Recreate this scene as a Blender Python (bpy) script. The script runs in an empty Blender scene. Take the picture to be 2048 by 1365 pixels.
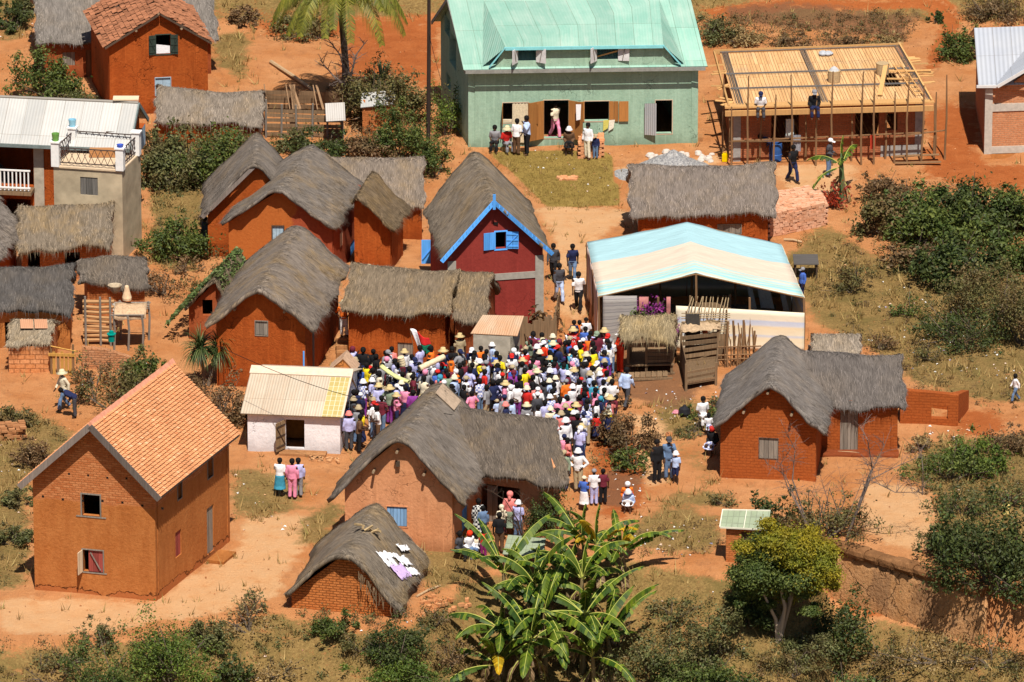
import bpy, bmesh, math, random
import numpy as np
from mathutils import Vector, Matrix, noise as mnoise
C = bpy.context.scene.collection
R = math.radians
PI = math.pi
rng = np.random.default_rng(7)
rnd = random.Random(11)
V = Vector
# ------------------------------------------------------------------ camera
PITCH, DIST, FPX = R(19.0), 320.0, 15520.0
CAM = V((0, -DIST*math.cos(PITCH), DIST*math.sin(PITCH)))
FWD = V((0, math.cos(PITCH), -math.sin(PITCH)))
UPV = V((0, math.sin(PITCH), math.cos(PITCH)))
RIG = V((1, 0, 0))
cd = bpy.data.cameras.new('camera'); cam = bpy.data.objects.new('camera', cd); C.objects.link(cam)
cam.location = CAM; cam.rotation_euler = (R(90)-PITCH, 0, 0)
cd.sensor_width = 36; cd.lens = FPX/2048*36; cd.clip_start = 1; cd.clip_end = 3000
bpy.context.scene.camera = cam

def ray(px, py):
    return (FWD + RIG*((px-1024)/FPX) + UPV*((682.5-py)/FPX)).normalized()
def at(px, py, z=0.0):
    d = ray(px, py); return CAM + d*((z-CAM.z)/d.z)
def on_plane(px, py, o, n):
    d = ray(px, py); return CAM + d*((o-CAM).dot(n)/d.dot(n))

# ------------------------------------------------------------------ terrain
def sstep(a, b, x):
    t = np.clip((x-a)/(b-a), 0, 1); return t*t*(3-2*t)
EDGE_PX = [(-900,1285),(0,1278),(200,1272),(330,1258),(450,1225),(560,1212),(700,1238),(800,1248),(880,1190),(960,1130),(1040,1120),(1150,1105),(1250,1098),(1350,1120),(1440,1140),(1560,1120),(1640,1085),(1655,1082),(1760,1112),(1860,1140),(1960,1172),(2060,1195),(2200,1215),(3000,1260)]
_e = [at(*p) for p in EDGE_PX]
EX = np.array([p.x for p in _e]); EY = np.array([p.y for p in _e])
WX0, WX1 = at(1655,1082).x, at(1985,1178).x
HILLY = at(1024, 70).y
def smooth_noise(x, y, s, k=0):
    return (np.sin(x*s*1.3+k+1.7*np.sin(y*s*.7+k*2))+np.sin(y*s*1.1-k*1.3+1.3*np.sin(x*s*.9+k)))*.5
def terrain(x, y):
    x = np.asarray(x, float); y = np.asarray(y, float)
    d = np.interp(x, EX, EY)-y
    jump = 2.1*sstep(WX0-1.2, WX0+.3, x)*(1-sstep(WX1+2, WX1+8, x))
    z = -jump*sstep(-.12, 0.10, d)
    dd = np.maximum(d, 0)
    slope = .50-.12*sstep(8, 16, x)
    z = z-slope*np.where(dd < 1.2, dd*dd/2.4, dd-.6)*np.where(dd > 25, 25/np.maximum(dd, 25), 1)
    z = z+.22*smooth_noise(x, y, 1.1, 2.)*sstep(0.5, 3, d)
    h = np.maximum(y-HILLY, 0)
    z = z+.30*np.where(h < 4, h*h/8, h-2)*np.where(h > 90, 90/np.maximum(h, 90), 1)
    z = z+.25*smooth_noise(x, y, .5, 5.)*sstep(2, 10, h)
    z = z+.035*smooth_noise(x, y, .9, .3)+.02*smooth_noise(x, y, 2.6, 1.)
    return z
def tz(x, y): return float(terrain(x, y))
def g(px, py):
    """point of the ground seen at a pixel of the photograph"""
    d = ray(px, py); t = (30-CAM.z)/d.z
    for i in range(4000):
        p = CAM+d*t
        if p.z <= tz(p.x, p.y): break
        t += max(.02, (p.z-tz(p.x, p.y))*.6)
    return V((p.x, p.y, tz(p.x, p.y)))

# ------------------------------------------------------------------ mesh builder
class MB:
    def __init__(s): s.v = []; s.f = []; s.uv = []
    def add(s, vs, fs, uvs=None):
        b = len(s.v); s.v += [tuple(v) for v in vs]
        for k, f in enumerate(fs):
            s.f.append([i+b for i in f])
            s.uv.append([uvs[i] for i in f] if uvs is not None else None)
    def quad(s, a, b, c, d, uv=None):
        s.add([a, b, c, d], [(0, 1, 2, 3)], uv)
    def box(s, c, sx, sy, sz, M=None, rz=0):
        """c: centre of the base"""
        vs = [V((x*sx/2, y*sy/2, z*sz)) for z in (0, 1) for y in (-1, 1) for x in (-1, 1)]
        if rz: M = Matrix.Rotation(rz, 3, 'Z')
        vs = [(M @ v if M else v)+V(c) for v in vs]
        s.hexa(vs)
    def hexa(s, vs):
        F = [(0,2,3,1),(4,5,7,6),(0,1,5,4),(2,6,7,3),(0,4,6,2),(1,3,7,5)]
        vs = [V(v) for v in vs]
        ux = (vs[1]-vs[0]).length; uy = (vs[2]-vs[0]).length; uz = (vs[4]-vs[0]).length
        dims = [(uy, ux), (ux, uy), (ux, uz), (uz, ux), (uz, uy), (uy, uz)]
        for f, (a, b) in zip(F, dims):
            s.add([vs[i] for i in f], [(0, 1, 2, 3)], [(0, 0), (a, 0), (a, b), (0, b)])
    def bar(s, p, q, w, h=None, up=V((0, 0, 1))):
        """rectangular bar from p to q"""
        p, q = V(p), V(q); h = h or w; d = (q-p).normalized()
        if abs(d.dot(up)) > .97: up = V((0, 1, 0))
        a = d.cross(up).normalized(); b = a.cross(d)
        vs = [p+a*(i*w/2)+b*(j*h/2) if k == 0 else q+a*(i*w/2)+b*(j*h/2) for k in (0, 1) for j in (-1, 1) for i in (-1, 1)]
        s.hexa(vs)
    def tube(s, pts, rad, n=7, cap=True):
        pts = [V(p) for p in pts]; m = len(pts)
        if not hasattr(rad, '__len__'): rad = [rad]*m
        rings = []; up = V((.13, .2, 1)).normalized()
        for i, p in enumerate(pts):
            d = (pts[min(i+1, m-1)]-pts[max(i-1, 0)]).normalized()
            if abs(d.dot(up)) > .95: up = V((1, .2, .1)).normalized()
            a = d.cross(up).normalized(); b = a.cross(d)
            rings += [p+(a*math.cos(2*PI*k/n)+b*math.sin(2*PI*k/n))*rad[i] for k in range(n)]
        fs = [(i*n+k, i*n+(k+1) % n, (i+1)*n+(k+1) % n, (i+1)*n+k) for i in range(m-1) for k in range(n)]
        if cap: fs += [tuple(range(n))[::-1], tuple(range((m-1)*n, m*n))]
        s.add(rings, fs)
    def lathe(s, c, prof, n=14, M=None):
        """prof: list of (r, z)"""
        vs = []
        for r, z in prof:
            for k in range(n):
                v = V((r*math.cos(2*PI*k/n), r*math.sin(2*PI*k/n), z)); vs.append((M @ v if M else v)+V(c))
        m = len(prof)
        fs = [(i*n+k, i*n+(k+1) % n, (i+1)*n+(k+1) % n, (i+1)*n+k) for i in range(m-1) for k in range(n)]
        if prof[-1][0] > 1e-4: fs.append(tuple(range((m-1)*n, m*n)))
        if prof[0][0] > 1e-4: fs.append(tuple(range(n))[::-1])
        s.add(vs, fs)
    def arr(s, P, n):
        """numpy polygons: P of shape (k, n, 3)"""
        b = len(s.v); k = P.shape[0]
        s.v += [tuple(p) for p in P.reshape(-1, 3).tolist()]
        for i in range(k): s.f.append(list(range(b+i*n, b+i*n+n))); s.uv.append(None)
    def mesh(s, name, off=V((0, 0, 0)), smooth=False):
        me = bpy.data.meshes.new(name)
        o = tuple(off)
        me.from_pydata([(x-o[0], y-o[1], z-o[2]) for x, y, z in s.v], [], s.f)
        if any(u is not None for u in s.uv):
            L = me.uv_layers.new(name='UVMap'); i = 0
            flat = np.zeros((len(me.loops), 2), np.float32)
            for f, u in zip(s.f, s.uv):
                n = len(f)
                if u is not None: flat[i:i+n] = u
                i += n
            L.data.foreach_set('uv', flat.ravel())
        if smooth: me.polygons.foreach_set('use_smooth', [True]*len(me.polygons))
        me.update(); return me
    def build(s, name, mat, parent=None, smooth=False):
        """link as one mesh object, coordinates given in world space"""
        off = parent['_w'] if parent is not None else V((0, 0, 0))
        off = V(off)
        me = s.mesh(name, off, smooth); me.materials.append(mat)
        o = bpy.data.objects.new(name, me); C.objects.link(o)
        if parent is not None:
            o.parent = parent; o['_w'] = tuple(off)
        else: o['_w'] = (0, 0, 0)
        return o
    def thing(s, name, mat, label, cat, group=None, loc=None, smooth=False):
        """a whole thing that is one mesh"""
        xs = np.array(s.v)
        if loc is None: loc = V((*( (xs.min(0)+xs.max(0))/2)[:2], xs[:, 2].min()))
        me = s.mesh(name, loc, smooth); me.materials.append(mat)
        o = bpy.data.objects.new(name, me); C.objects.link(o); o.location = loc
        o['_w'] = tuple(loc); tag(o, label, cat, group); return o
def tag(o, label=None, cat=None, group=None, kind=None):
    if label: o['label'] = label
    if cat: o['category'] = cat
    if group: o['group'] = group
    if kind: o['kind'] = kind
    return o
def empty(name, loc, label, cat, group=None):
    o = bpy.data.objects.new(name, None); C.objects.link(o); o.location = loc
    o.empty_display_size = .3; o['_w'] = tuple(loc); return tag(o, label, cat, group)
def copy_tree(o, parent=None):
    c = o.copy(); C.objects.link(c)
    if parent is not None: c.parent = parent
    for ch in list(o.children): copy_tree(ch, c)
    return c
def copy_thing(o, loc, rz=0, sc=1, label=None, group=None):
    c = copy_tree(o); c.location = loc; c.rotation_euler = (0, 0, rz)
    c.scale = (sc, sc, sc) if not hasattr(sc, '__len__') else sc
    if label: c['label'] = label
    if group: c['group'] = group
    return c

# ------------------------------------------------------------------ materials
class NT:
    def __init__(s, name):
        s.m = bpy.data.materials.new(name); s.m.use_nodes = True; s.t = s.m.node_tree; s.n = s.t.nodes
        s.b = s.n['Principled BSDF']; s.b.inputs['Specular IOR Level'].default_value = .15
        s.b.inputs['Roughness'].default_value = .85
    def node(s, typ, **kw):
        n = s.n.new(typ)
        for k, v in kw.items():
            if k in n.inputs: n.inputs[k].default_value = v
            else: setattr(n, k, v)
        return n
    def link(s, a, b): s.t.links.new(a, b)
    def coords(s, kind='Object', scale=(1, 1, 1), rot=(0, 0, 0)):
        if kind == 'UV': c = s.node('ShaderNodeUVMap').outputs[0]
        elif kind == 'World': c = s.node('ShaderNodeNewGeometry').outputs['Position']
        else: c = s.node('ShaderNodeTexCoord').outputs[kind]
        m = s.node('ShaderNodeMapping'); m.inputs['Scale'].default_value = scale; m.inputs['Rotation'].default_value = rot
        s.link(c, m.inputs[0]); return m.outputs[0]
    def noise(s, vec, scale=4, detail=4, rough=.6):
        n = s.node('ShaderNodeTexNoise'); n.inputs['Scale'].default_value = scale; n.inputs['Detail'].default_value = detail
        n.inputs['Roughness'].default_value = rough; s.link(vec, n.inputs['Vector']); return n.outputs['Fac']
    def ramp(s, fac, stops):
        r = s.node('ShaderNodeValToRGB'); e = r.color_ramp.elements
        while len(e) < len(stops): e.new(.5)
        for k, (p, c) in enumerate(stops):
            e[k].position = p; e[k].color = (*c, 1) if hasattr(c, '__len__') else (c, c, c, 1)
        s.link(fac, r.inputs[0]); return r.outputs[0]
    def mix(s, fac, a, b, mode='MIX'):
        m = s.node('ShaderNodeMix'); m.data_type = 'RGBA'; m.blend_type = mode
        for x, i in ((fac, 0), (a, 6), (b, 7)):
            if isinstance(x, bpy.types.NodeSocket): s.link(x, m.inputs[i])
            elif i == 0: m.inputs[0].default_value = x
            else: m.inputs[i].default_value = (*x, 1)
        return m.outputs[2]
    def math(s, op, a, b=0.0):
        m = s.node('ShaderNodeMath'); m.operation = op
        for k, x in enumerate((a, b)):
            if isinstance(x, bpy.types.NodeSocket): s.link(x, m.inputs[k])
            else: m.inputs[k].default_value = x
        return m.outputs[0]
    def island(s): return s.node('ShaderNodeNewGeometry').outputs['Random Per Island']
    def bump(s, h, strength=.4, dist=.05):
        b = s.node('ShaderNodeBump'); b.inputs['Strength'].default_value = strength; b.inputs['Distance'].default_value = dist
        s.link(h, b.inputs['Height']); s.link(b.outputs[0], s.b.inputs['Normal'])
    def color(s, c):
        if isinstance(c, bpy.types.NodeSocket): s.link(c, s.b.inputs['Base Color'])
        else: s.b.inputs['Base Color'].default_value = (*c, 1)
    def rough(s, r): s.b.inputs['Roughness'].default_value = r; return s
_mc = {}
def memo(fn):
    def w(*a, **k):
        key = (fn.__name__, a, tuple(sorted(k.items())))
        if key not in _mc: _mc[key] = fn(*a, **k)
        return _mc[key]
    return w
def mul(c, k): return tuple(min(1, x*k) for x in c)
@memo
def m_flat(name, c, var=.25, scale=6, rough=.8, bump=0.):
    n = NT(name); v = n.coords('Object'); f = n.noise(v, scale, 5)
    n.color(n.ramp(f, [(.3, mul(c, 1-var)), (.7, mul(c, 1+var))])); n.rough(rough)
    if bump: n.bump(f, bump, .04)
    return n.m
@memo
def m_mud(name, c, c2, stain=.5, bump=.35):
    """hand smeared earth plaster with stains, cracks and worn patches"""
    n = NT(name); w = n.coords('World')
    big = n.noise(w, .8, 5, .65); st = n.noise(n.coords('World', (2.4, 2.4, .35)), 1.2, 4); fine = n.noise(w, 9, 6, .7)
    col = n.mix(n.ramp(big, [(.38, 0.), (.66, 1.)]), c, c2)
    col = n.mix(n.ramp(st, [(.45, 0.), (.75, stain)]), col, mul(c, .62))
    col = n.mix(.35, col, n.ramp(fine, [(.25, mul(c, .6)), (.75, mul(c2, 1.25))]))
    vo = n.node('ShaderNodeTexVoronoi'); vo.feature = 'DISTANCE_TO_EDGE'; vo.inputs['Scale'].default_value = 1.1
    dis = n.node('ShaderNodeVectorMath'); dis.operation = 'ADD'
    nz = n.node('ShaderNodeTexNoise'); nz.inputs['Scale'].default_value = 2.5; n.link(w, nz.inputs['Vector'])
    n.link(w, dis.inputs[0]); n.link(nz.outputs['Color'], dis.inputs[1]); n.link(dis.outputs[0], vo.inputs['Vector'])
    gate = n.ramp(n.noise(w, .55, 2), [(.5, 0.), (.6, 1.)])
    crack = n.math('MULTIPLY', n.ramp(vo.outputs['Distance'], [(.0, .8), (.022, 0.)]), gate)
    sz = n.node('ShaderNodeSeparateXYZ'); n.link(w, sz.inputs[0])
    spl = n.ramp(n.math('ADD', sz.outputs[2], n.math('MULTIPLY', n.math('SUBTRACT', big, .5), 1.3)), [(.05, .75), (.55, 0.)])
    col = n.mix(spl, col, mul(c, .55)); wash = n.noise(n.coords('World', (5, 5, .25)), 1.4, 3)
    col = n.mix(n.ramp(wash, [(.56, 0.), (.74, stain*.7)]), col, mul(c2, 1.35))
    col = n.mix(crack, col, mul(c, .3)); n.color(col)
    n.bump(n.math('ADD', n.math('ADD', fine, n.math('MULTIPLY', big, 1.4)), n.math('MULTIPLY', crack, -1.)), bump, .07); n.rough(.92)
    return n.m
@memo
def m_brick(name, c1, c2, mortar, bw=.24, bh=.085, ms=.012, bump=.7, grime=.4):
    n = NT(name); uv = n.coords('UV'); w = n.coords('World')
    b = n.node('ShaderNodeTexBrick'); n.link(uv, b.inputs['Vector'])
    b.inputs['Scale'].default_value = 1; b.inputs['Brick Width'].default_value = bw; b.inputs['Row Height'].default_value = bh
    b.inputs['Mortar Size'].default_value = ms; b.inputs['Mortar Smooth'].default_value = .3; b.inputs['Bias'].default_value = 0
    b.inputs['Color1'].default_value = (*c1, 1); b.inputs['Color2'].default_value = (*c2, 1); b.inputs['Mortar'].default_value = (*mortar, 1)
    f = n.noise(w, 1.6, 6, .7); f2 = n.noise(w, 14, 3)
    col = n.mix(n.ramp(f, [(.42, 0.), (.72, grime)]), b.outputs['Color'], mul(mortar, .55))
    col = n.mix(.35, col, n.ramp(f2, [(.3, mul(c1, .55)), (.7, mul(c2, 1.3))])); n.color(col)
    n.bump(n.math('ADD', n.math('MULTIPLY', b.outputs['Fac'], -1.), n.math('MULTIPLY', f2, .4)), bump, .03); n.rough(.9)
    return n.m
@memo
def m_thatch(name, c, tan, amt=.5):
    """roof of weathered grass; u runs along the ridge, v down the slope"""
    n = NT(name); uv = n.coords('UV'); w = n.coords('World')
    st = n.noise(n.coords('UV', (26, 2.2, 1)), 1, 5, .7); st2 = n.noise(n.coords('UV', (60, 5, 1)), 1, 3, .6)
    pat = n.noise(n.coords('World', (1, 1, .6)), .75, 5, .7); cl = n.noise(n.coords('UV', (4, 1.6, 1)), 1, 4, .6)
    col = n.mix(n.ramp(pat, [(.47, 0.), (.70, amt)]), c, tan)
    col = n.mix(n.ramp(cl, [(.36, .55), (.58, 0.)]), col, mul(c, .55))
    col = n.mix(.75, col, n.ramp(st, [(.25, .28), (.5, .95), (.78, 1.75)]), 'MULTIPLY')
    rd = n.island(); col = n.mix(.5, col, n.ramp(rd, [(0., .55), (1., 1.5)]), 'MULTIPLY'); n.color(col)
    n.bump(n.math('ADD', n.math('ADD', st, n.math('MULTIPLY', st2, .6)), n.math('MULTIPLY', cl, 1.3)), .6, .06); n.rough(.95)
    return n.m
@memo
def m_straw(name, c, tan, amt=.5, rz=0.):
    n = NT(name); w = n.coords('World'); pat = n.noise(n.coords('World', (1, 1, .6)), .75, 5, .7)
    col = n.mix(n.ramp(pat, [(.47, 0.), (.70, amt)]), c, tan)
    col = n.mix(1., col, n.ramp(n.island(), [(0., .45), (.6, 1.), (1., 1.75)]), 'MULTIPLY'); n.color(col); n.rough(.9)
    return n.m
@memo
def m_sheet(name, c, c2, pitch=.09, rust=.4, rustc=(.36, .15, .06), rough=.55, wave=.55):
    """corrugated roofing, u across the sheets, v down the slope"""
    n = NT(name); uv = n.coords('UV'); w = n.coords('World')
    wv = n.node('ShaderNodeTexWave'); wv.wave_type = 'BANDS'; wv.bands_direction = 'X'; wv.inputs['Scale'].default_value = 1/(pitch*3.18)
    n.link(uv, wv.inputs['Vector'])
    pat = n.noise(n.coords('UV', (3.5, .4, 1)), 1, 5, .7); p2 = n.noise(w, .9, 4)
    bk = n.node('ShaderNodeTexBrick'); n.link(uv, bk.inputs['Vector']); bk.inputs['Scale'].default_value = 1
    bk.inputs['Brick Width'].default_value = .82; bk.inputs['Row Height'].default_value = 2.05; bk.offset = 0
    bk.inputs['Mortar Size'].default_value = .01; bk.inputs['Color1'].default_value = (.82, .82, .82, 1); bk.inputs['Color2'].default_value = (1.05, 1.05, 1.05, 1); bk.inputs['Mortar'].default_value = (.55, .5, .45, 1)
    col = n.mix(n.ramp(p2, [(.35, 0.), (.7, 1.)]), c, c2)
    col = n.mix(1., col, bk.outputs['Color'], 'MULTIPLY')
    col = n.mix(n.ramp(pat, [(.5, 0.), (.78, rust)]), col, rustc)
    col = n.mix(wave, col, n.ramp(wv.outputs['Fac'], [(0., .68), (.6, 1.05)]), 'MULTIPLY'); n.color(col)
    n.bump(wv.outputs['Fac'], .2+wave, .03); n.rough(rough); n.b.inputs['Specular IOR Level'].default_value = .3
    return n.m
@memo
def m_wood(name, c, var=.4, ax='Z', rough=.8):
    n = NT(name); sc = {'X': (1.2, 18, 18), 'Y': (18, 1.2, 18), 'Z': (18, 18, 1.2)}[ax]
    f = n.noise(n.coords('Object', sc), 1, 5, .65); rd = n.island()
    col = n.mix(1., n.ramp(f, [(.25, mul(c, 1-var)), (.75, mul(c, 1+var))]), n.ramp(rd, [(0., .7), (1., 1.25)]), 'MULTIPLY')
    n.color(col); n.bump(f, .35, .02); n.rough(rough); return n.m
@memo
def m_leaf(name, c, c2, c3=None, trans=.25):
    n = NT(name); w = n.coords('World'); rd = n.island()
    pat = n.noise(w, .9, 3)
    col = n.ramp(rd, [(0., mul(c, .55)), (.5, c), (1., c2)])
    if c3: col = n.mix(n.ramp(pat, [(.45, 0.), (.68, .9)]), col, c3)
    n.color(col); n.rough(.55); n.b.inputs['Specular IOR Level'].default_value = .3
    tr = n.node('ShaderNodeBsdfTranslucent'); n.link(col, tr.inputs['Color'])
    mx = n.node('ShaderNodeMixShader'); mx.inputs[0].default_value = trans
    n.link(n.b.outputs[0], mx.inputs[1]); n.link(tr.outputs[0], mx.inputs[2])
    n.link(mx.outputs[0], n.n['Material Output'].inputs['Surface']); return n.m
@memo
def m_cloth(name, c, var=.14, stripe=None):
    n = NT(name); f = n.noise(n.coords('Object'), 11, 4)
    col = n.ramp(f, [(.3, mul(c, 1-var)), (.7, mul(c, 1+var))])
    if stripe:
        ck = n.node('ShaderNodeTexChecker'); ck.inputs['Scale'].default_value = 11; n.link(n.coords('Object'), ck.inputs['Vector'])
        col = n.mix(ck.outputs['Fac'], col, stripe)
    n.color(col); n.bump(f, .5, .03); n.rough(.9); return n.m
WOOD = m_wood('weathered_wood', (.20, .13, .075))
WOODG = m_wood('grey_wood', (.20, .175, .15))
WOODY = m_wood('raw_pine_boards', (.58, .33, .13), .2)
WOODD = m_wood('dark_wood', (.075, .05, .035))
STICK = m_wood('pole_wood', (.21, .12, .06))
DARK = m_flat('dark_interior', (.012, .01, .009), .1)
# ------------------------------------------------------------------ world, sun
SUN_EL, SUN_AZ = R(61), R(9)          # azimuth measured from the viewer's side towards the right
w = bpy.data.worlds.new('World'); bpy.context.scene.world = w; w.use_nodes = True
sky = w.node_tree.nodes.new('ShaderNodeTexSky'); sky.sky_type = 'NISHITA'; sky.sun_disc = False
S = V((math.cos(SUN_EL)*math.sin(SUN_AZ), -math.cos(SUN_EL)*math.cos(SUN_AZ), math.sin(SUN_EL)))
sky.sun_elevation = SUN_EL; sky.sun_rotation = math.atan2(S.x, S.y)
w.node_tree.links.new(sky.outputs[0], w.node_tree.nodes['Background'].inputs[0])
w.node_tree.nodes['Background'].inputs[1].default_value = .05
sd = bpy.data.lights.new('sun', 'SUN'); sd.energy = 5.0; sd.angle = R(.5); sd.color = (1, .93, .82)
so = bpy.data.objects.new('sun', sd); C.objects.link(so); so.location = (40, -150, 200)
so.rotation_euler = S.to_track_quat('Z', 'Y').to_euler()
sc = bpy.context.scene
sc.view_settings.view_transform = 'Standard'; sc.view_settings.look = 'None'; sc.view_settings.exposure = .34; sc.view_settings.gamma = 1
sc.cycles.max_bounces = 6; sc.cycles.transparent_max_bounces = 4

# ------------------------------------------------------------------ ground sheet
def axis(lo, hi, fine, far):
    a = np.arange(lo, hi+1e-6, fine); k = np.array([2, 5, 9, 15, 25, 45, 80, 140, 220, 330, 480])
    return np.concatenate([lo-k[::-1][k[::-1] < far], a, hi+k[k < far]])
gx = axis(-32, 36, .23, 500); gy = axis(-52, 62, .25, 600)
GX, GY = np.meshgrid(gx, gy); GZ = terrain(GX, GY)
def wpoly(px): return np.array([(p.x, p.y) for p in (g(*q) for q in px)])
def inpoly(P, x, y):
    c = np.zeros(x.shape, bool); n = len(P)
    for i in range(n):
        x1, y1 = P[i]; x2, y2 = P[(i+1) % n]
        if y1 == y2: continue
        c ^= ((y1 > y) != (y2 > y)) & (x < (x2-x1)*(y-y1)/(y2-y1)+x1)
    return c
def blur(m, k):
    m = m.astype(float)
    for _ in range(k):
        m[1:-1, 1:-1] = (m[1:-1, 1:-1]*2+m[:-2, 1:-1]+m[2:, 1:-1]+m[1:-1, :-2]+m[1:-1, 2:])/6
    return m
def field(polys, k=12):
    m = np.zeros(GX.shape, bool)
    for p in polys: m |= inpoly(p, GX, GY)
    return blur(m, k)
LAWN = [wpoly([(978,303),(1218,302),(1242,412),(1095,416),(1060,380)])]
GRASS = [wpoly(p) for p in (
    [(1560,520),(1650,440),(1760,520),(2600,640),(2600,850),(1945,800),(1830,770),(1730,690),(1620,640)],
    [(466,930),(560,950),(615,960),(590,1028),(500,1040),(466,1036)], [(640,1005),(700,1005),(660,1090),(600,1100),(585,1070)],
    [(-500,760),(90,830),(165,880),(60,960),(60,1180),(-500,1180)], [(1310,985),(1460,985),(1485,1015),(1330,1012)],
    [(1330,1015),(1450,1035),(1440,1110),(1270,1095),(1240,1060)], [(1290,820),(1400,790),(1430,850),(1360,890),(1330,860)],
    [(1790,940),(1860,880),(2600,840),(2600,1170),(1960,1150),(1880,1070),(1880,1000)],
    [(300,270),(420,270),(420,420),(380,560),(300,520)], [(420,70),(500,60),(500,180),(430,130)],
    [(0,30),(60,20),(60,70),(0,90)], [(1330,860),(1360,860),(1440,960),(1420,985)], [(840,1090),(960,1060),(1000,1130),(880,1190),(830,1150)])]
RED = [wpoly(p) for p in (
    [(680,40),(880,30),(880,190),(800,150),(690,160)], [(1850,215),(1960,205),(1960,330),(2060,330),(2060,390),(1850,360)],
    [(1650,1085),(1760,1110),(1770,1240),(1690,1230)], [(1870,830),(1960,810),(2030,860),(1950,880)],
    [(1180,880),(1290,870),(1300,1000),(1220,1060),(1180,960)], [(480,0),(700,0),(680,60),(600,90),(520,60)],
    [(1860,0),(1900,0),(1910,60),(1890,130),(1850,140),(1880,70)])]
PALE = [wpoly(p) for p in (
    [(1540,330),(1720,330),(1700,385),(1590,400)], [(1230,335),(1440,310),(1440,330),(1260,360),(1235,352)],
    [(0,1195),(300,1205),(470,1100),(480,1040),(600,1020),(650,1060),(570,1140),(560,1190),(420,1230),(200,1268),(0,1268)], [(1070,415),(1250,415),(1260,440),(1200,470),(1170,640),(1120,640),(1110,480)], [(1260,830),(1370,830),(1330,960),(1290,990)], [(1720,960),(1860,980),(1880,1080),(1830,1110),(1720,1060)])]
PATHS = [wpoly(p) for p in ([(1850,0),(1890,0),(1925,45),(1895,85),(1880,140),(1850,140),(1870,80),(1890,45)], [(1400,20),(1560,0),(1860,0),(1880,20),(1600,14),(1440,34)])]
hill = sstep(.3, 3, GY-HILLY); bank = sstep(.1, 1.2, np.interp(GX, EX, EY)-GY)
mg = np.maximum.reduce([field(GRASS), bank*.85, hill*.8, .10+0*GX])
mr = np.maximum(field(RED), .75*hill); ml = field(LAWN, 2); mp = field(PALE, 4); pt = field(PATHS, 2)
mr = np.maximum(mr, pt); mg = mg*(1-field([RED[0], RED[1], RED[2], RED[6]], 4))*(1-pt)
mbn = field([wpoly([(1440,12),(1600,4),(1850,30),(1800,78),(1620,60),(1470,48)]), wpoly([(1240,590),(1420,760),(1350,830),(1230,790)]), wpoly([(1200,940),(1290,950),(1260,1020),(1190,1010)])], 6)
wall_foot = field([RED[2]], 4); mr = np.maximum(mr, wall_foot)
ny, nx = GX.shape
me = bpy.data.meshes.new('ground')
idx = np.arange(ny*nx).reshape(ny, nx)
q = np.stack([idx[:-1, :-1], idx[:-1, 1:], idx[1:, 1:], idx[1:, :-1]], -1).reshape(-1, 4)
me.from_pydata(np.stack([GX, GY, GZ], -1).reshape(-1, 3).tolist(), [], q.tolist())
ca = me.color_attributes.new('cover', 'FLOAT_COLOR', 'POINT')
ca.data.foreach_set('color', np.stack([mg, mr, ml, np.ones_like(mg)], -1).astype(np.float32).ravel())
cb = me.color_attributes.new('dust', 'FLOAT_COLOR', 'POINT')
cb.data.foreach_set('color', np.stack([mp, mbn, mp, np.ones_like(mg)], -1).astype(np.float32).ravel())
me.polygons.foreach_set('use_smooth', [True]*len(me.polygons))
n = NT('dry_red_earth'); wv = n.coords('World')
a = n.node('ShaderNodeVertexColor', layer_name='cover'); sp = n.node('ShaderNodeSeparateColor'); n.link(a.outputs[0], sp.inputs[0])
a2 = n.node('ShaderNodeVertexColor', layer_name='dust'); sp2 = n.node('ShaderNodeSeparateColor'); n.link(a2.outputs[0], sp2.inputs[0])
big = n.noise(wv, .35, 6, .65); mid = n.noise(wv, 1.1, 8, .75); fine = n.noise(wv, 9, 6, .75); grit = n.noise(wv, 30, 3)
dirt = n.mix(n.ramp(big, [(.35, 0.), (.65, 1.)]), (.47, .185, .062), (.57, .27, .115))
dirt = n.mix(n.ramp(mid, [(.5, 0.), (.72, .6)]), dirt, (.36, .125, .042))
ruts = n.noise(n.coords('World', (.9, .35, 1), (0, 0, .5)), 2.2, 6, .75)
dirt = n.mix(n.ramp(ruts, [(.53, 0.), (.66, .5)]), dirt, (.30, .13, .055))
red = n.mix(n.ramp(mid, [(.35, 0.), (.65, 1.)]), (.33, .085, .020), (.44, .135, .038))
dry = n.mix(n.ramp(fine, [(.35, 0.), (.65, 1.)]), (.17, .10, .034), (.36, .235, .085))
dry = n.mix(n.ramp(n.noise(wv, .6, 5, .7), [(.45, 0.), (.65, .6)]), dry, (.13, .105, .030))
lawn = n.mix(n.ramp(n.math('ADD', n.math('MULTIPLY', mid, .6), n.math('MULTIPLY', fine, .4)), [(.35, 0.), (.62, 1.)]), (.19, .135, .030), (.36, .245, .068))
pale = n.mix(n.ramp(mid, [(.35, 0.), (.65, 1.)]), (.60, .32, .145), (.62, .37, .19))
def gate(m, nz, lo, hi):
    return n.ramp(n.math('ADD', m, n.math('MULTIPLY', n.math('SUBTRACT', nz, .5), 2.6)), [(lo, 0.), (hi, 1.)])
col = n.mix(gate(sp.outputs[1], mid, .35, .7), dirt, red)
col = n.mix(gate(sp2.outputs[0], mid, .3, .8), col, pale)
brk = n.math('ADD', n.math('MULTIPLY', mid, .65), n.math('MULTIPLY', fine, .35))
col = n.mix(gate(sp.outputs[0], brk, .42, .72), col, dry)
col = n.mix(n.math('MULTIPLY', gate(sp2.outputs[1], mid, .35, .8), .75), col, (.17, .085, .045))
col = n.mix(n.ramp(sp.outputs[2], [(.4, 0.), (.6, 1.)]), col, lawn)
col = n.mix(n.math('SUBTRACT', .5, n.math('MULTIPLY', sp2.outputs[0], .38)), col, n.ramp(grit, [(.25, .55), (.75, 1.35)]), 'MULTIPLY')
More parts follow.
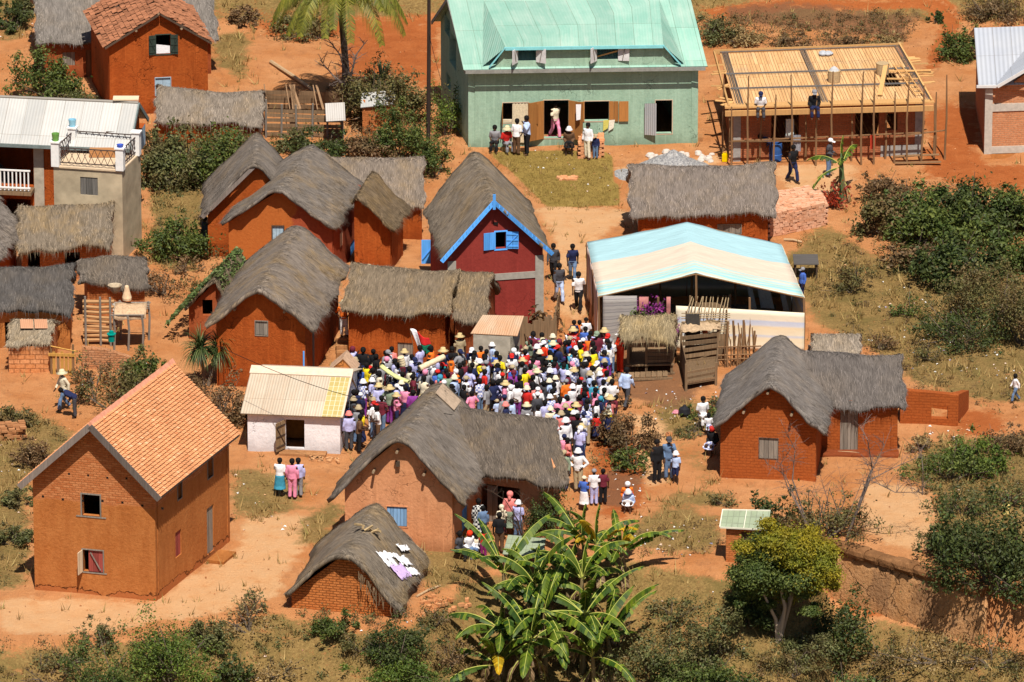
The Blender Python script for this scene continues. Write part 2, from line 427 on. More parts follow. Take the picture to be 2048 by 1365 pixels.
n.color(col); n.bump(n.math('ADD', n.math('ADD', n.math('MULTIPLY', mid, 1.4), n.math('MULTIPLY', ruts, 1.2)), n.math('ADD', fine, n.math('MULTIPLY', grit, .5))), .75, .12); n.rough(.95)
me.materials.append(n.m)
ground = bpy.data.objects.new('ground', me); C.objects.link(ground); ground['kind'] = 'structure'
# ------------------------------------------------------------------ thatch
def two_mat(mb, strands, name, m0, m1, parent):
    off = V(parent['_w']); nf = len(mb.f)
    mb.arr(strands, 3) if strands is not None and len(strands) else None
    me = mb.mesh(name, off); me.materials.append(m0); me.materials.append(m1)
    mi = np.zeros(len(me.polygons), np.int32); mi[nf:] = 1; me.polygons.foreach_set('material_index', mi)
    sm = np.zeros(len(me.polygons), bool); sm[:nf] = True; me.polygons.foreach_set('use_smooth', sm)
    o = bpy.data.objects.new(name, me); C.objects.link(o); o.parent = parent; o['_w'] = tuple(off); return o
def thatch_roof(parent, R0, R1, dL, dR, c=(.235, .195, .165), tan=(.34, .225, .10), amt=.6, thick=.2, n=3800, seed=1, flare=.12, rnd_r=.16, wob=.07, fringe=.2, dL1=None, dR1=None, slen=.42):
    """R0,R1: ridge ends; dL,dR: from ridge to the two eaves (horizontal + drop)"""
    rg = np.random.default_rng(seed); R0, R1, dL, dR = (np.array(x, float) for x in (R0, R1, dL, dR))
    dL1 = dL if dL1 is None else np.array(dL1, float); dR1 = dR if dR1 is None else np.array(dR1, float)
    b = R1-R0; Lb = np.linalg.norm(b); thick *= .8
    ph = rg.uniform(0, 6, 8)
    def prof(t):           # drop share for across share t in 0..1
        q = (np.sqrt(t*t+rnd_r**2)-rnd_r)/(math.sqrt(1+rnd_r**2)-rnd_r)
        return q*(1+flare*(1-q)) 
    def P(u, v):
        u = np.asarray(u, float); v = np.asarray(v, float); t = np.abs(v); f = prof(t)
        dl = dL+(dL1-dL)*u[..., None]; dr = dR+(dR1-dR)*u[..., None]
        d = np.where((v < 0)[..., None], dl, dr)
        p = R0+b*u[..., None]
        out = p.copy(); out[..., :2] += d[..., :2]*t[..., None]; out[..., 2] += d[..., 2]*f
        wv = wob*(np.sin(u*Lb*1.1+ph[0]+v*2)+np.sin(u*Lb*2.3+ph[1]-v*3)*.6+np.sin(v*7+ph[2]+u*3)*.6)
        out[..., 2] += wv*(.5+.5*t)-.10*np.sin(PI*np.clip(u, 0, 1))*(1-t)*(Lb > 4)
        # ragged end and eave lines
        e = .06*np.sin(v*9+ph[3])+.05*np.sin(v*21+ph[4]); bu = b/Lb
        endk = np.clip((np.abs(u-.5)-.44)/.06, 0, 1)*np.sign(u-.5)
        out += bu*(e*endk)[..., None]
        ek = np.clip((t-.85)/.15, 0, 1); ev = .07*np.sin(u*Lb*3.1+ph[5])+.05*np.sin(u*Lb*7+ph[6])
        out += d/np.linalg.norm(d, axis=-1)[..., None]*(ev*ek)[..., None]
        return out
    nu = max(10, int(Lb/.3)); us = np.linspace(0, 1, nu+1); vs = np.concatenate([-np.linspace(1, 0, 13)[:-1], np.linspace(0, 1, 13)])
    U, W = np.meshgrid(us, vs, indexing='ij'); top = P(U, W)
    top = top+rg.normal(0, .012, top.shape)
    bot = top.copy(); bot[..., 2] -= thick*(1-.25*np.abs(W)); 
    bot[..., :2] -= ((top[..., :2]-(R0+b*U[..., None])[..., :2])*.03)
    mb = MB(); nv = len(vs); sl = np.where(W < 0, np.linalg.norm(dL), np.linalg.norm(dR))
    uv = np.stack([U*Lb+seed*3.7, np.abs(W)*sl+np.where(W < 0, 11.3, 0)], -1).reshape(-1, 2).tolist()
    id_ = np.arange((nu+1)*nv).reshape(nu+1, nv); N = (nu+1)*nv; fs = []
    for i in range(nu):
        for j in range(nv-1):
            fs.append((id_[i, j], id_[i+1, j], id_[i+1, j+1], id_[i, j+1]))
            fs.append((N+id_[i, j+1], N+id_[i+1, j+1], N+id_[i+1, j], N+id_[i, j]))
    for i in range(nu):
        fs.append((id_[i+1, 0], id_[i, 0], N+id_[i, 0], N+id_[i+1, 0])); fs.append((id_[i, nv-1], id_[i+1, nv-1], N+id_[i+1, nv-1], N+id_[i, nv-1]))
    for j in range(nv-1):
        fs.append((id_[0, j], id_[0, j+1], N+id_[0, j+1], N+id_[0, j])); fs.append((id_[nu, j+1], id_[nu, j], N+id_[nu, j], N+id_[nu, j+1]))
    fs = [tuple(int(k) for k in f) for f in fs]
    mb.add(top.reshape(-1, 3).tolist()+bot.reshape(-1, 3).tolist(), fs, uv+uv)
    # loose straws lying down the slope, hanging over eaves and ends
    def straws(u, v, ln, wd, lift, yaw, drop=0., out=0.):
        u = np.asarray(u); v = np.asarray(v); p = P(u, v); sg = np.where(v < 0, -1., 1.)
        q = P(u, v+sg*.03); d = q-p; d /= np.linalg.norm(d, axis=1)[:, None]+1e-9
        bu = b/Lb; nrm = np.cross(np.broadcast_to(bu, d.shape), d)*sg[:, None]; nrm *= np.sign(nrm[:, 2:3]+1e-6)
        dir_ = d+bu*yaw[:, None]; 
        dir_[:, 2] -= drop
        dir_ += bu*(np.where(u < .5, -1, 1)*out)[:, None]
        dir_ /= np.linalg.norm(dir_, axis=1)[:, None]
        side = np.cross(dir_, nrm); side /= np.linalg.norm(side, axis=1)[:, None]+1e-9
        a = p+nrm*.004-dir_*(ln*.3)[:, None]; tip = p+dir_*(ln*.7)[:, None]+nrm*lift[:, None]
        return np.stack([a-side*(wd/2)[:, None], a+side*(wd/2)[:, None], tip], 1)
    def U_(k, lo, hi): return rg.uniform(lo, hi, k)
    k = n; S1 = straws(U_(k, .0, 1.), np.sqrt(U_(k, 0, 1))*rg.choice([-1, 1], k)*.99, U_(k, .2, slen*1.3), U_(k, .010, .026), U_(k, .003, .03), rg.normal(0, .22, k))
    k = int(Lb*70); sgn = rg.choice([-1, 1], k); S2 = straws(U_(k, 0, 1), sgn*U_(k, .9, 1.), U_(k, .15, .25+fringe*1.6), U_(k, .012, .03), U_(k, -.02, .02), rg.normal(0, .22, k), U_(k, .1, .9))
    k = int((np.linalg.norm(dL)+np.linalg.norm(dR))*150); u = np.where(rg.random(k) < .6, U_(k, -.002, .035), U_(k, .965, 1.002))
    S3 = straws(u, U_(k, -1, 1), U_(k, .1, .2+fringe), U_(k, .012, .03), U_(k, -.06, .02), rg.normal(0, .2, k), U_(k, .0, .8), U_(k, .2, 1.2))
    # ridge capping
    k = int(Lb*60); S4 = straws(U_(k, 0, 1), U_(k, -.12, .12), U_(k, .25, .5), U_(k, .015, .035), U_(k, .01, .06), rg.normal(0, .5, k))
    c = tuple(x*.84 for x in c); tan = tuple(x*.86 for x in tan)
    key = 'thatch_%d%d%d' % tuple(int(x*100) for x in c)
    return two_mat(mb, np.concatenate([S1[::2] if n > 3000 else S1, S2, S3, S4]), 'thatched_roof', m_thatch(key, c, tan, amt), m_straw(key+'_straw', c, tan, amt), parent)

# ------------------------------------------------------------------ walls
def panel(mb, A, B, z0, hA, hB=None, apex=None, holes=(), th=.22, inward=None, wav=0.0):
    """wall between plan points A and B from z0 to heights hA, hB (apex=(share, z)); holes in (s0,s1,z0,z1)"""
    A = V((A[0], A[1], 0)); B = V((B[0], B[1], 0)); L = (B-A).length; ux = (B-A)/L; hB = hA if hB is None else hB
    inn = inward.normalized()*th
    pts = [(0, hA), (L, hB)] if apex is None else [(0, hA), (apex[0]*L, apex[1]), (L, hB)]
    def top(s): return float(np.interp(s, [p[0] for p in pts], [p[1] for p in pts]))
    xs = sorted(set([round(x, 4) for x in [p[0] for p in pts]+[h for q in holes for h in q[:2] if 0 < h < L]]+[round(x, 4) for x in np.linspace(0, L, max(2, int(L/1.2)))]))
    zs = sorted(set([z0]+[h for q in holes for h in q[2:4]]))
    def w(s, z, i=0): return A+ux*s+V((0, 0, z))+inn*i
    for a, b in zip(xs[:-1], xs[1:]):
        m = (a+b)/2; lim = min(top(a), top(b))
        zz = [z for z in zs if z < lim-.02]
        for k, z in enumerate(zz):
            last = k == len(zz)-1; mz = (z+(zz[k+1] if not last else lim))/2
            if any(q[0]-1e-3 < m < q[1]+1e-3 and q[2] < mz < q[3] for q in holes): continue
            za, zb = (top(a), top(b)) if last else (zz[k+1], zz[k+1])
            uv = [(a, z), (b, z), (b, zb), (a, za)]
            mb.quad(w(a, z), w(b, z), w(b, zb), w(a, za), uv)
            mb.quad(w(b, z, 1), w(a, z, 1), w(a, za, 1), w(b, zb, 1), uv)
    for s_ in (0, L): t_ = top(s_); mb.quad(w(s_, z0), w(s_, z0, 1), w(s_, t_, 1), w(s_, t_), [(0, z0), (th, z0), (th, t_), (0, t_)])
    for s0, s1, h0, h1 in holes:
        for (a, za), (b, zb) in (((s0, h0), (s1, h0)), ((s1, h0), (s1, h1)), ((s1, h1), (s0, h1)), ((s0, h1), (s0, h0))):
            mb.quad(w(a, za), w(a, za, 1), w(b, zb, 1), w(b, zb), [(0, 0), (th, 0), (th, 1), (0, 1)])
    for (a, za), (b, zb) in zip(pts[:-1], pts[1:]):
        mb.quad(w(a, za), w(b, zb), w(b, zb, 1), w(a, za, 1), [(a, 0), (b, 0), (b, th), (a, th)])

HOUSE_FOOT = []
class House:
    """walls are 'f' (end wall at ridge start), 'b', 'l', 'r' (under the dL / dR eaves)"""
    def __init__(s, name, label, R0, R1, dL, dR, zg, wallmat, cat='house', side=(.3, .3), end=(.3, .3), group=None, th=.22, top_gap=.1, holes=()):
        s.R0, s.R1, s.dL, s.dR, s.zg = R0, R1, dL, dR, zg
        b = R1-R0; bu = V((b.x, b.y, 0)).normalized(); s.bu = bu
        r0 = R0+bu*end[0]; r1 = R1-bu*end[1]
        def corner(r, d, ov):
            k = 1-ov/V((d.x, d.y, 0)).length
            return V((r.x+d.x*k, r.y+d.y*k, 0)), r.z+d.z*k-top_gap
        (s.A, hA), (s.B, hB) = corner(r0, dL, side[0]), corner(r0, dR, side[1])
        (s.Cc, hC), (s.D, hD) = corner(r1, dL, side[0]), corner(r1, dR, side[1])
        s.h = {'A': hA, 'B': hB, 'C': hC, 'D': hD}
        c = (s.A+s.B+s.Cc+s.D)/4
        HOUSE_FOOT.append(np.array([(p.x, p.y) for p in (s.A, s.B, s.D, s.Cc)]))
        zb = min(tz(p.x, p.y) for p in (s.A, s.B, s.Cc, s.D))
        s.zb = min(zg, zb)-.25
        s.root = empty(name, V((c.x, c.y, zg)), label, cat, group); s.cen = c
        mid = lambda P, Q, r: ((V((r.x, r.y, 0))-P).dot((Q-P).normalized())/(Q-P).length, r.z-top_gap)
        s.W = {'f': (s.A, s.B, hA, hB, mid(s.A, s.B, r0)), 'b': (s.Cc, s.D, hC, hD, mid(s.Cc, s.D, r1)),
               'l': (s.A, s.Cc, hA, hC, None), 'r': (s.B, s.D, hB, hD, None)}
        s.holes = {k: [] for k in 'fblr'}; s.th = th; s.wallmat = wallmat; s.open = []
    def loc(s, wall, px, py):
        A, B = s.W[wall][:2]; n = V((-(B-A).y, (B-A).x, 0))
        p = on_plane(px, py, V((A.x, A.y, 0)), n); return (p-A).dot((B-A).normalized()), p.z
    def hole(s, wall, x0, y0, x1, y1):
        """opening seen between photograph pixels; returns (s0,s1,z0,z1)"""
        cx, cy = (x0+x1)/2, (y0+y1)/2
        s0 = s.loc(wall, x0, cy)[0]; s1 = s.loc(wall, x1, cy)[0]; z1 = s.loc(wall, cx, y0)[1]; z0 = s.loc(wall, cx, y1)[1]
        q = (min(s0, s1), max(s0, s1), max(z0, s.zg-.02), z1); s.holes[wall].append(q); return q
    def P(s, wall, a, z, out=0.):
        A, B = s.W[wall][:2]; u = (B-A).normalized(); n = V((u.y, -u.x, 0))
        if n.dot((A+B)/2-s.cen) < 0: n = -n
        return A+u*a+V((0, 0, z))+n*out
    def walls(s, mats=None):
        mb = MB()
        for k in 'fblr':
            A, B, hA, hB, ap = s.W[k]; inw = s.cen-(A+B)/2; u = (B-A).normalized(); inw = inw-u*inw.dot(u)
            if k in 'lr':   # butt between the end walls
                A2 = A+u*s.th*.98; B2 = B-u*s.th*.98; of = (A2-A).length
                hs = [(max(.02, q[0]-of), q[1]-of, q[2], q[3]) for q in s.holes[k]]
                panel(mb, A2, B2, s.zb, hA, hB, None, hs, s.th, inw)
            else: panel(mb, A, B, s.zb, hA, hB, ap, s.holes[k], s.th, inw)
        s.wall = mb.build('wall', s.wallmat, s.root); return s.wall
    def leaf(s, wall, q, mat, inset=.06, name='shutter', planks=3, frame=None, fw=.05, boards='v', braces=False, parent=None):
        """closed shutter or door of boards set in the opening"""
        s0, s1, z0, z1 = q; mb = MB(); w = (s1-s0)/planks
        for i in range(planks):
            a, b = s0+i*w+.006, s0+(i+1)*w-.006
            mb.hexa([s.P(wall, x, z, o) for z in (z0+.01, z1-.01) for o in (-inset-.03, -inset) for x in (a, b)])
        if braces:
            for z in (z0+.2*(z1-z0), z0+.8*(z1-z0)):
                mb.hexa([s.P(wall, x, zz, o) for zz in (z-.03, z+.03) for o in (-inset, -inset+.02) for x in (s0+.03, s1-.03)])
        o = mb.build(name, mat, parent or s.root)
        if frame: s.frame(wall, q, frame, fw, o)
        return o
    def frame(s, wall, q, mat, fw=.05, parent=None, sill=.0, out=.025):
        s0, s1, z0, z1 = q; mb = MB()
        for a, b, c, d in ((s0-fw, s0, z0, z1), (s1, s1+fw, z0, z1), (s0-fw, s1+fw, z1, z1+fw), (s0-fw-sill, s1+fw+sill, z0-fw, z0)):
            mb.hexa([s.P(wall, x, z, o) for z in (c, d) for o in (-.05, out) for x in (a, b)])
        return mb.build('frame', mat, parent or s.root)
    def swung(s, wall, q, mat, sidek, ang=100, width=None, name='shutter', brace=None):
        """open leaf hinged at side 0 (start) or 1 (end) of the opening"""
        s0, s1, z0, z1 = q; wd = width or (s1-s0)/2; h = s0 if sidek == 0 else s1; sg = 1 if sidek == 0 else -1
        ca, sa = math.cos(R(ang)), math.sin(R(ang))
        mb = MB(); e = .025
        def pt(t, z, o): return s.P(wall, h+sg*(t*ca-o*sa), z, .03+t*sa+o*ca)
        m = 2
        for i in range(m):
            mb.hexa([pt(t, z, o) for z in (z0, z1) for o in (0, e) for t in (wd*i/m+.005, wd*(i+1)/m-.005)])
        ob = mb.build(name, mat, s.root)
        if brace:
            m2 = MB()
            for f in (.15, .5, .85): m2.hexa([pt(t, z0+(z1-z0)*f+k, o) for k in (-.03, .03) for o in (-.02, 0) for t in (.02, wd-.02)])
            m2.bar(pt(.03, z0+(z1-z0)*.15, -.01), pt(wd-.03, z0+(z1-z0)*.85, -.01), .05, .02); 
            m2.bar(pt(.03, z0+(z1-z0)*.15, e+.012), pt(wd-.03, z0+(z1-z0)*.85, e+.012), .05, .02); m2.build('brace', brace, ob)
        return ob
def gable_px(eL, eR, RF, RB, he, zg=0.):
    PL, PR = at(*eL, zg+he), at(*eR, zg+he); d = PR-PL; n = V((-d.y, d.x, 0))
    Rf = on_plane(*RF, PL, n); Rb = at(*RB, Rf.z); return Rf, Rb, PL-Rf, PR-Rf
def side_px(RL, RR, EL, ER, he, rise, zg=0.):
    R0, R1 = at(*RL, zg+he+rise), at(*RR, zg+he+rise); E0, E1 = at(*EL, zg+he), at(*ER, zg+he)
    d = ((E0-R0)+(E1-R1))/2; b = (R1-R0).normalized(); 
    return R0, R1, V((-d.x, -d.y, d.z)), d
# ------------------------------------------------------------------ buildings
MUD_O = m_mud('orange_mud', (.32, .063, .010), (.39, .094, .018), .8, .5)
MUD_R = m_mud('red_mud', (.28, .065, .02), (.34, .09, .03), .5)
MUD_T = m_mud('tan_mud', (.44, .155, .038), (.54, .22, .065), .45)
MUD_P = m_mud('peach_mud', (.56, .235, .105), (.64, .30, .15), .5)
BRK_R = m_brick('red_brick', (.40, .12, .03), (.55, .20, .07), (.30, .11, .04))
BRK_M = m_brick('mud_brick', (.33, .078, .016), (.37, .096, .022), (.27, .062, .014), .3, .12, .012, .7)
BRK_D = m_brick('rough_mud_brick', (.50, .15, .035), (.60, .21, .06), (.16, .045, .012), .27, .10, .02, 1.)
BRK_G = m_brick('grey_red_brick', (.42, .15, .06), (.50, .24, .12), (.36, .24, .15), .25, .09, .014)
BLUE = m_wood('blue_paint', (.10, .36, .86), .18); PBLUE = m_wood('pale_blue_paint', (.20, .36, .58), .25)
PALEB = m_flat('pale_blue_shutter', (.33, .45, .55), .2); GREYSH = m_wood('grey_shutter', (.21, .18, .15), .35)
REDSH = m_wood('red_brown_shutter', (.26, .055, .045), .3); GRN = m_wood('dark_green_shutter', (.035, .05, .04), .3)
CREAM = m_wood('cream_board', (.75, .60, .42), .15); WHITEP = m_flat('white_paint', (.76, .75, .74), .08)
CONC = m_flat('concrete', (.40, .35, .28), .22, 3, bump=.3)
TAN1 = (.36, .235, .10)

# --- tiled brick house
Rf, Rb, dL, dR = gable_px((40,970),(318,995),(180,850),(345,725),4.35)
h = House('brick_house', 'tall two-storey mud and brick house with bright orange tiled roof', Rf, Rb, dL, dR, 0, None, side=(.30, .36), end=(.45, .2), th=.25, top_gap=.12)
q1 = h.hole('f', 164, 990, 200, 1033); q2 = h.hole('f', 166, 1101, 206, 1145)
q3 = h.hole('r', 355, 958, 363, 998); q4 = h.hole('r', 415, 912, 425, 955); q5 = h.hole('r', 351, 1062, 363, 1113); q6 = h.hole('r', 414, 1013, 428, 1106)
n = NT('brick_and_plaster'); uv = n.coords('UV'); wv = n.coords('World')
b = n.node('ShaderNodeTexBrick'); n.link(uv, b.inputs['Vector']); b.inputs['Scale'].default_value = 1
for k, v_ in (('Brick Width', .24), ('Row Height', .09), ('Mortar Size', .012), ('Mortar Smooth', .3)): b.inputs[k].default_value = v_
b.inputs['Color1'].default_value = (.40, .10, .022, 1); b.inputs['Color2'].default_value = (.56, .22, .085, 1); b.inputs['Mortar'].default_value = (.30, .10, .03, 1)
big = n.noise(wv, .9, 5, .65); fine = n.noise(wv, 8, 6, .75); st = n.noise(n.coords('World', (2, 2, .3)), 1.3, 4)
pl = n.mix(n.ramp(big, [(.35, 0.), (.66, 1.)]), (.36, .112, .023), (.44, .165, .046))
pl = n.mix(n.ramp(st, [(.46, 0.), (.66, .8)]), pl, (.31, .092, .019)); pl = n.mix(.4, pl, n.ramp(fine, [(.25, (.26, .08, .018)), (.75, (.60, .24, .08))]))
sx = n.node('ShaderNodeSeparateXYZ'); n.link(wv, sx.inputs[0])
lim = n.math('ADD', sx.outputs[2], n.math('MULTIPLY', n.math('SUBTRACT', big, .5), .5))
gate_ = n.ramp(n.math('MULTIPLY', lim, .1), [(.368, 0.), (.376, 1.)])
foot = n.ramp(n.math('ADD', sx.outputs[2], n.math('MULTIPLY', n.math('SUBTRACT', big, .5), 1.6)), [(.22, 1.), (.25, 0.)])
footl = n.ramp(n.math('ADD', sx.outputs[2], n.math('MULTIPLY', n.math('SUBTRACT', big, .5), 1.6)), [(.2, 0.), (.225, 1.), (.25, 1.), (.28, 0.)])
col = n.mix(gate_, pl, n.mix(.3, b.outputs['Color'], n.ramp(fine, [(.3, (.26, .07, .02)), (.7, (.62, .30, .14))])))
col = n.mix(foot, col, (.40, .13, .04)); col = n.mix(footl, col, (.12, .04, .012)); n.color(col); n.rough(.92)
n.bump(n.math('ADD', n.math('MULTIPLY', n.math('MULTIPLY', b.outputs['Fac'], -1.), gate_), n.math('ADD', fine, n.math('MULTIPLY', foot, -1.))), .6, .06)
h.wallmat = n.m; h.walls()
h.frame('f', q1, WOODG, .05, sill=.18)
h.leaf('f', (q2[0]+.26*(q2[1]-q2[0]), q2[1], q2[2], q2[3]), REDSH, .04, planks=3); 
o_ = h.swung('f', q2, CREAM, 0, 96, .42); h.frame('f', q2, WOODG, .045, sill=.1)
mb = MB(); mb.bar(h.P('f', q2[0]+.3, q2[3]-.1, .0), h.P('f', q2[1]-.1, q2[2]+.1, .0), .05, .03); mb.build('shutter_brace', WOODG, h.root)
h.leaf('r', q5, REDSH, .05); h.leaf('r', q6, GREYSH, .05, 'door', 4); h.frame('r', q3, WOODG, .04); h.frame('r', q4, WOODG, .04)
mb = MB(); p = h.P('r', (q6[0]+q6[1])/2, 0, .45); mb.box((p.x, p.y, -.1), 1.2, .7, .2, rz=math.atan2(h.bu.y, h.bu.x)); mb.build('doorstep', MUD_T, h.root)
mb = MB()
for k in range(7):
    s_, z_ = .35+k*.78, 3.75+.05*math.sin(k*5)
    p = h.P('f', s_, z_, .004); u_ = h.P('f', s_+.09, z_, .004); mb = MB()
    mb.quad(p, u_, u_+V((0, 0, .09)), p+V((0, 0, .09))); mb.build('putlog_hole', DARK, h.root)
for k in range(4):
    s_, z_ = 1.4+k*.75, 4.75+.06*math.sin(k*3); p = h.P('f', s_, z_, .004); u_ = h.P('f', s_+.08, z_, .004); mb = MB(); mb.quad(p, u_, u_+V((0, 0, .08)), p+V((0, 0, .08))); mb.build('putlog_hole', DARK, h.root)
def tile_roof(h, R0, R1, d, mat, name, nrow, ncol, gap=0.01, ragged=0.0, seed=1, lift=.05, chaos=.008):
    rg = random.Random(seed); mb = MB(); b_ = R1-R0; nrm = b_.cross(d).normalized()
    if nrm.z < 0: nrm = -nrm
    wv_, hv = b_/ncol, d/nrow
    for i in range(nrow):
        for j in range(ncol):
            if rg.random() < ragged: continue
            o0 = R0+wv_*j+hv*i+nrm*(rg.uniform(-chaos, chaos)); k = 1+gap
            tw = rg.uniform(-chaos, chaos)
            a, c_ = o0+nrm*.005, o0+wv_*.88+nrm*.005
            e, f_ = a+hv*1.18+nrm*(lift+tw), c_+hv*1.18+nrm*(lift-tw); m_ = nrm*.03
            ar = nrm*.04; md0, md1 = (a+c_)/2+ar, (e+f_)/2+ar
            mb.add([a, md0, c_, e, md1, f_, e-m_, md1-m_, f_-m_], [(0,3,4,1), (1,4,5,2), (3,6,7,4), (4,7,8,5), (0,6,3), (2,5,8)])
    return mb.build(name, mat, h.root)
TILE = NT('clay_tiles'); _w = TILE.coords('World'); _r = TILE.island()
_c = TILE.mix(1., TILE.ramp(_r, [(0., (.50, .20, .085)), (.12, (.57, .245, .11)), (.9, (.61, .275, .13)), (1., (.68, .36, .2))]), TILE.ramp(TILE.noise(_w, .8, 5), [(.3, .82), (.7, 1.12)]), 'MULTIPLY')
TILE.color(_c); TILE.bump(TILE.noise(_w, 20, 3), .3, .02); TILE = TILE.m
mb = MB()
for d in (dL, dR):
    k = .97; n_ = (Rb-Rf).cross(d).normalized(); n_ = n_ if n_.z > 0 else -n_
    mb.hexa([p+n_*o for o in (-.10, -.01) for p in (Rf+d*.01, Rb+d*.01, Rf+d*k, Rb+d*k)])
roofdeck = mb.build('roof', m_wood('roof_boards', (.16, .12, .09)), h.root)
tr = tile_roof(h, Rf, Rb, dR, TILE, 'roof_tiles', 28, 40, lift=.085); tile_roof(h, Rf, Rb, dL, TILE, 'roof_tiles', 28, 40, seed=4, lift=.085)
mb = MB()
for i in range(24):
    a = Rf+(Rb-Rf)*(i/24); e = Rf+(Rb-Rf)*((i+1.12)/24); up = V((0, 0, .10))
    l_, r_ = dL.normalized()*.17, dR.normalized()*.17; z = V((0, 0, .045+.015*(i % 2)))
    mb.add([a+l_+z, a+up+z, a+r_+z, e+l_+z, e+up+z, e+r_+z], [(0,1,4,3), (1,2,5,4), (0,2,1), (3,4,5)])
mb.build('ridge_tiles', m_flat('pink_ridge_tiles', (.66, .29, .19), .2, 5), h.root)
bu = h.bu; GB = m_wood('grey_bargeboard', (.17, .14, .125), .35)
mb = MB()
for d in (dL, dR): mb.bar(Rf-bu*.03+V((0, 0, -.06)), Rf-bu*.03+d*1.01+V((0, 0, -.06)), .05, .24)
mb.build('bargeboard', GB, h.root)
mb = MB(); mb.bar(Rf+dR*.985+V((0, 0, -.1)), Rb+dR*.985+V((0, 0, -.1)), .06, .12); mb.build('eaves_board', GB, h.root)

# --- L shaped peach house
def thatched(name, label, geo, he, wallmat, seed, c=(.235, .195, .165), amt=.55, group=None, side=(.35, .35), end=(.35, .3), zg=0, th=.25, n=3800, wallsfn=None, cat='house', **kw):
    Rf, Rb, dL, dR = geo
    h = House(name, label, Rf, Rb, dL, dR, zg, wallmat, cat, side, end, group, th, top_gap=.14)
    h.geo = geo; h.roof = thatch_roof(h.root, Rf, Rb, dL, dR, c=c, amt=amt, n=n, seed=seed, **kw); return h
PEG = m_wood('pole_ends', (.27, .19, .12))
def pegs(h, wall, spots, ln=.5):
    for s_, z_ in spots:
        mb = MB(); p = h.P(wall, s_, z_, -.05); e = h.P(wall, s_, z_+.02, ln); mb.tube([p, e], .055, 7); mb.build('roof_beam_end', PEG, h.root)
GREY = (.235, .20, .172); DGREY = (.135, .115, .10); BRN = (.27, .20, .135)
h = thatched('thatched_house', 'peach plastered house with grey thatch and a blue shuttered window', gable_px((655,992),(930,1006),(795,878),(880,768),2.2), 2.2, MUD_P, 3, c=GREY, side=(.55, .6), end=(.45, .3), n=5200, thick=.24)
q = h.hole('f', 774, 1014, 814, 1053); qd = h.hole('r', 924, 1015, 935, 1060); h.walls(); h.leaf('f', q, PBLUE, .03, 'window_shutter', 6); h.frame('f', q, MUD_P, .04, out=.02)
h.leaf('r', qd, BLUE, .03, 'window_shutter', 2)
L_ = (h.B-h.A).length; pegs(h, 'f', [(L_*.28, 3.2), (L_*.5, 4.05), (L_*.75, 3.2)], .4); peach = h
mb = MB(); p_ = h.P('f', L_*.5, 0, .03); mb.box(h.P('f', L_*.5, 3.42, .1), .16, .16, .2); mb.build('gable_box', WOODD, h.root)
mb = MB(); a = at(896, 783, 4.3); mb.hexa([h.geo[0]+(h.geo[1]-h.geo[0])*u_+h.geo[3]*v_+V((0, 0, .22+k)) for k in (0, .03) for v_ in (.06, .34) for u_ in (.8, .97)]); mb.thing('sheet_metal_patch', m_flat('tan_sheet', (.40, .30, .22), .2), 'tan metal sheet lying on the peach house thatch', 'metal sheet')
h = thatched('thatched_wing', 'thatched wing with dark doorway joined to the peach house', side_px((880,806),(1110,838),(965,950),(1085,958),2.3,1.75), 2.3, MUD_P, 5, c=(.15, .122, .10), amt=.3, side=(.3, .85), end=(.2, .25), n=5200, thick=.26)
qd = h.hole('r', 958, 972, 1040, 1058); h.walls(); h.leaf('r', (qd[0]+.25, qd[0]+.7, qd[2], qd[3]-.1), GREYSH, .2, 'door', 2)

# --- low brick hut in front
h = thatched('thatched_hut', 'low mud brick hut with sagging ragged grey thatch, white washing on roof', gable_px((566,1196),(800,1218),(690,1104),(752,1008),.5), .5, BRK_D, 7, c=(.25, .205, .16), amt=.7, side=(.25, .4), end=(.35, .3), n=5500, thick=.26, fringe=.4, wob=.10, rnd_r=.3, cat='hut'); h.walls(); hut = h
Rf, Rb, dL, dR = h.geo
mb = MB()
for k in range(26):     # dangling straw ropes at the front corner
    s_ = rnd.uniform(.25, .97); p = Rf+dR*s_+V((0, 0, -.2))-h.bu*rnd.uniform(0, .1); ln = rnd.uniform(.25, .9)*(.5+s_*.6)
    mb.tube([p, p+V((rnd.uniform(-.05, .05), -.02, -ln*.5)), p+V((rnd.uniform(-.08, .08), 0, -ln))], .012, 4)
mb.build('dangling_straw', m_flat('old_straw', (.25, .18, .11), .4), h.root)
mb = MB()
for k in range(9):
    p = Rf+(Rb-Rf)*(.52+rnd.uniform(-.05, .05))+dR*rnd.uniform(.0, .22)+V((0, 0, .1)); mb.tube([p, p+V((rnd.uniform(-.4, .4), rnd.uniform(-.5, .1), rnd.uniform(.0, .25)))], .05, 5)
mb.build('straw_bundle', m_flat('old_straw2', (.36, .26, .14), .4), h.root)
def on_roof(geo, u, v, up=.05):
    Rf, Rb, dL, dR = geo; d = dL if v < 0 else dR; t = abs(v); q_ = (math.sqrt(t*t+.026)-.16)/.853; q_ = q_*(1+.12*(1-q_))
    p = Rf+(Rb-Rf)*u; return V((p.x+d.x*t, p.y+d.y*t, p.z+d.z*q_+up))
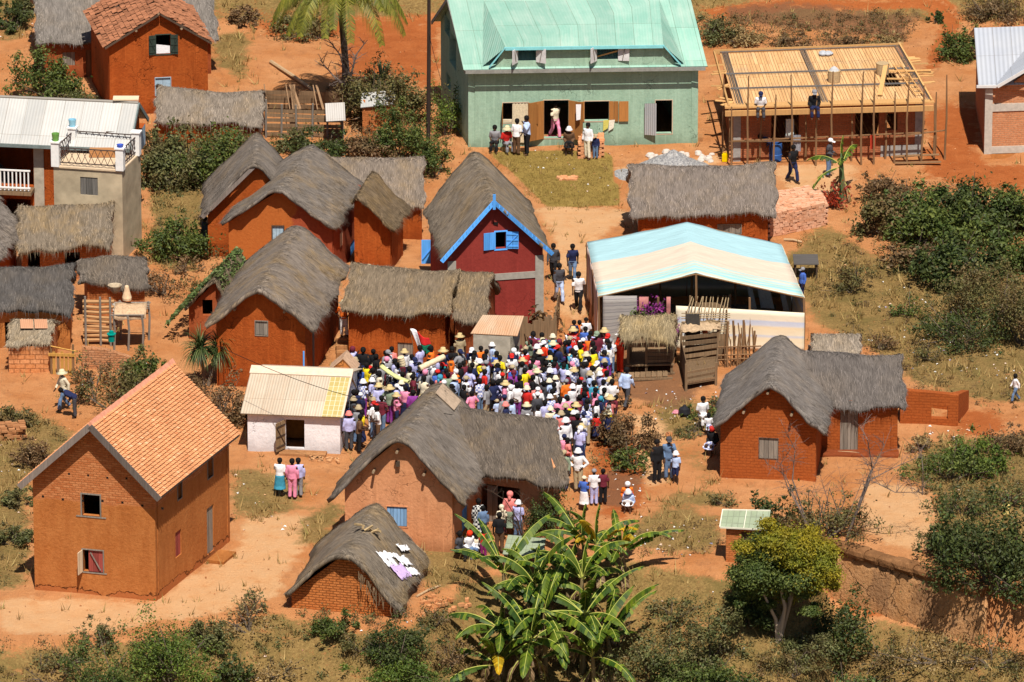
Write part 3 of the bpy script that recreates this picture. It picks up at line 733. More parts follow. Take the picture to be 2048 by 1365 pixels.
def garment(geo, u, v, w_, l_, mat, label, seed, lift=.2):
    rg = random.Random(seed); m = 8; mb = MB(); pts = []
    Rf_, Rb_, dl_, dr_ = geo; b0 = Rb_-Rf_; pr = on_plane(u, v, Rf_+V((0, 0, .12)), b0.cross(dr_))-Rf_; det = b0.x*dr_.y-b0.y*dr_.x
    u, v = (pr.x*dr_.y-pr.y*dr_.x)/det, (b0.x*pr.y-b0.y*pr.x)/det; sil = [rg.uniform(.55, 1) for _ in range(m+1)]
    for i in range(m+1):
        for j in range(m+1):
            a = (i/m-.5); b_ = (j/m-.5)*sil[i]
            p = on_roof(geo, u+(a*l_+rg.uniform(-.02, .02))*.16, v+(b_*w_+.25*a*rg.uniform(.9, 1.1))*.42, lift+rg.uniform(-.02, .035)); pts.append(p)
    mb.add(pts, [(i*(m+1)+j, i*(m+1)+j+1, (i+1)*(m+1)+j+1, (i+1)*(m+1)+j) for i in range(m) for j in range(m) if not (rg.random() < .06)])
    o = mb.thing('garment', mat, label, 'laundry', 'washing drying on the hut roof', smooth=True)
    md = o.modifiers.new('thick', 'SOLIDIFY'); md.thickness = .015; return o
WHC = m_cloth('white_cloth', (.80, .79, .82), .06)
for k, (u, v, w_, l_, m_, lab) in enumerate([(776, 1126, .62, .95, WHC, 'white shirt drying on hut thatch, left of the others'), (787, 1118, .22, .8, WHC, 'narrow white cloth drying between two shirts on thatch'), (808, 1127, .5, .9, WHC, 'white garment drying lower right of the narrow cloth'), (808, 1102, .3, .85, WHC, 'white garment drying highest up the hut thatch'),
        (803, 1148, .62, 1.2, m_cloth('lilac_cloth', (.58, .42, .72), .1), 'lilac cloth drying near the thatch eave'), (826, 1147, .35, .8, WHC, 'small white cloth at the eave beside the lilac cloth')]):
    garment(hut.geo, u, v, w_, l_, m_, lab, 20+k)

# --- big orange house, centre left
h = thatched('thatched_house', 'large bright orange mud house with brown-edged thatch above the white shed', gable_px((408,650),(630,660),(516,578),(592,453),2.75), 2.75, MUD_O, 9, c=(.25, .205, .17), amt=.75, side=(.4, .5), end=(.5, .35), n=5600, thick=.26, fringe=.3)
q = h.hole('f', 511, 643, 535, 671); h.walls(); h.leaf('f', q, GREYSH, .03, 'window_shutter', 3); h.frame('f', q, GREYSH, .03)
L_ = (h.B-h.A).length; pegs(h, 'f', [(L_*.22, 3.35), (L_*.5, 4.1), (L_*.78, 3.35)], .3)
mb = MB(); a = h.P('f', L_-.35, .9, .02); 
mb.box(h.P('f', L_-.06, .8, .035), .06, .05, .85); mb.build('blue_drainpipe', BLUE, h.root)
mb = MB(); mb.box(h.P('r', 1.6, 0, .03), .08, .08, 2.2); mb.build('corner_post', WOODG, h.root)
mb = MB(); a = V((h.B.x, h.B.y, 0)); u_ = V((1, -.1, 0)).normalized()
a = at(657, 722, 0)
# --- low thatched long house beside it
h = thatched('thatched_house', 'orange mud house with brown thatch eaves facing forward behind the flag', side_px((706,527),(918,540),(694,620),(886,630),2.3,1.35), 2.3, MUD_O, 11, c=(.215, .165, .115), amt=.6, side=(.3, .5), end=(.15, .25), n=5200, thick=.24, slen=.3)
q = h.hole('r', 795, 686, 826, 735); q2 = h.hole('r', 806, 626, 813, 640); h.walls(); h.leaf('r', q, GREYSH, .05, 'door', 5); h.swung('r', q2, GREYSH, 0, 60, .3)
h2 = thatched('thatched_hut', 'narrow thatched hut squeezed between orange house and tin lean-to', side_px((922,541),(985,549),(908,640),(966,650),2.2,1.4), 2.2, MUD_R, 13, c=(.20, .155, .11), amt=.6, side=(.3, .3), end=(.05, .2), n=1900, thick=.26, cat='hut'); h2.walls()
# --- tin lean-to
p = [at(941,667,2.0), at(1035,672,2.0), at(1048,632,2.55), at(965,630,2.55)]
root = empty('lean_to_shed', V((p[0].x+1, p[0].y+.6, 0)), 'small lean-to with rusty corrugated tin roof behind the crowd', 'shed')
mb = MB(); uvs = [(0, 2), (2, 2), (2, 0), (0, 0)]
mb.quad(*p, uv=uvs); mb.quad(*[x-V((0, 0, .03)) for x in p[::-1]], uv=uvs[::-1])
for i in range(4): a, b_ = p[i], p[(i+1) % 4]; mb.quad(a-V((0,0,.03)), b_-V((0,0,.03)), b_, a, uv=[(0,0)]*4)
mb.build('roof', m_sheet('rusty_tin', (.62, .44, .30), (.66, .36, .20), .1, .6, (.45, .20, .09)), root)
mb = MB(); f = lambda a, b_, t: a+(b_-a)*t
c_ = [f(p[0], p[1], .06), f(p[0], p[1], .9), f(p[3], p[2], .9), f(p[3], p[2], .06)]
for a, b_ in ((c_[0], c_[1]), (c_[1], c_[2]), (c_[3], c_[0])):
    inn = (c_[0]+c_[2])/2-(a+b_)/2; inn.z = 0; panel(mb, a, b_, -.2, a.z-.06, b_.z-.06, None, (), .1, inn)
mb.build('wall', CONC, root)

# --- red house with blue trim
Rf, Rb, dL, dR = gable_px((884,522),(1104,507),(988,404),(947,302),3.45)
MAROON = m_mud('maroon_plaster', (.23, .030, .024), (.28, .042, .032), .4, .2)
h = thatched('thatched_house', 'two-storey dark red house with blue bargeboards and blue window', (Rf, Rb, dL, dR), 3.4, MAROON, 15, c=(.265, .215, .165), amt=.6, side=(.3, .35), end=(.3, .3), n=6000, thick=.2, rnd_r=.1, flare=.05)
q = h.hole('f', 991, 464, 1012, 498); q1 = (q[0]-.55, q[0], q[2]-.05, q[3]+.05); h.walls()
mb = MB()
for d in (dL, dR): mb.bar(Rf-h.bu*.06+V((0, 0, .0)), Rf-h.bu*.06+d*1.01+V((0, 0, .0)), .05, .17)
mb.bar(Rf-h.bu*.1+V((0, 0, -.3)), Rf-h.bu*.1+V((0, 0, .35)), .12, .06)
for k in range(16):
    for d in (dL, dR): p = Rf-h.bu*.085+d*((k+.5)/16)+V((0, 0, -.03)); mb.bar(p, p+V((0, 0, .13)), .045, .02)
mb.build('bargeboard', BLUE, h.root)
h.frame('f', q, BLUE, .06); h.swung('f', q, BLUE, 0, 172, .52); h.swung('f', q, BLUE, 1, 165, .52, brace=BLUE)
mb = MB(); L_ = (h.B-h.A).length; GP = m_flat('grey_plaster', (.33, .30, .26), .15)
for s0, s1, top in ((-.03, .32, 3.3), (L_-.32, L_+.03, 3.3)): mb.hexa([h.P('f', s_, z_, o) for z_ in (-.3, top) for o in (0, .04) for s_ in (s0, s1)])
z_ = h.loc('f', 1040, 551)[1]; mb.hexa([h.P('f', s_, zz, o) for zz in (z_-.14, z_+.14) for o in (0, .035) for s_ in (.32, L_-.32)])
mb.hexa([h.P('r', s_, zz, o) for zz in (-.3, 3.25) for o in (0, .04) for s_ in (.0, .3)])
mb.build('pilaster', GP, h.root)
mb = MB(); mb.box(h.P('f', L_*.5, 4.75, .02), .2, .03, .12); mb.build('gable_vent', DARK, h.root)
# blue door of its left side, swung out
mb = MB(); a = at(843, 528, 0.4); mb.hexa([a+V((x, y, z)) for z in (0, 1.05) for y in (0, .05) for x in (0, .62)]); mb.bar(a+V((.05, -.02, .2)), a+V((.55, -.02, .85)), .06, .03)
mb.build('side_door', BLUE, h.root)

# --- pair of thatched houses behind
h = thatched('thatched_house', 'orange house with steep grey thatch at far left of the back row', gable_px((401,432),(617,432),(509,326),(513,266),1.9), 1.9, MUD_O, 17, c=GREY, amt=.35, side=(.3, .3), end=(.3, .2), n=3800, rnd_r=.12); h.walls()
mb = MB(); Rf, Rb, dL, dR = h.geo
mb.bar(Rf+V((0, 0, -.14))-h.bu*.03, Rf+dL*.97+V((0, 0, -.14))-h.bu*.03, .05, .16); mb.build('bargeboard', GB, h.root)
h = thatched('thatched_house', 'thatched house with orange and dark red gable and pale window shutter', gable_px((436,455),(672,458),(555,380),(622,291),2.5), 2.5, MUD_O, 19, c=GREY, amt=.6, side=(.35, .25), end=(.4, .3), n=5600, rnd_r=.14)
q = h.hole('f', 545, 453, 567, 481); qr = h.hole('r', 680, 464, 686, 494); qd = h.hole('r', 701, 482, 711, 525)
n = NT('two_colour_mud'); wv = n.coords('World'); a = h.P('f', (h.B-h.A).length*.62, 0); sx = n.node('ShaderNodeSeparateXYZ'); n.link(wv, sx.inputs[0])
nz = n.noise(wv, 1.2, 4)
gt = n.ramp(n.math('ADD', n.math('MULTIPLY', n.math('SUBTRACT', sx.outputs[0], a.x), .5), n.math('ADD', n.math('MULTIPLY', nz, .5), .2)), [(.44, 0.), (.5, 1.)])
fine = n.noise(wv, 8, 6, .75)
n.color(n.mix(.3, n.mix(gt, n.mix(nz, (.38, .092, .016), (.44, .13, .028)), (.27, .042, .026)), n.ramp(fine, [(.25, (.28, .06, .015)), (.75, (.60, .2, .05))]))); n.bump(fine, .4, .06); n.rough(.92)
h.wallmat = n.m; h.walls(); h.leaf('f', q, PALEB, .04, 'window_shutter', 3); h.frame('f', q, WOODD, .04); h.leaf('r', qr, CREAM, .02, 'window_shutter', 1); h.leaf('r', qd, BLUE, .03, 'door', 2)
PR = at(790,462,2.0); n_ = V((-(h.B-h.A).y, (h.B-h.A).x, 0)); Rf = on_plane(712,390,PR,n_); bq = h.bu*3.2
h = thatched('thatched_annex', 'orange annex whose drooping brown thatch hangs behind two-coloured gable', (Rf, Rf+V((bq.x, bq.y, 0)), V((-.2, .05, -.35)), PR-Rf), 1.9, MUD_O, 21, c=(.22, .16, .10), amt=.8, side=(.02, .3), end=(.45, .2), n=2600, fringe=.35, flare=.3); h.walls()
h = thatched('thatched_house', 'long low house with grey brown thatch at the back of the row', side_px((652,312),(848,316),(652,408),(848,412),1.65,1.45), 1.65, MUD_O, 23, c=(.235, .19, .155), amt=.5, side=(.3, .35), end=(.25, .1), n=4600, thick=.16, fringe=.1); h.walls()
h = thatched('thatched_house', 'long house with shaggy grey thatch behind the striped marquee', side_px((1258,332),(1550,326),(1268,428),(1545,430),1.75,1.45), 1.75, MUD_O, 25, c=(.225, .185, .16), amt=.25, side=(.3, .4), end=(.4, .35), n=6200, thick=.26)
q = h.hole('r', 1436, 450, 1482, 468); h.walls(); h.leaf('r', q, GREYSH, .04, 'window_shutter', 4); h.frame('r', q, WOODG, .03)

# --- right-hand brick house
h = thatched('thatched_house', 'orange mud brick gable house with grey thatch beside the bare tree', gable_px((1424,856),(1654,868),(1540,770),(1562,668),2.2), 2.2, BRK_M, 27, c=(.25, .22, .20), amt=.2, side=(.3, .45), end=(.45, .3), n=5600, thick=.24)
q = h.hole('f', 1518, 877, 1556, 919); h.walls(); h.leaf('f', q, GREYSH, .06, 'window_shutter', 4); h.frame('f', q, WOODG, .02, out=.0)
L_ = (h.B-h.A).length; pegs(h, 'f', [(L_*.25, 2.85), (L_*.5, 3.7), (L_*.75, 2.85)], .4)
h = thatched('thatched_wing', 'dark grey thatched wing with wooden door joined to brick gable house', side_px((1585,700),(1802,708),(1600,812),(1808,812),2.05,1.5), 2.05, BRK_M, 29, c=(.15, .13, .12), amt=.1, side=(.3, .35), end=(.2, .3), n=4800, thick=.22)
q = h.hole('r', 1680, 824, 1716, 903); h.walls(); h.leaf('r', q, GREYSH, .05, 'door', 5)
mb = MB(); mb.box(h.P('r', 2.2, -.25, .3), 3.4, .7, .33); mb.build('earth_step', MUD_R, h.root)
h = thatched('thatched_hut', 'tiny pale thatched hut behind the dark grey wing', side_px((1626,668),(1720,670),(1624,712),(1722,714),1.0,.6), 1.0, MUD_T, 31, c=(.30, .25, .20), amt=.3, side=(.2, .2), end=(.15, .15), n=1400, cat='hut'); h.walls()

# --- left cluster of huts
h = thatched('thatched_hut', 'shaggy straw thatched hut before the concrete terrace', side_px((38,412),(226,408),(34,496),(222,502),1.55,1.3), 1.55, BRK_R, 33, c=(.22, .175, .13), amt=.7, side=(.3, .6), end=(.15, .15), n=5000, thick=.3, fringe=.45, cat='hut', wob=.1); q = h.hole('r', 52, 505, 80, 545); q = h.hole('r', 130, 505, 160, 545); h.walls()
h = thatched('thatched_house', 'grey thatched house cut by the left edge above the dark hut', gable_px((-110,515),(2,515),(-55,462),(-4,402),1.9), 1.9, MUD_O, 35, c=(.27, .23, .2), amt=.2, n=2600); h.walls()
h = thatched('thatched_house', 'upper grey thatched roof at left edge below the white balcony', gable_px((-90,405),(-2,402),(-48,352),(-14,318),1.9), 1.9, MUD_O, 37, c=(.25, .21, .18), amt=.2, n=1700); h.walls()
h = thatched('thatched_house', 'blackened thatch house with torn drooping eave at left', side_px((-70,530),(146,533),(-70,616),(142,630),1.75,1.25), 1.75, MUD_T, 39, c=(.105, .095, .09), amt=.12, side=(.3, .4), end=(.2, .12), n=4800, thick=.26, fringe=.35, wob=.12); q = h.hole('r', 10, 645, 30, 690); h.walls()
h = thatched('thatched_hut', 'small hut with dark curved thatch beside wood racks', side_px((156,518),(292,517),(168,566),(290,578),1.55,.75), 1.55, BRK_R, 41, c=(.15, .125, .105), amt=.15, side=(.25, .3), end=(.3, .15), n=2400, thick=.26, cat='hut', wob=.11); h.walls()
h = thatched('hen_house', 'small brick hen house with pale thatch and two tin pieces on top', side_px((22,640),(108,640),(6,690),(106,692),1.25,.6), 1.25, m_brick('orange_block', (.56, .20, .06), (.70, .34, .16), (.24, .08, .025), .42, .2, .02, .9), 43, c=(.31, .25, .18), amt=.5, side=(.12, .12), end=(.06, .06), n=1900, thick=.2, cat='hut'); h.walls(); hen = h
for (u0, u1), lab in zip(((.22, .52), (.55, .85)), ('bent orange tin piece on the hen house thatch, left one', 'bent orange tin piece on the hen house thatch, right one')):
    mb = MB(); mb.hexa([on_roof(hen.geo, u+.05*k, v, .09+o) for o in (0, .03) for k, v in ((0, .12), (1, .45)) for u in (u0, u1)])
    mb.thing('tin_piece', m_sheet('orange_tin', (.66, .36, .22), (.6, .3, .17), .08, .3), lab, 'tin sheet')
# vine hut
h = thatched('thatched_hut', 'low thatched hut overgrown with green vines left of orange house', gable_px((366,622),(462,622),(428,560),(478,505),1.35), 1.35, MUD_R, 45, c=(.25, .19, .13), amt=.5, side=(.15, .2), end=(.3, .2), n=1800, thick=.2, cat='hut'); q = h.hole('f', 405, 600, 425, 632); h.walls(); vine_hut = h
# top left
h = thatched('thatched_house', 'red brown house with broad grey thatch at the top left', side_px((66,-22),(425,-30),(80,88),(430,80),1.75,1.65), 1.75, MUD_R, 47, c=(.215, .19, .17), amt=.15, side=(.3, .4), end=(.35, .3), n=6500, thick=.2); q = h.hole('r', 125, 105, 150, 132); q2 = h.hole('r', 172, 100, 200, 158); h.walls(); h.leaf('r', q, GREYSH, .06, 'window_shutter', 3); h.leaf('r', q2, m_wood('brown_door', (.22, .09, .04)), .05, 'door', 3)
h = thatched('thatched_hut', 'long low hut with pale shaggy thatch below the brown shingled house', side_px((314,173),(528,184),(312,238),(524,254),1.1,1.0), 1.1, MUD_O, 49, c=(.26, .215, .175), amt=.4, side=(.2, .25), end=(.1, .1), n=4200, thick=.2, fringe=.35, cat='hut'); h.walls()
Rf, Rb, dL, dR = gable_px((208,96),(426,86),(320,26),(278,-46),3.3)
h = House('shingled_house', 'tall orange house with brown wooden shingle roof and dark shutters', Rf, Rb, dL, dR, 0, MUD_O, side=(.28, .2), end=(.3, .2), top_gap=.14)
q = h.hole('f', 312, 70, 341, 109); q2 = h.hole('f', 311, 156, 341, 190); h.walls(); h.frame('f', q, GRN, .04); h.swung('f', q, GRN, 0, 168, .34, brace=GRN); h.swung('f', q, GRN, 1, 168, .34, brace=GRN)
mb = MB(); s0, s1, z0, z1 = q; mb.quad(h.P('f', s0+.02, z0+.02, -.08), h.P('f', s1-.02, z0+.02, -.08), h.P('f', s1-.02, z0+(z1-z0)*.4, -.08), h.P('f', s0+.02, z0+(z1-z0)*.5, -.08)); mb.build('curtain', WHC, h.root)
h.leaf('f', q2, PALEB, .04, 'window_shutter', 2); h.frame('f', q2, PALEB, .03)
mb = MB()
for d in (dL, dR): mb.hexa([p+V((0, 0, o)) for o in (-.12, -.02) for p in (Rf+d*.01, Rb+d*.01, Rf+d*.98, Rb+d*.98)])
mb.build('roof', WOODD, h.root)
SH = m_wood('brown_shingles', (.30, .125, .065), .35)
for k, d in enumerate((dL, dR)): tile_roof(h, Rf, Rb, d, SH, 'roof_shingles', 13, 20, ragged=.04, seed=k+8, lift=.05, chaos=.035)
pegs(h, 'f', [((h.B-h.A).length*t, z_) for t, z_ in ((.27, 4.0), (.5, 4.75), (.73, 4.0))], .3)
# --- mint green building
RL, RR = at(895,-4,5.95), at(1379,-11,5.95); E0, E1 = at(931,140,3.75), at(1411,133,3.75)
d = ((E0-RL)+(E1-RR))/2; MINT = m_mud('mint_plaster', (.28, .43, .32), (.34, .49, .38), .6, .2)
h = House('green_building', 'large mint green building with turquoise metal roof and long dormer', RL, RR, V((-d.x, -d.y, d.z)), d, 0, MINT, 'building', (.5, .5), (.3, .3), top_gap=.1, th=.3)
mq = {}
for k, px in {'w1': (1006,206,1056,246), 'door': (1088,201,1137,277), 'w2': (1169,203,1218,243), 'd2': (1311,201,1344,268)}.items(): mq[k] = h.hole('r', *px)
ql = h.hole('f', 899, 70, 912, 132); ql2 = h.hole('f', 893, 150, 901, 178); qd = h.hole('f', 889, 35, 900, 70); h.walls()
TURQ = m_sheet('turquoise_sheets', (.23, .44, .36), (.33, .51, .43), .12, .6, (.45, .52, .46), .6, .14)
def slab(mb, q, t=.04, uv=None):
    q = [V(x) for x in q]; nrm = (q[1]-q[0]).cross(q[3]-q[0]).normalized(); nrm = nrm if nrm.z > 0 else -nrm
    w_, l_ = (q[1]-q[0]).length, (q[3]-q[0]).length; uv = uv or [(0, l_), (w_, l_), (w_, 0), (0, 0)]
    lo = [x-nrm*t for x in q]; mb.quad(*q, uv=uv); mb.quad(*lo[::-1], uv=uv[::-1])
    for i in range(4): mb.quad(lo[i], lo[(i+1) % 4], q[(i+1) % 4], q[i], uv=[(0, 0)]*4)
mb = MB(); dL_ = V((-d.x, -d.y, d.z))
slab(mb, [RL+d, RR+d, RR, RL]); slab(mb, [RR+dL_, RL+dL_, RL-V((0, 0, .002)), RR-V((0, 0, .002))]); mb.tube([RL, RR], .09, 8)
mb.build('roof', TURQ, h.root)
mb = MB(); mb.bar(E0+V((0, -.03, -.1)), E1+V((0, -.03, -.1)), .05, .16); mb.bar(RL+V((-.02, 0, -.1)), E0+V((-.02, 0, -.1)), .05, .16); mb.bar(RL+V((-.02, 0, -.1)), RL+dL_+V((-.02, 0, -.1)), .05, .16)
mb.build('fascia', m_flat('grey_fascia', (.25, .25, .23), .2), h.root)
# long dormer
u_ = (RR-RL).normalized(); fr = V((-u_.y, u_.x, 0)); fr = fr if fr.dot(d) > 0 else -fr
LIGHTB = m_flat('turquoise_trim', (.22, .58, .62), .1)
def rp(px, py):      # point on the front roof slope
    return on_plane(px, py, RL, (RR-RL).cross(d))
b0, b1 = rp(990, 135), rp(1352, 130); b1.z = b0.z
vp = lambda px, py: on_plane(px, py, b0, fr)
t0, t1 = vp(1010, 92), vp(1326, 86); t1.z = t0.z
dq = [(vp(1036, 96), vp(1072, 122)), (vp(1194, 92), vp(1236, 119))]
mb = MB(); L_ = (b1-b0).length; du = (b1-b0).normalized(); H_ = t0.z-b0.z
hs = []
for a, c_ in dq: s0, s1 = (a-b0).dot(du), (c_-b0).dot(du); hs.append((s0, s1, c_.z, a.z))
x0, x1 = (t0-b0).dot(du), (t1-b0).dot(du)
panel(mb, b0+du*x0, b0+du*x1, b0.z-.12, t0.z, None, None, [(a-x0, b_-x0, c_, e) for a, b_, c_, e in hs], .12, -fr)
for pts in ((b0, b0+du*x0, t0), (b0+du*x1, b1, t1)):
    mb.add([p+fr*o for o in (0, -.12) for p in pts], [(0, 1, 2), (5, 4, 3), (0, 2, 5, 3)])
mb.build('dormer_wall', MINT, h.root)
hp0, hp1 = rp(968, 6), rp(1318, 0)
mb = MB(); o_ = fr*.22+V((0, 0, -.02)); slab(mb, [t0+o_, t1+o_, hp1+V((0, 0, .06)), hp0+V((0, 0, .06))], .05)
c0, c1 = rp(935+28, 60), rp(1352, 50)
for a, b_, c_ in ((t0+o_, hp0+V((0, 0, .06)), b0+V((-.55, 0, .05))), (hp1+V((0, 0, .06)), t1+o_, b1+V((.35, 0, .05)))):
    mb.add([a, b_, c_], [(0, 1, 2)], [(0, 0), (2, 0), (1, 2)])
mb.build('dormer_roof', TURQ, h.root)
mb = MB(); mb.bar(t0+o_+fr*.02+V((0, 0, -.05)), t1+o_+fr*.02+V((0, 0, -.05)), .05, .14); mb.bar(t0+o_+V((0, 0, .0)), b0+fr*.1+V((-.25, 0, .04)), .13, .06); mb.bar(t1+o_+V((0, 0, .0)), b1+fr*.1+V((.2, 0, .04)), .13, .06)
mb.build('dormer_trim', LIGHTB, h.root)
for (s0, s1, z0, z1), angs in zip(hs, ((120, 145), (125, 170))):
    for k, ang in enumerate(angs):
        hx = s0 if k == 0 else s1; sg = 1 if k == 0 else -1; wd = .5; ca, sa = math.cos(R(ang)), math.sin(R(ang)); mb = MB()
        mb.hexa([b0+du*(hx+sg*(t*ca-o*sa))+V((0, 0, z-b0.z))+fr*(.03+t*sa+o*ca) for z in (z0-.05, z1) for o in (0, .03) for t in (0, wd)])
        sh = mb.build('dormer_shutter', m_flat('grey_white_paint', (.62, .61, .62), .12), h.root)
        m2 = MB(); f_ = lambda t, z: b0+du*(hx+sg*t*ca)+V((0, 0, z-b0.z))+fr*(.03+t*sa); m2.bar(f_(.2, z0+.05)+fr*.045, f_(.3, z1-.08)+fr*.045, .03, .02); m2.build('latch', WOODG, sh)
mb = MB(); s0, s1, z0, z1 = hs[1]; mb.bar(b0+du*s0+V((0, 0, z0-b0.z+.1))-fr*.15, b0+du*s1+V((0, 0, z0-b0.z+.35))-fr*.15, .06); mb.build('inner_plank', WOODY, h.root)
mb = MB(); s0, s1, z0, z1 = hs[0]
# ground floor joinery
BRD = m_wood('varnished_doors', (.36, .155, .045), .25)
def panels(wall, q, side, ang, wd, name):
    o = h.swung(wall, q, BRD, side, ang, wd, name); return o
panels('r', mq['door'], 0, 150, .82, 'door'); panels('r', mq['door'], 1, 148, .72, 'door')
panels('r', mq['w1'], 0, 95, .5, 'window_shutter'); panels('r', mq['w1'], 1, 150, .5, 'window_shutter'); panels('r', mq['w2'], 0, 165, .42, 'window_shutter'); panels('r', mq['w2'], 1, 175, .42, 'window_shutter')
s0, s1, z0, z1 = mq['w2']; q = (s1+.44, s1+.86, z0, z1); mb = MB(); mb.hexa([h.P('r', s_, z, o) for z in (z0, z1) for o in (.06, .09) for s_ in (s1+.44, s1+.86)]); mb.build('window_shutter', BRD, h.root)
for k in ('w1', 'door', 'w2', 'd2'): h.frame('r', mq[k], m_flat('cream_frame', (.55, .43, .32), .1), .035, out=.012)
s0, s1, z0, z1 = mq['w1']; mb = MB(); m_ = 10
for i in range(m_):
    a, b_ = s0+.42+i*.07, s0+.49+i*.07; o = lambda t: .02+.03*(t % 2)
    mb.quad(h.P('r', a-.02*(1), z0-.9, o(i)+.05), h.P('r', b_-.02, z0-.9, o(i+1)+.05), h.P('r', b_, z1, o(i+1)-.05), h.P('r', a, z1, o(i)-.05))
mb.build('curtain', m_cloth('cream_curtain', (.62, .52, .36)), h.root)
s0, s1, z0, z1 = mq['w1']; mb = MB(); mb.box(h.P('r', (s0+s1)/2, z0, -.1), s1-s0, .12, .12); mb.build('window_sill', m_flat('pale_wood', (.6, .5, .36)), h.root)
TIN = m_sheet('plain_grey_tin', (.42, .44, .46), (.48, .49, .5), .1, .15)
s0, s1, z0, z1 = mq['d2']; mb = MB(); a, b_ = h.P('r', s0-.5, z0, .1), h.P('r', s0+.02, z0, .25); mb.quad(a, b_, b_+V((0, -.02, z1-z0-.05)), a+V((0, -.02, z1-z0-.1)), [(0, 2), (.6, 2), (.6, 0), (0, 0)]); mb.build('tin_door', TIN, h.root)
mb = MB(); s0, s1, z0, z1 = mq['w2']
for k, (s_, c_) in enumerate(((s1-.15, (.55, .5, .12)), (s1+.1, (.7, .66, .55)))):
    mb = MB(); p = h.P('r', s_, z0, .06); mb.quad(p+V((-.12, -.02, -.45)), p+V((.1, -.02, -.3)), p+V((.16, 0, .08)), p+V((-.1, 0, .06))); mb.thing('hung_cloth', m_cloth('sill_cloth%d' % k, c_), ['yellow cloth hung over the green building window sill', 'white cloth draped over shutter of green building'][k], 'cloth')
s0, s1, z0, z1 = mq['door']; mb = MB(); p = h.P('r', s1+.4, z1-.1, .5); mb.quad(p+V((-.08, 0, -.7)), p+V((.1, 0, -.65)), p+V((.13, 0, .05)), p+V((-.1, 0, .05))); mb.thing('hung_towel', WHC, 'white towel hung on the open varnished door', 'towel')
EARTH = m_mud('earth_kerb', (.42, .19, .075), (.52, .27, .12), .4)
mb = MB()
for a0, a1 in ((955, 1245), (1250, 1310), (1318, 1405)):
    p, q_ = at(a0, 284, 0), at(a1, 281, 0); nn = V((0, -.28, 0)); mb.hexa([x+V((0, 0, z)) for z in (-.2, .22) for x in (p+nn, q_+nn, p+V((0, .32, 0)), q_+V((0, .32, 0)))])
mb.build('plinth', EARTH, h.root)
for px0, px1, py in ((1250, 1312, 296), (1318, 1405, 298)):
    pass
mb = MB(); p = at(950, 0+275, 0)
for i in range(3): mb.box(at(945-6*i, 262-9*i, 0)+V((0, 0, -.1)), .6, .6, .25+.12*i, rz=.2)
mb.build('steps', EARTH, h.root)

# --- building under construction
zd = 2.72
P4 = [at(1458,216,zd), at(1872,205,zd), at(1806,92,zd), at(1428,106,zd)]
F = lambda u, v, z=0.: P4[0]*(1-u)*(1-v)+P4[1]*u*(1-v)+P4[2]*u*v+P4[3]*(1-u)*v+V((0, 0, z))
root = empty('unfinished_building', F(.5, .5, -zd), 'unfinished brick building with a board and bamboo roof deck', 'building')
mb = MB(); nb = 46
for r_ in range(4):
    for i in range(nb):
        if r_ == 1 and 37 < i < 42: continue
        if r_ == 0 and .0: continue
        u0, u1 = .03+.93*i/nb+.0002, .03+.93*(i+1)/nb-.0002; v0, v1 = .06+.235*r_+rnd.uniform(-.004, .004), .06+.235*(r_+1)-.004
        z = rnd.uniform(0, .003); mb.hexa([F(u, v, zz+z) for zz in (-.05, 0) for v in (v0, v1) for u in (u0, u1)])
DECK = NT('deck_boards'); _c = DECK.mix(1., DECK.ramp(DECK.island(), [(0., (.60, .34, .15)), (.5, (.66, .39, .18)), (1., (.70, .44, .22))]), DECK.ramp(DECK.noise(DECK.coords('World', (9, .9, 1)), 1, 5), [(.3, .8), (.7, 1.1)]), 'MULTIPLY')
_c = DECK.mix(DECK.ramp(DECK.noise(DECK.coords('World'), .8, 5), [(.55, 0.), (.75, .45)]), _c, (.34, .27, .19)); DECK.color(_c); DECK = DECK.m
mb.build('deck', DECK, root)
LATH = m_flat('bamboo_lath', (.33, .20, .10), .3); mb = MB()
for i in range(58):
    u = .035+.92*(i+rnd.uniform(-.15, .15))/57; mb.bar(F(u, .05, .02), F(u+rnd.uniform(-.004, .004), .985, .02), .013, .013)
mb.build('bamboo_laths', LATH, root)
mb = MB(); GR = m_flat('grey_rebar', (.14, .13, .125), .3)
for u in (.045, .455, .955):
    for k in range(5): mb.tube([F(u+.007*k+rnd.uniform(-.003, .003), .03, .07), F(u+.007*k-.004, 1.0, .09)], .014, 4)
for v in (.30, .565, .97):
    for k in range(3): mb.tube([F(.03, v+.010*k, .085), F(.96, v+.010*k, .085)], .013, 4)
mb.build('reinforcing_bars', GR, root)
mb = MB()     # edge boards all round
mb.hexa([F(u, v, z) for z in (-.02, .06) for v in (-.01, .055) for u in (-.02, .99)]); mb.hexa([F(u, v, z) for z in (-.34, -.10) for v in (-.022, -.012) for u in (-.02, .985)])
mb.hexa([F(u, v, z) for z in (-.02, .16) for v in (.985, .995) for u in (-.0, 1.)]); mb.hexa([F(u, v, z) for z in (-.02, .16) for v in (-.0, 1.) for u in (.975, .983)]); mb.hexa([F(u, v, z) for z in (-.02, .12) for v in (.0, 1.) for u in (-.004, .004)])
for k in range(13):
    v = rnd.uniform(.0, .9); a = F(1.0, v, rnd.uniform(-.1, .05)); mb.bar(a+V((-.5, rnd.uniform(-.3, .3), 0)), a+V((rnd.uniform(.2, .7), rnd.uniform(-.3, .3), 0)), .16, .03)
for k in range(9):
    v = rnd.uniform(.0, .9); a = F(0, v, rnd.uniform(-.15, .02)); mb.bar(a+V((.3, rnd.uniform(-.3, .3), 0)), a+V((-rnd.uniform(.2, .6), rnd.uniform(-.4, .4), 0)), .16, .03)
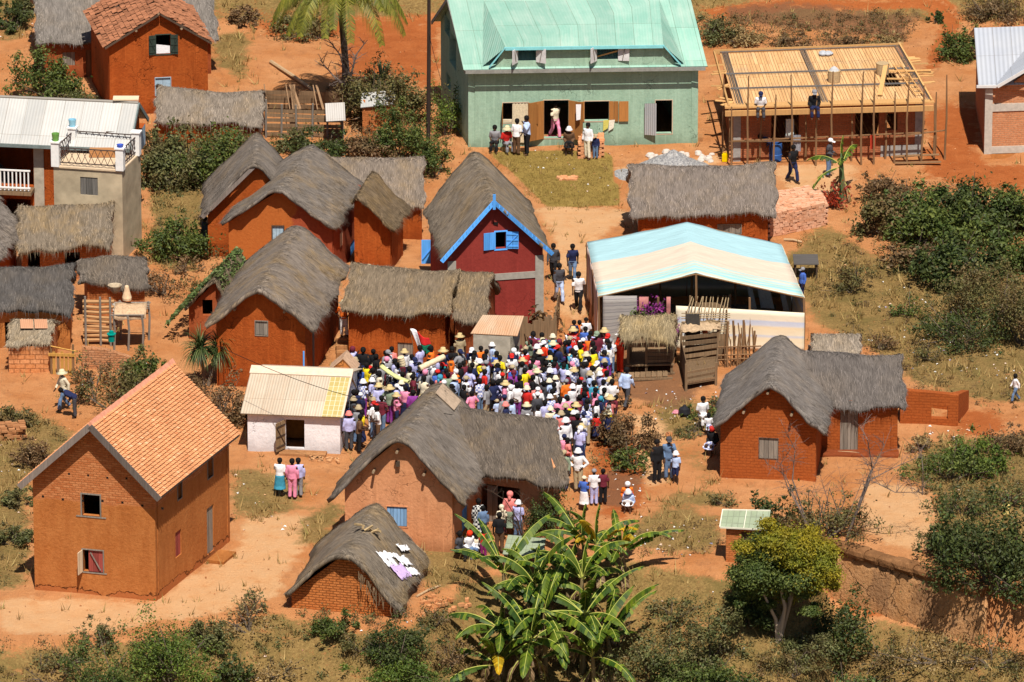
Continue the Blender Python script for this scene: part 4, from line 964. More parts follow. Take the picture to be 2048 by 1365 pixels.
mb.bar(F(.745, .12, .08), F(.83, .5, .5), .2, .04); mb.bar(F(.8, .52, .1), F(1.06, .50, .14), .13, .05); mb.bar(F(.82, .40, .08), F(.98, .38, .08), .13, .05)
mb.build('loose_boards', WOODY, root)
mb = MB(); a, b_ = F(.935, .08, .12), F(.905, .62, .14)
for o in (V((-.17, 0, 0)), V((.17, 0, 0))): mb.bar(a+o, b_+o, .05, .05)
for k in range(8): c_ = a+(b_-a)*((k+.5)/8); mb.bar(c_+V((-.17, 0, .03)), c_+V((.17, 0, .03)), .05, .04)
mb.thing('ladder', WOODY, 'small wooden ladder lying on the unfinished roof deck', 'ladder')
# walls below
W4 = [V((p.x, p.y, 0)) for p in (F(.03, .10), F(.93, .10), F(.95, .97), F(.05, .97))]; inn = (W4[0]+W4[2])/2
mb = MB(); L_ = (W4[1]-W4[0]).length
hol = [(L_*a, L_*b_, z0, z1) for a, b_, z0, z1 in ((.205, .355, -.1, 2.15), (.66, .79, .95, 2.2), (.83, .89, 1.2, 2.0))]
for i, hs_ in ((0, hol), (1, ()), (2, ()), (3, ())):
    a, b_ = W4[i], W4[(i+1) % 4]; u = (b_-a).normalized(); iv = inn-(a+b_)/2; iv = V((iv.x, iv.y, 0)); a, b_ = (a+u*.25, b_-u*.25) if i % 2 else (a, b_)
    panel(mb, a, b_, -.2, zd-.07, None, None, hs_, .24, iv)
mb.build('wall', m_brick('new_red_brick', (.33, .10, .04), (.42, .15, .07), (.22, .12, .07), .24, .09), root)
mb = MB(); mb.hexa([p+V((0, 0, z)) for z in (-.2, .5) for p in (W4[0]+(W4[1]-W4[0])*.8+V((0, -.03, 0)), W4[1]+V((.02, -.03, 0)), W4[0]+(W4[1]-W4[0])*.8+V((0, .02, 0)), W4[1]+V((.02, .02, 0)))])
mb.build('concrete_footing', m_flat('grey_concrete', (.30, .29, .28), .2), root)
for f_ in (.0, .985): mb = MB(); mb.hexa([W4[0]+(W4[1]-W4[0])*(f_+k)+V((0, y, z)) for z in (-.2, zd-.1) for y in (-.02, .03) for k in (0, .04)]); mb.build('concrete_column', m_flat('grey_concrete', (.30, .29, .28), .2), root)
mb = MB(); mb.bar(F(.02, .03, -1.62), F(1., .03, -1.45), .05, .05); mb.bar(F(.0, -.015, -1.52), F(.55, -.02, -1.6), .05, .05); mb.bar(F(.8, -.02, -1.5), F(1.06, .03, -1.38), .05, .05)
mb.bar(F(.8, .0, -2.45), F(1.02, .0, -2.42), .2, .03); mb.bar(F(.8, -.05, -2.62), F(1.02, -.06, -2.6), .2, .03)
mb.build('cross_pole', STICK, root)
for k, (u, top, v) in enumerate([(.012, .1, -.02), (.09, 1.5, -.02), (.155, -.3, .05), (.215, .6, -.02), (.30, 1.5, -.02), (.42, .5, -.02), (.375, -.2, .05), (.50, 1.6, -.02), (.60, -.2, .05), (.64, 1.55, -.02), (.70, 1.6, -.02), (.765, -.1, .05), (.80, .6, -.02), (.86, 1.3, -.02), (.93, .85, -.02), (1.0, -.1, .03), (1.02, .15, .12), (1.05, 1.2, .02), (.985, -.2, .3), (.02, -.2, .2), (-.01, .7, .25)]):
    a = F(u, v, -zd-.15); b_ = F(u+rnd.uniform(-.006, .01), v, top); m_ = (a+b_)/2+V((rnd.uniform(-.06, .06), 0, 0)); mb = MB()
    mb.tube([a, a+(m_-a)*.5+V((rnd.uniform(-.02, .02), 0, 0)), m_, m_+(b_-m_)*.5, b_], [.05, .048, .045, .04, .028], 6); mb.build('scaffold_pole', STICK, root)
for k, (u, v, px, lab) in enumerate([(.40, .46, 0, 'wire mesh drum with a cement bag on the deck, nearer the front'), (.71, .70, 0, 'wire mesh drum standing empty on the deck, nearer the back')]):
    mb = MB(); c_ = at((1668, 1765)[k], (163, 148)[k], zd+.02); mb.lathe(c_, [(.28, 0), (.285, .2), (.285, .5), (.26, .5), (.255, .1)], 18); mb.lathe(c_, [(.292, .48), (.292, .5), (.28, .51)], 18); mb.thing('mesh_drum', m_flat('rusty_mesh', (.42, .30, .17), .25, 20), lab, 'drum', 'mesh drums on the roof deck')
    if k == 0:
        mb = MB(); mb.lathe(c_+V((0, 0, .4)), [(.22, 0), (.24, .1), (.15, .22), (.03, .3)], 9); mb.thing('cement_bag', m_cloth('grey_bag', (.45, .45, .46)), 'crumpled grey cement bag in the nearer mesh drum', 'bag')
mb = MB(); c_ = at(1650, 108, zd+.05)
for k in range(6): mb.lathe(c_+V((rnd.uniform(-.3, .3), rnd.uniform(-.2, .2), 0)), [(.16, 0), (.18, .06), (.08, .14), (.01, .16)], 7)
mb.thing('cement_bag', m_cloth('blue_grey_bag', (.40, .42, .46)), 'crumpled pale grey bag lying at the back of the deck', 'bag')
for px, py, lab, c_, w_, l_ in ((1580, 238, 'white and teal cloth hung on scaffold pole', (.5, .56, .55), .35, .9), (1594, 270, 'grey cloth hung low on scaffold cross pole', (.25, .26, .3), .34, .75), (1746, 270, 'red cloth hung on scaffold cross pole', (.55, .06, .03), .22, .65)):
    p = at(px, py, 1.9 if py < 250 else 1.25); mb = MB(); m_ = 5
    pts = [p+V(((i/m_-.5)*w_, -.02-.03*(i % 2), (.0 if j == 0 else -l_*(1 if j == 2 else .5)))) for j in range(3) for i in range(m_+1)]
    mb.add(pts, [(j*(m_+1)+i, j*(m_+1)+i+1, (j+1)*(m_+1)+i+1, (j+1)*(m_+1)+i) for j in range(2) for i in range(m_)]); o = mb.thing('hung_cloth', m_cloth('hung_%d' % px, c_), lab, 'cloth'); md = o.modifiers.new('thick', 'SOLIDIFY'); md.thickness = .012

# --- grey metal roofed house, right edge
RL, RR = at(1948,56,4.75), at(2330,44,4.75); E0 = at(1953,172,3.25); d = E0-RL; d = V((0, d.y, d.z))
h = House('brick_house', 'brick house with grey metal roof and concrete corner frames', RL, RR, V((0, -d.y, d.z)), d, 0, m_brick('fresh_brick', (.47, .17, .07), (.58, .26, .13), (.42, .27, .17), .24, .09), 'house', (.5, .3), (.35, .2), top_gap=.12)
h.walls(); GM = m_sheet('grey_metal_sheets', (.44, .47, .54), (.50, .52, .57), .2, .1, (.4, .38, .36), .45)
mb = MB(); slab(mb, [RL+d, RR+d, RR, RL]); dl_ = V((0, -d.y, d.z)); slab(mb, [RR+dl_, RL+dl_, RL, RR])
gx0, gx1, gp = at(1994,170,3.25), at(2210,166,3.25), at(2100,78,4.75); back = (RL.y+.2-gp.y)
y0 = E0.y-.12; A_, B_, T_ = V((gx0.x, y0, 3.3)), V((gx1.x, y0, 3.3)), V(((gx0.x+gx1.x)/2, y0, 4.78)); bk = V((0, -d.y*.98, 0)) if d.y < 0 else V((0, d.y, 0))
slab(mb, [A_, A_+bk, T_+bk, T_]); slab(mb, [B_+bk, B_, T_, T_+bk]); mb.build('roof', GM, h.root)
mb = MB(); mb.bar(E0+V((0, -.02, -.03)), A_+V((0, .1, -.08)), .06, .12); mb.bar(A_+V((0, -.02, -.05)), T_+V((0, -.02, -.05)), .05, .14); mb.bar(B_+V((0, -.02, -.05)), T_+V((0, -.02, -.05)), .05, .14); mb.build('fascia', m_flat('pale_fascia', (.6, .6, .6), .08), h.root)
mb = MB(); CF = m_flat('grey_concrete', (.30, .29, .28), .2); L_ = (h.D-h.B).length
mb.hexa([h.P('r', s_, z_, o) for z_ in (-.2, 3.0) for o in (.0, .05) for s_ in (-.02, .32)])
for z0, z1 in ((.0, .32), (1.95, 2.3)): mb.hexa([h.P('r', s_, z_, o) for z_ in (z0, z1) for o in (0, .045) for s_ in (.32, 5.)])
mb.build('concrete_frame', m_flat('light_concrete', (.46, .42, .37), .15), h.root)
pk = h.P('r', 1.9, 3.2, .03); mb = MB(); a, b_ = (A_.x-h.root.location.x), 0
mb.add([V((A_.x+.25, h.B.y-.03, 2.95)), V((B_.x-.25, h.B.y-.03, 2.95)), V((T_.x, h.B.y-.03, 4.55))], [(0, 1, 2)], [(0, 0), (4, 0), (2, 1.6)]); 
mb.add([V((A_.x+.25, h.B.y+.15, 2.95)), V((B_.x-.25, h.B.y+.15, 2.95)), V((T_.x, h.B.y+.15, 4.55))], [(2, 1, 0)], [(0, 0), (4, 0), (2, 1.6)]); mb.build('gable_wall', h.wallmat, h.root)
mb = MB(); p = h.P('r', 2.5, -.3, .5); mb.hexa([h.P('r', s_, z_, o) for z_ in (-.4, -.02) for o in (.05, .75) for s_ in (-.1, 6)]); mb.build('plinth', MUD_T, h.root)

# --- terrace house, left edge
R1 = at(277, 206, 5.75); R0 = at(-130, 188, 5.75); bx = (R1-R0).normalized(); nf = V((bx.y, -bx.x, 0)); nf = nf if nf.y < 0 else -nf
d = nf*2.15+V((0, 0, -1.4)); dl_ = -nf*2.0+V((0, 0, -1.3))
h = House('terrace_house', 'two-storey house with pale metal roof, concrete terrace and lattice balustrade', R0, R1, dl_, d, 0, MUD_O, 'house', (.3, .55), (.3, .32), top_gap=.1, th=.25)
L_ = (h.D-h.B).length; s_of = lambda px: h.loc('r', px, 340)[0]
qb = (s_of(-40), s_of(67), 2.3, 4.05); h.holes['r'].append(qb); qb2 = (s_of(-30), s_of(60), .3, 1.7); h.holes['r'].append(qb2); qe = h.hole('b', 276, 258, 291, 300); h.walls()
h.leaf('b', qe, PALEB, .0, 'window_shutter', 2)
SIL = m_sheet('pale_zinc', (.46, .46, .45), (.53, .52, .50), .13, .4, (.48, .40, .34), .5, .25)
mb = MB(); slab(mb, [R0+d, R1+d, R1, R0]); slab(mb, [R1+dl_, R0+dl_, R0, R1]); mb.tube([R0, R1], .07, 7); mb.build('roof', SIL, h.root)
mb = MB(); mb.bar(R0+d+V((0, -.02, -.08)), R1+d+V((0, -.02, -.08)), .05, .14); mb.bar(R1+V((.02, 0, -.08)), R1+dl_+V((.02, 0, -.08)), .06, .18); mb.bar(R1+V((.02, 0, -.08)), R1+d+V((.02, 0, -.08)), .06, .18); mb.build('bargeboard', m_flat('grey_green_board', (.16, .20, .20), .2), h.root)
mb = MB(); mb.box(at(252, 198, 5.85), 1.1, .5, .06); mb.build('ridge_sheet', CREAM, h.root)
# pillars, balcony
mb = MB(); s0, s1 = s_of(68), s_of(88); mb.hexa([h.P('r', s_, z_, o) for z_ in (-.2, 4.1) for o in (0, .04) for s_ in (s0, s1)]); mb.build('pilaster', CONC, h.root)
mb = MB(); mb.hexa([h.P('r', s_, z_, o) for z_ in (2.1, 2.26) for o in (-.1, .75) for s_ in (s_of(-60), s_of(69))]); mb.build('balcony_floor', WOOD, h.root)
mb = MB(); a, b_ = s_of(-60), s_of(67)
for z_ in (2.42, 3.2): mb.bar(h.P('r', a, z_, .68), h.P('r', b_, z_, .68), .07, .06)
k = int((b_-a)/.17)
for i in range(k): p = h.P('r', a+(b_-a)*(i+.5)/k, 2.3, .68); mb.bar(p, p+V((0, 0, .9)), .06, .03, up=V((0, 1, 0)))
mb.build('balcony_railing', WHITEP, h.root)
# terrace block
zt = 4.0; T4 = [at(107,334,zt), at(244,343,zt), at(281,308,zt), at(131,300,zt)]
T4[3] = T4[0]+(T4[2]-T4[1]); mb = MB(); cen = (T4[0]+T4[2])/2; Lf = (T4[1]-T4[0]).length
uf = (T4[1]-T4[0]).normalized(); nF = V((uf.y, -uf.x, 0)); nF = nF if nF.y < 0 else -nF
def tl(px, py): p = on_plane(px, py, T4[0], nF); return (p-T4[0]).dot(V((uf.x, uf.y, 0)).normalized()), p.z
a, b_ = tl(160, 354), tl(196, 392); wq = (a[0], b_[0], b_[1], a[1])
for i in range(4):
    p, q_ = T4[i], T4[(i+1) % 4]; iv = cen-(p+q_)/2; iv = V((iv.x, iv.y, 0)); u = (q_-p).normalized()
    if i % 2: p, q_ = p+u*.245, q_-u*.245
    panel(mb, p, q_, -.25, zt-.02, None, None, [wq] if i == 0 else (), .25, iv)
mb.build('terrace_wall', m_flat('stained_render', (.43, .35, .24), .25, 1.3, bump=.3), h.root)
mb = MB(); slab(mb, [p+V((0, 0, .05)) for p in (T4[0]+(nF*.06), T4[1]+nF*.06, T4[2], T4[3])], .07); mb.build('terrace_floor', m_flat('terrace_screed', (.58, .44, .30), .12), h.root)
mb = MB(); s0, s1, z0, z1 = wq; P_ = lambda s_, z_, o: T4[0]+V((uf.x, uf.y, 0)).normalized()*s_+V((0, 0, z_-zt))+nF*o
for i in range(3): mb.hexa([P_(s0+(s1-s0)*(i+k)/3+(.01 if k == 0 else -.01), z_, o) for z_ in (z0, z1) for o in (-.08, -.03) for k in (0, 1)])
mb.build('window_shutter', m_wood('dark_grey_shutter', (.13, .12, .11)), h.root)
for k, (p, hh) in enumerate(((T4[0], 1.05), (T4[1], .95), (T4[2]+(T4[1]-T4[2])*.08, 1.0), (T4[3]+(T4[0]-T4[3])*.06, 1.0))):
    q_ = p+(cen-p)*.06; mb = MB(); mb.box(V((q_.x, q_.y, zt+.03)), .34, .34, hh, rz=math.atan2(uf.y, uf.x)); mb.box(V((q_.x, q_.y, zt+.03+hh)), .42, .42, .06, rz=math.atan2(uf.y, uf.x)); mb.build('terrace_pillar', WHITEP, h.root)
def lattice(p, q_, z0, z1):
    mb = MB(); L_ = (q_-p).length; u = (q_-p).normalized(); k = max(3, int(L_/.28)); W_ = lambda s_, z_: V((p.x, p.y, 0))+V((u.x, u.y, 0))*s_+V((0, 0, z_))
    for z_ in (z0, z1): mb.bar(W_(0, z_), W_(L_, z_), .04, .04)
    for i in range(k):
        a, b_ = L_*i/k, L_*(i+1)/k; mb.bar(W_(a, z0), W_(b_, z1), .022, .022); mb.bar(W_(b_, z0), W_(a, z1), .022, .022, up=V((.1, 1, 0)))
    return mb.build('balustrade', m_flat('dark_iron', (.07, .05, .045)), h.root)
sh_ = lambda p: p+(cen-p)*.06
lattice(sh_(T4[0]), sh_(T4[1]), zt+.2, zt+.85); lattice(sh_(T4[1]), sh_(T4[2]), zt+.2, zt+.85); lattice(sh_(T4[3]), sh_(T4[2]), zt+.2, zt+.85); lattice(sh_(T4[0]), sh_(T4[3]), zt+.2, zt+.85)
for k, (p, hh, c_, lab, r_) in enumerate(((T4[0], 1.14, (.16, .34, .08), 'green bucket on the front left terrace pillar', .17), (T4[3]+(T4[0]-T4[3])*.06, 1.09, (.28, .55, .70), 'pale blue bucket on the back terrace pillar', .17), (T4[1], 1.04, (.05, .10, .45), 'small blue bowl on the front right terrace pillar', .15))):
    q_ = sh_(p); mb = MB(); mb.lathe(V((q_.x, q_.y, zt+hh)), [(r_*.75, 0), (r_, .33 if k < 2 else .12), (r_*.92, .33 if k < 2 else .12), (r_*.7, .05)], 14); mb.thing('bucket', m_flat('bucket%d' % k, c_, .08, rough=.4), lab, 'bucket', 'buckets on the terrace')
mb = MB(); p = at(212, 300, zt+.1); mb.hexa([p+V((x, y+.25*z, z)) for z in (.0, .75) for y in (0, .05) for x in (0, .95)]); mb.thing('wooden_board', WOODD, 'dark board leaning behind the terrace balustrade', 'board')
mb = MB(); p = at(205, 312, zt+.07); mb.box(p, 1.1, .45, .3); mb.thing('low_bench', m_wood('orange_bench', (.42, .20, .08), .2, 'X'), 'orange wooden bench standing on the terrace', 'bench')
# stair like frame on the terrace side
mb = MB(); a, b_ = T4[1], T4[2]
mb = MB(); q_ = h.W['b'][1]
for z_ in (.3, 1.4, 2.6, 3.6): mb.box(V((h.D.x+.03, h.D.y-.3, z_)), .12, .9, .1)
mb.box(V((h.D.x+.06, h.D.y+.12, -.2)), .2, .12, 4.2); mb.build('concrete_frame', CONC, h.root)

# --- white shed
RL, RR, d_ = at(503,736,2.5), at(705,744,2.5), None; E0, E1 = at(481,824,1.62), at(684,838,1.62); d = ((E0-RL)+(E1-RR))/2
h = House('white_shed', 'small whitewashed shed with rusty corrugated roof and open plank door', RL, RR, V((-d.x, -d.y, d.z)), d, 0, m_mud('whitewash', (.80, .77, .81), (.84, .81, .83), .12, .3), 'shed', (.3, .22), (.25, .12), top_gap=.06, th=.18)
q = h.hole('r', 571, 840, 609, 897); q2 = h.hole('b', 694, 805, 699, 840); h.walls()
mb = MB(); slab(mb, [RL+d, RR+d, RR, RL]); dl_ = V((-d.x, -d.y, d.z)); slab(mb, [RR+dl_, RL+dl_, RL, RR]); mb.build('roof', m_sheet('rusty_cream_sheets', (.60, .48, .36), (.66, .56, .44), .11, .65, (.60, .36, .22)), h.root)
n = NT('yellow_tile_sheet'); uv = n.coords('UV'); bk = n.node('ShaderNodeTexBrick'); n.link(uv, bk.inputs['Vector']); bk.offset = 0; bk.inputs['Scale'].default_value = 1; bk.inputs['Brick Width'].default_value = .2; bk.inputs['Row Height'].default_value = .32; bk.inputs['Mortar Size'].default_value = .014
bk.inputs['Color1'].default_value = (.42, .33, .12, 1); bk.inputs['Color2'].default_value = (.50, .40, .16, 1); bk.inputs['Mortar'].default_value = (.66, .60, .42, 1); n.color(bk.outputs['Color']); n.bump(bk.outputs['Fac'], .6, .03)
mb = MB(); nr = (RR-RL).cross(d).normalized(); nr = nr if nr.z > 0 else -nr; f_ = lambda u, v: RL+(RR-RL)*u+d*v+nr*.025; slab(mb, [f_(.80, 1.005), f_(.985, 1.005), f_(.985, .14), f_(.80, .14)], .02); mb.build('tile_pattern_sheet', n.m, h.root)
mb = MB(); mb.hexa([RL+(RR-RL)*u+d*v+nr*o for o in (.01, .05) for v in (-.04, .13) for u in (-.005, 1.005)]); mb.bar(RR+d*1.0+V((.01, 0, .0)), RR+V((.01, 0, .02)), .05, .08); mb.build('ridge_cap', m_flat('pale_ridge', (.66, .52, .40), .12), h.root)
h.swung('r', q, m_wood('plank_door', (.27, .18, .10), .35), 0, 118, .62, 'door', brace=WOODD)
mb = MB(); mb.quad(h.P('r', q[0]-.3, q[2], -1.2), h.P('r', q[1]+.5, q[2], -1.2), h.P('r', q[1]+.5, 1.5, -1.2), h.P('r', q[0]-.3, 1.5, -1.2)); mb.build('inner_wall', m_flat('ochre_inside', (.20, .10, .02)), h.root)
h.leaf('b', q2, WOODD, .0, 'window_shutter', 2)
mb = MB(); mb.hexa([h.P('r', s_, z_, o) for z_ in (-.2, .10) for o in (.0, .5) for s_ in (q[0]-.2, q[1]+.9)]); mb.build('doorstep', EARTH, h.root)
mb = MB()
for k in range(22): mb.box(at(622+rnd.uniform(0, 55), 916+rnd.uniform(-3, 6)+k*.3, 0), .2, .1, .08, rz=rnd.uniform(0, 3))
mb.thing('brick_rubble', m_flat('rubble', (.50, .26, .12), .3), 'low line of broken bricks before the white shed', 'rubble')

# --- green roofed latrine
zr = 1.75; p = [at(1440,1055,1.45), at(1535,1060,1.45), at(1541,1022,zr+.1), at(1446,1020,zr+.1)]
root = empty('latrine', (p[0]+p[2])/2-V((0, 0, 1.5)), 'tiny brick outhouse with pale green tile-sheet roof', 'outhouse')
n = NT('green_tile_sheet'); bk = n.node('ShaderNodeTexBrick'); n.link(n.coords('UV'), bk.inputs['Vector']); bk.offset = 0; bk.inputs['Scale'].default_value = 1; bk.inputs['Brick Width'].default_value = .22; bk.inputs['Row Height'].default_value = .35; bk.inputs['Mortar Size'].default_value = .012
bk.inputs['Color1'].default_value = (.25, .30, .20, 1); bk.inputs['Color2'].default_value = (.30, .35, .25, 1); bk.inputs['Mortar'].default_value = (.21, .24, .17, 1); n.color(n.mix(n.ramp(n.noise(n.coords('World'), 3, 5), [(.5, 0.), (.75, .6)]), bk.outputs['Color'], (.16, .17, .13))); n.bump(bk.outputs['Fac'], .6, .02); GT = n.m
mb = MB(); slab(mb, p, .03); mb.build('roof', GT, root)
mb = MB(); mb.bar(p[0]+V((0, -.02, 0)), p[1]+V((0, -.02, 0)), .03, .06); mb.bar((p[0]+p[1])/2+V((0, 0, .02)), (p[2]+p[3])/2+V((0, 0, .02)), .03, .03); mb.bar(p[3], p[2], .06, .05); mb.bar(p[0]+V((-.01, 0, .01)), p[3]+V((-.01, 0, .01)), .04, .05); mb.build('roof_trim', m_flat('cream_trim', (.66, .64, .52), .08), root)
f = lambda u, v: p[0]*(1-u)*(1-v)+p[1]*u*(1-v)+p[2]*u*v+p[3]*(1-u)*v
c_ = [f(.12, .15), f(.88, .15), f(.88, .9), f(.12, .9)]; mb = MB(); L_ = (c_[1]-c_[0]).length
for i in range(4):
    a, b_ = c_[i], c_[(i+1) % 4]; iv = (c_[0]+c_[2])/2-(a+b_)/2; iv.z = 0; u = V(((b_-a).x, (b_-a).y, 0)).normalized()
    if i % 2: a, b_ = a+u*.13, b_-u*.13
    panel(mb, a, b_, -.6, a.z-.12, b_.z-.12, None, [(L_*.42, L_*.85, -.3, 1.25)] if i == 0 else (), .14, iv)
mb.build('wall', BRK_R, root); mb = MB(); a = c_[0]+(c_[1]-c_[0])*.42; b_ = c_[0]+(c_[1]-c_[0])*.85; mb.hexa([V((q_.x, q_.y+o, z)) for z in (-.3, 1.2) for o in (.05, .09) for q_ in (a, b_)]); mb.build('door', WOODD, root)

# --- ruined brick walls
root = empty('ruined_walls', at(1868,850), 'roofless ruined mud brick walls with a window hole', 'ruin')
A, B = at(1800,848), at(1916,853); D_ = B+V((.55, 2.2, 0)); E_ = A+V((.3, 2.4, 0)); mb = MB(); L_ = (B-A).length
panel(mb, A, B, -.3, 1.42, 1.3, (.45, 1.38), [(L_*.54, L_*.82, .28, .85)], .3, V((0, 1, 0)))
panel(mb, B+V((-.0, .3, 0)), D_, -.3, 1.22, .75, (.5, 1.0), (), .3, V((-1, .2, 0))); panel(mb, E_, A+V((.0, .31, 0)), -.3, .6, 1.4, (.5, .95), (), .3, V((1, 0, 0)))
panel(mb, E_+V((.3, 0, 0)), D_+V((-.3, 0, 0)), -.3, .55, .75, (.6, .5), (), .3, V((0, -1, 0)))
mb.build('wall', BRK_M, root)

# --- cracked retaining wall
mb = MB(); tp = [(1640,1078),(1700,1094),(1760,1112),(1830,1133),(1900,1156),(1975,1178)]; P_ = [at(x, y, 0.) for x, y in tp]; us = [0]
for a, b_ in zip(P_[:-1], P_[1:]): us.append(us[-1]+(b_-a).length)
k = 60; dirs = (P_[-1]-P_[0]).normalized(); nn = V((dirs.y, -dirs.x, 0)); nn = nn if nn.y < 0 else -nn
prof = [(.50, -3.0), (.42, -2.2), (.38, -1.6), (.33, -1.1), (.26, -.6), (.22, -.28), (.1, -.22), (-.18, -.22), (-.2, -.4), (-.2, -2.6)]
grid = []
for i in range(k+1):
    s_ = us[-1]*i/k; j = max(0, min(len(us)-2, next((m for m in range(len(us)-1) if us[m+1] >= s_-1e-6), 0))); t = (s_-us[j])/(us[j+1]-us[j]); p = P_[j]+(P_[j+1]-P_[j])*t
    for m, (o, z) in enumerate(prof):
        jx = mnoise.noise(V((s_*1.3, z*1.5, 3)))*.09+mnoise.noise(V((s_*3.7, z*4, 7)))*.06; grid.append(p+nn*(o+jx)+V((0, 0, z+mnoise.noise(V((s_*.9, m*.2, 9)))*.05)))
m = len(prof); uvs = [(us[-1]*i/k, prof[j][1]) for i in range(k+1) for j in range(m)]
mb.add(grid, [(i*m+j, (i+1)*m+j, (i+1)*m+j+1, i*m+j+1) for i in range(k) for j in range(m-1)]+[tuple(range(m)), tuple(range(k*m, k*m+m))[::-1]], uvs)
n = NT('cracked_earth_wall'); wv = n.coords('World'); vo = n.node('ShaderNodeTexVoronoi'); vo.feature = 'DISTANCE_TO_EDGE'; vo.inputs['Scale'].default_value = .75
ds = n.node('ShaderNodeVectorMath'); ds.operation = 'ADD'; nz = n.node('ShaderNodeTexNoise'); nz.inputs['Scale'].default_value = 1.8; nz.inputs['Detail'].default_value = 5; n.link(wv, nz.inputs['Vector']); n.link(wv, ds.inputs[0]); n.link(nz.outputs['Color'], ds.inputs[1]); n.link(ds.outputs[0], vo.inputs['Vector'])
f1 = n.noise(wv, 1.3, 6, .7); f2 = n.noise(wv, 9, 5); cr = n.math('MULTIPLY', n.ramp(vo.outputs['Distance'], [(0., 1.), (.022, 0.)]), n.ramp(n.noise(wv, .9, 3), [(.38, 0.), (.5, 1.)]))
col = n.mix(n.ramp(f1, [(.35, 0.), (.65, 1.)]), (.42, .195, .07), (.50, .27, .125)); col = n.mix(n.ramp(n.noise(n.coords('World', (1.5, 1.5, .5)), 1, 4), [(.50, 0.), (.64, .85)]), col, (.20, .10, .05)); col = n.mix(n.math('MULTIPLY', cr, .8), col, (.08, .04, .02)); col = n.mix(.3, col, n.ramp(f2, [(.3, (.25, .11, .04)), (.7, (.55, .33, .17))]))
n.color(col); n.bump(n.math('ADD', n.math('MULTIPLY', cr, -1.5), f2), .9, .06); n.rough(.95)
rw = mb.thing('retaining_wall', n.m, 'thick cracked earth retaining wall with darker capping course', 'wall', smooth=True)
mb = MB(); s_ = 0; rg_ = random.Random(4)
while s_ < us[-1]-.3:
    e_ = min(us[-1], s_+rg_.uniform(.55, 1.1)); q_ = []
    for t_ in (s_+.004, e_-.004):
        j = max(0, min(len(us)-2, next((m for m in range(len(us)-1) if us[m+1] >= t_-1e-6), 0))); q_.append(P_[j]+(P_[j+1]-P_[j])*((t_-us[j])/(us[j+1]-us[j])))
    o_, h_ = rg_.uniform(-.03, .04), rg_.uniform(-.05, .05); k_ = 7; rows = []
    for i in range(k_+1):
        c_ = q_[0]+(q_[1]-q_[0])*(i/k_); e2 = .02 if i in (0, k_) else 0
        for o, z in ((-.24, -.24), (-.24, .04-e2), (-.14, .13+h_-e2), (.20+o_, .12+h_-e2), (.34+o_-e2, .02), (.36+o_-e2, -.12), (.31+o_-e2, -.26)): rows.append(c_+nn*(o+mnoise.noise(V((c_.x*4, z*5, c_.y*4)))*.05)+V((0, 0, z)))
    mb.add(rows, [(i*7+j, i*7+(j+1) % 7, (i+1)*7+(j+1) % 7, (i+1)*7+j) for i in range(k_) for j in range(7)]+[tuple(range(7)), tuple(range(k_*7, k_*7+7))[::-1]]); s_ = e_
mb.build('capping', m_mud('dark_earth_cap', (.27, .125, .05), (.38, .19, .085), .7, .8), rw)
# --- striped marquee
ze = 2.35
FL, FR, BL, BR = at(1197,592,ze), at(1608,594,ze), at(1174,484,ze), at(1562,488,ze)
n0 = V((-(FR-FL).y, (FR-FL).x, 0)); FA = on_plane(1392, 546, (FL+FR)/2, n0); n1 = V((-(BR-BL).y, (BR-BL).x, 0)); BA = on_plane(1374, 444, (BL+BR)/2, n1)
root = empty('marquee', V(((FL+FR).x/2, (FL.y+BL.y)/2, 0)), 'big open-fronted tarpaulin marquee with blue and cream striped roof', 'marquee')
nu, nv = 24, 30; mb = MB(); pts = []; uvs = []
for j in range(nv+1):
    v = j/nv
    for i in range(nu+1):
        u = i/nu; t = u*2 if u < .5 else (u-.5)*2
        a = (FL+(FA-FL)*t) if u < .5 else (FA+(FR-FA)*t); b_ = (BL+(BA-BL)*t) if u < .5 else (BA+(BR-BA)*t)
        p = a+(b_-a)*v; sag = .10*math.sin(PI*t)*(.4+.6*math.sin(PI*v))+.02*math.sin(v*40+u*9)*math.sin(u*30)
        pts.append(p-V((0, 0, sag))); uvs.append((u*8.6, v*7))
mb.add(pts, [(j*(nu+1)+i, j*(nu+1)+i+1, (j+1)*(nu+1)+i+1, (j+1)*(nu+1)+i) for j in range(nv) for i in range(nu)], uvs)
n = NT('striped_tarpaulin'); uv = n.coords('UV'); sx = n.node('ShaderNodeSeparateXYZ'); n.link(uv, sx.inputs[0]); y = n.math('MULTIPLY', sx.outputs[1], 1/7)
wob = n.math('MULTIPLY', n.math('SUBTRACT', n.noise(uv, 2.2, 3), .5), .02); y = n.math('ADD', y, wob)
CB, CC_, CA = (.40, .62, .68), (.72, .60, .49), (.50, .71, .72)
r_ = n.ramp(y, [(0., CA), (.035, (.66, .63, .45)), (.055, CA), (.085, (.30, .66, .70)), (.105, (.62, .68, .60)), (.13, (.34, .68, .72)), (.155, (.60, .64, .52)), (.18, (.44, .70, .72)), (.205, (.70, .62, .50)), (.24, (.45, .68, .68)), (.255, CC_), (.60, CC_), (.612, CB), (1., CB)])
r_ = n.mix(.4, r_, n.ramp(n.noise(n.coords('UV', (.7, 5, 1)), 1, 4), [(.3, .75), (.7, 1.15)]), 'MULTIPLY'); n.color(r_); n.bump(n.noise(n.coords('UV', (1, 2.5, 1)), 2, 4), .5, .08); n.rough(.6)
tr_ = n.node('ShaderNodeBsdfTranslucent'); n.link(r_, tr_.inputs[0]); mx = n.node('ShaderNodeMixShader'); mx.inputs[0].default_value = .12; n.link(n.b.outputs[0], mx.inputs[1]); n.link(tr_.outputs[0], mx.inputs[2]); n.link(mx.outputs[0], n.n['Material Output'].inputs['Surface'])
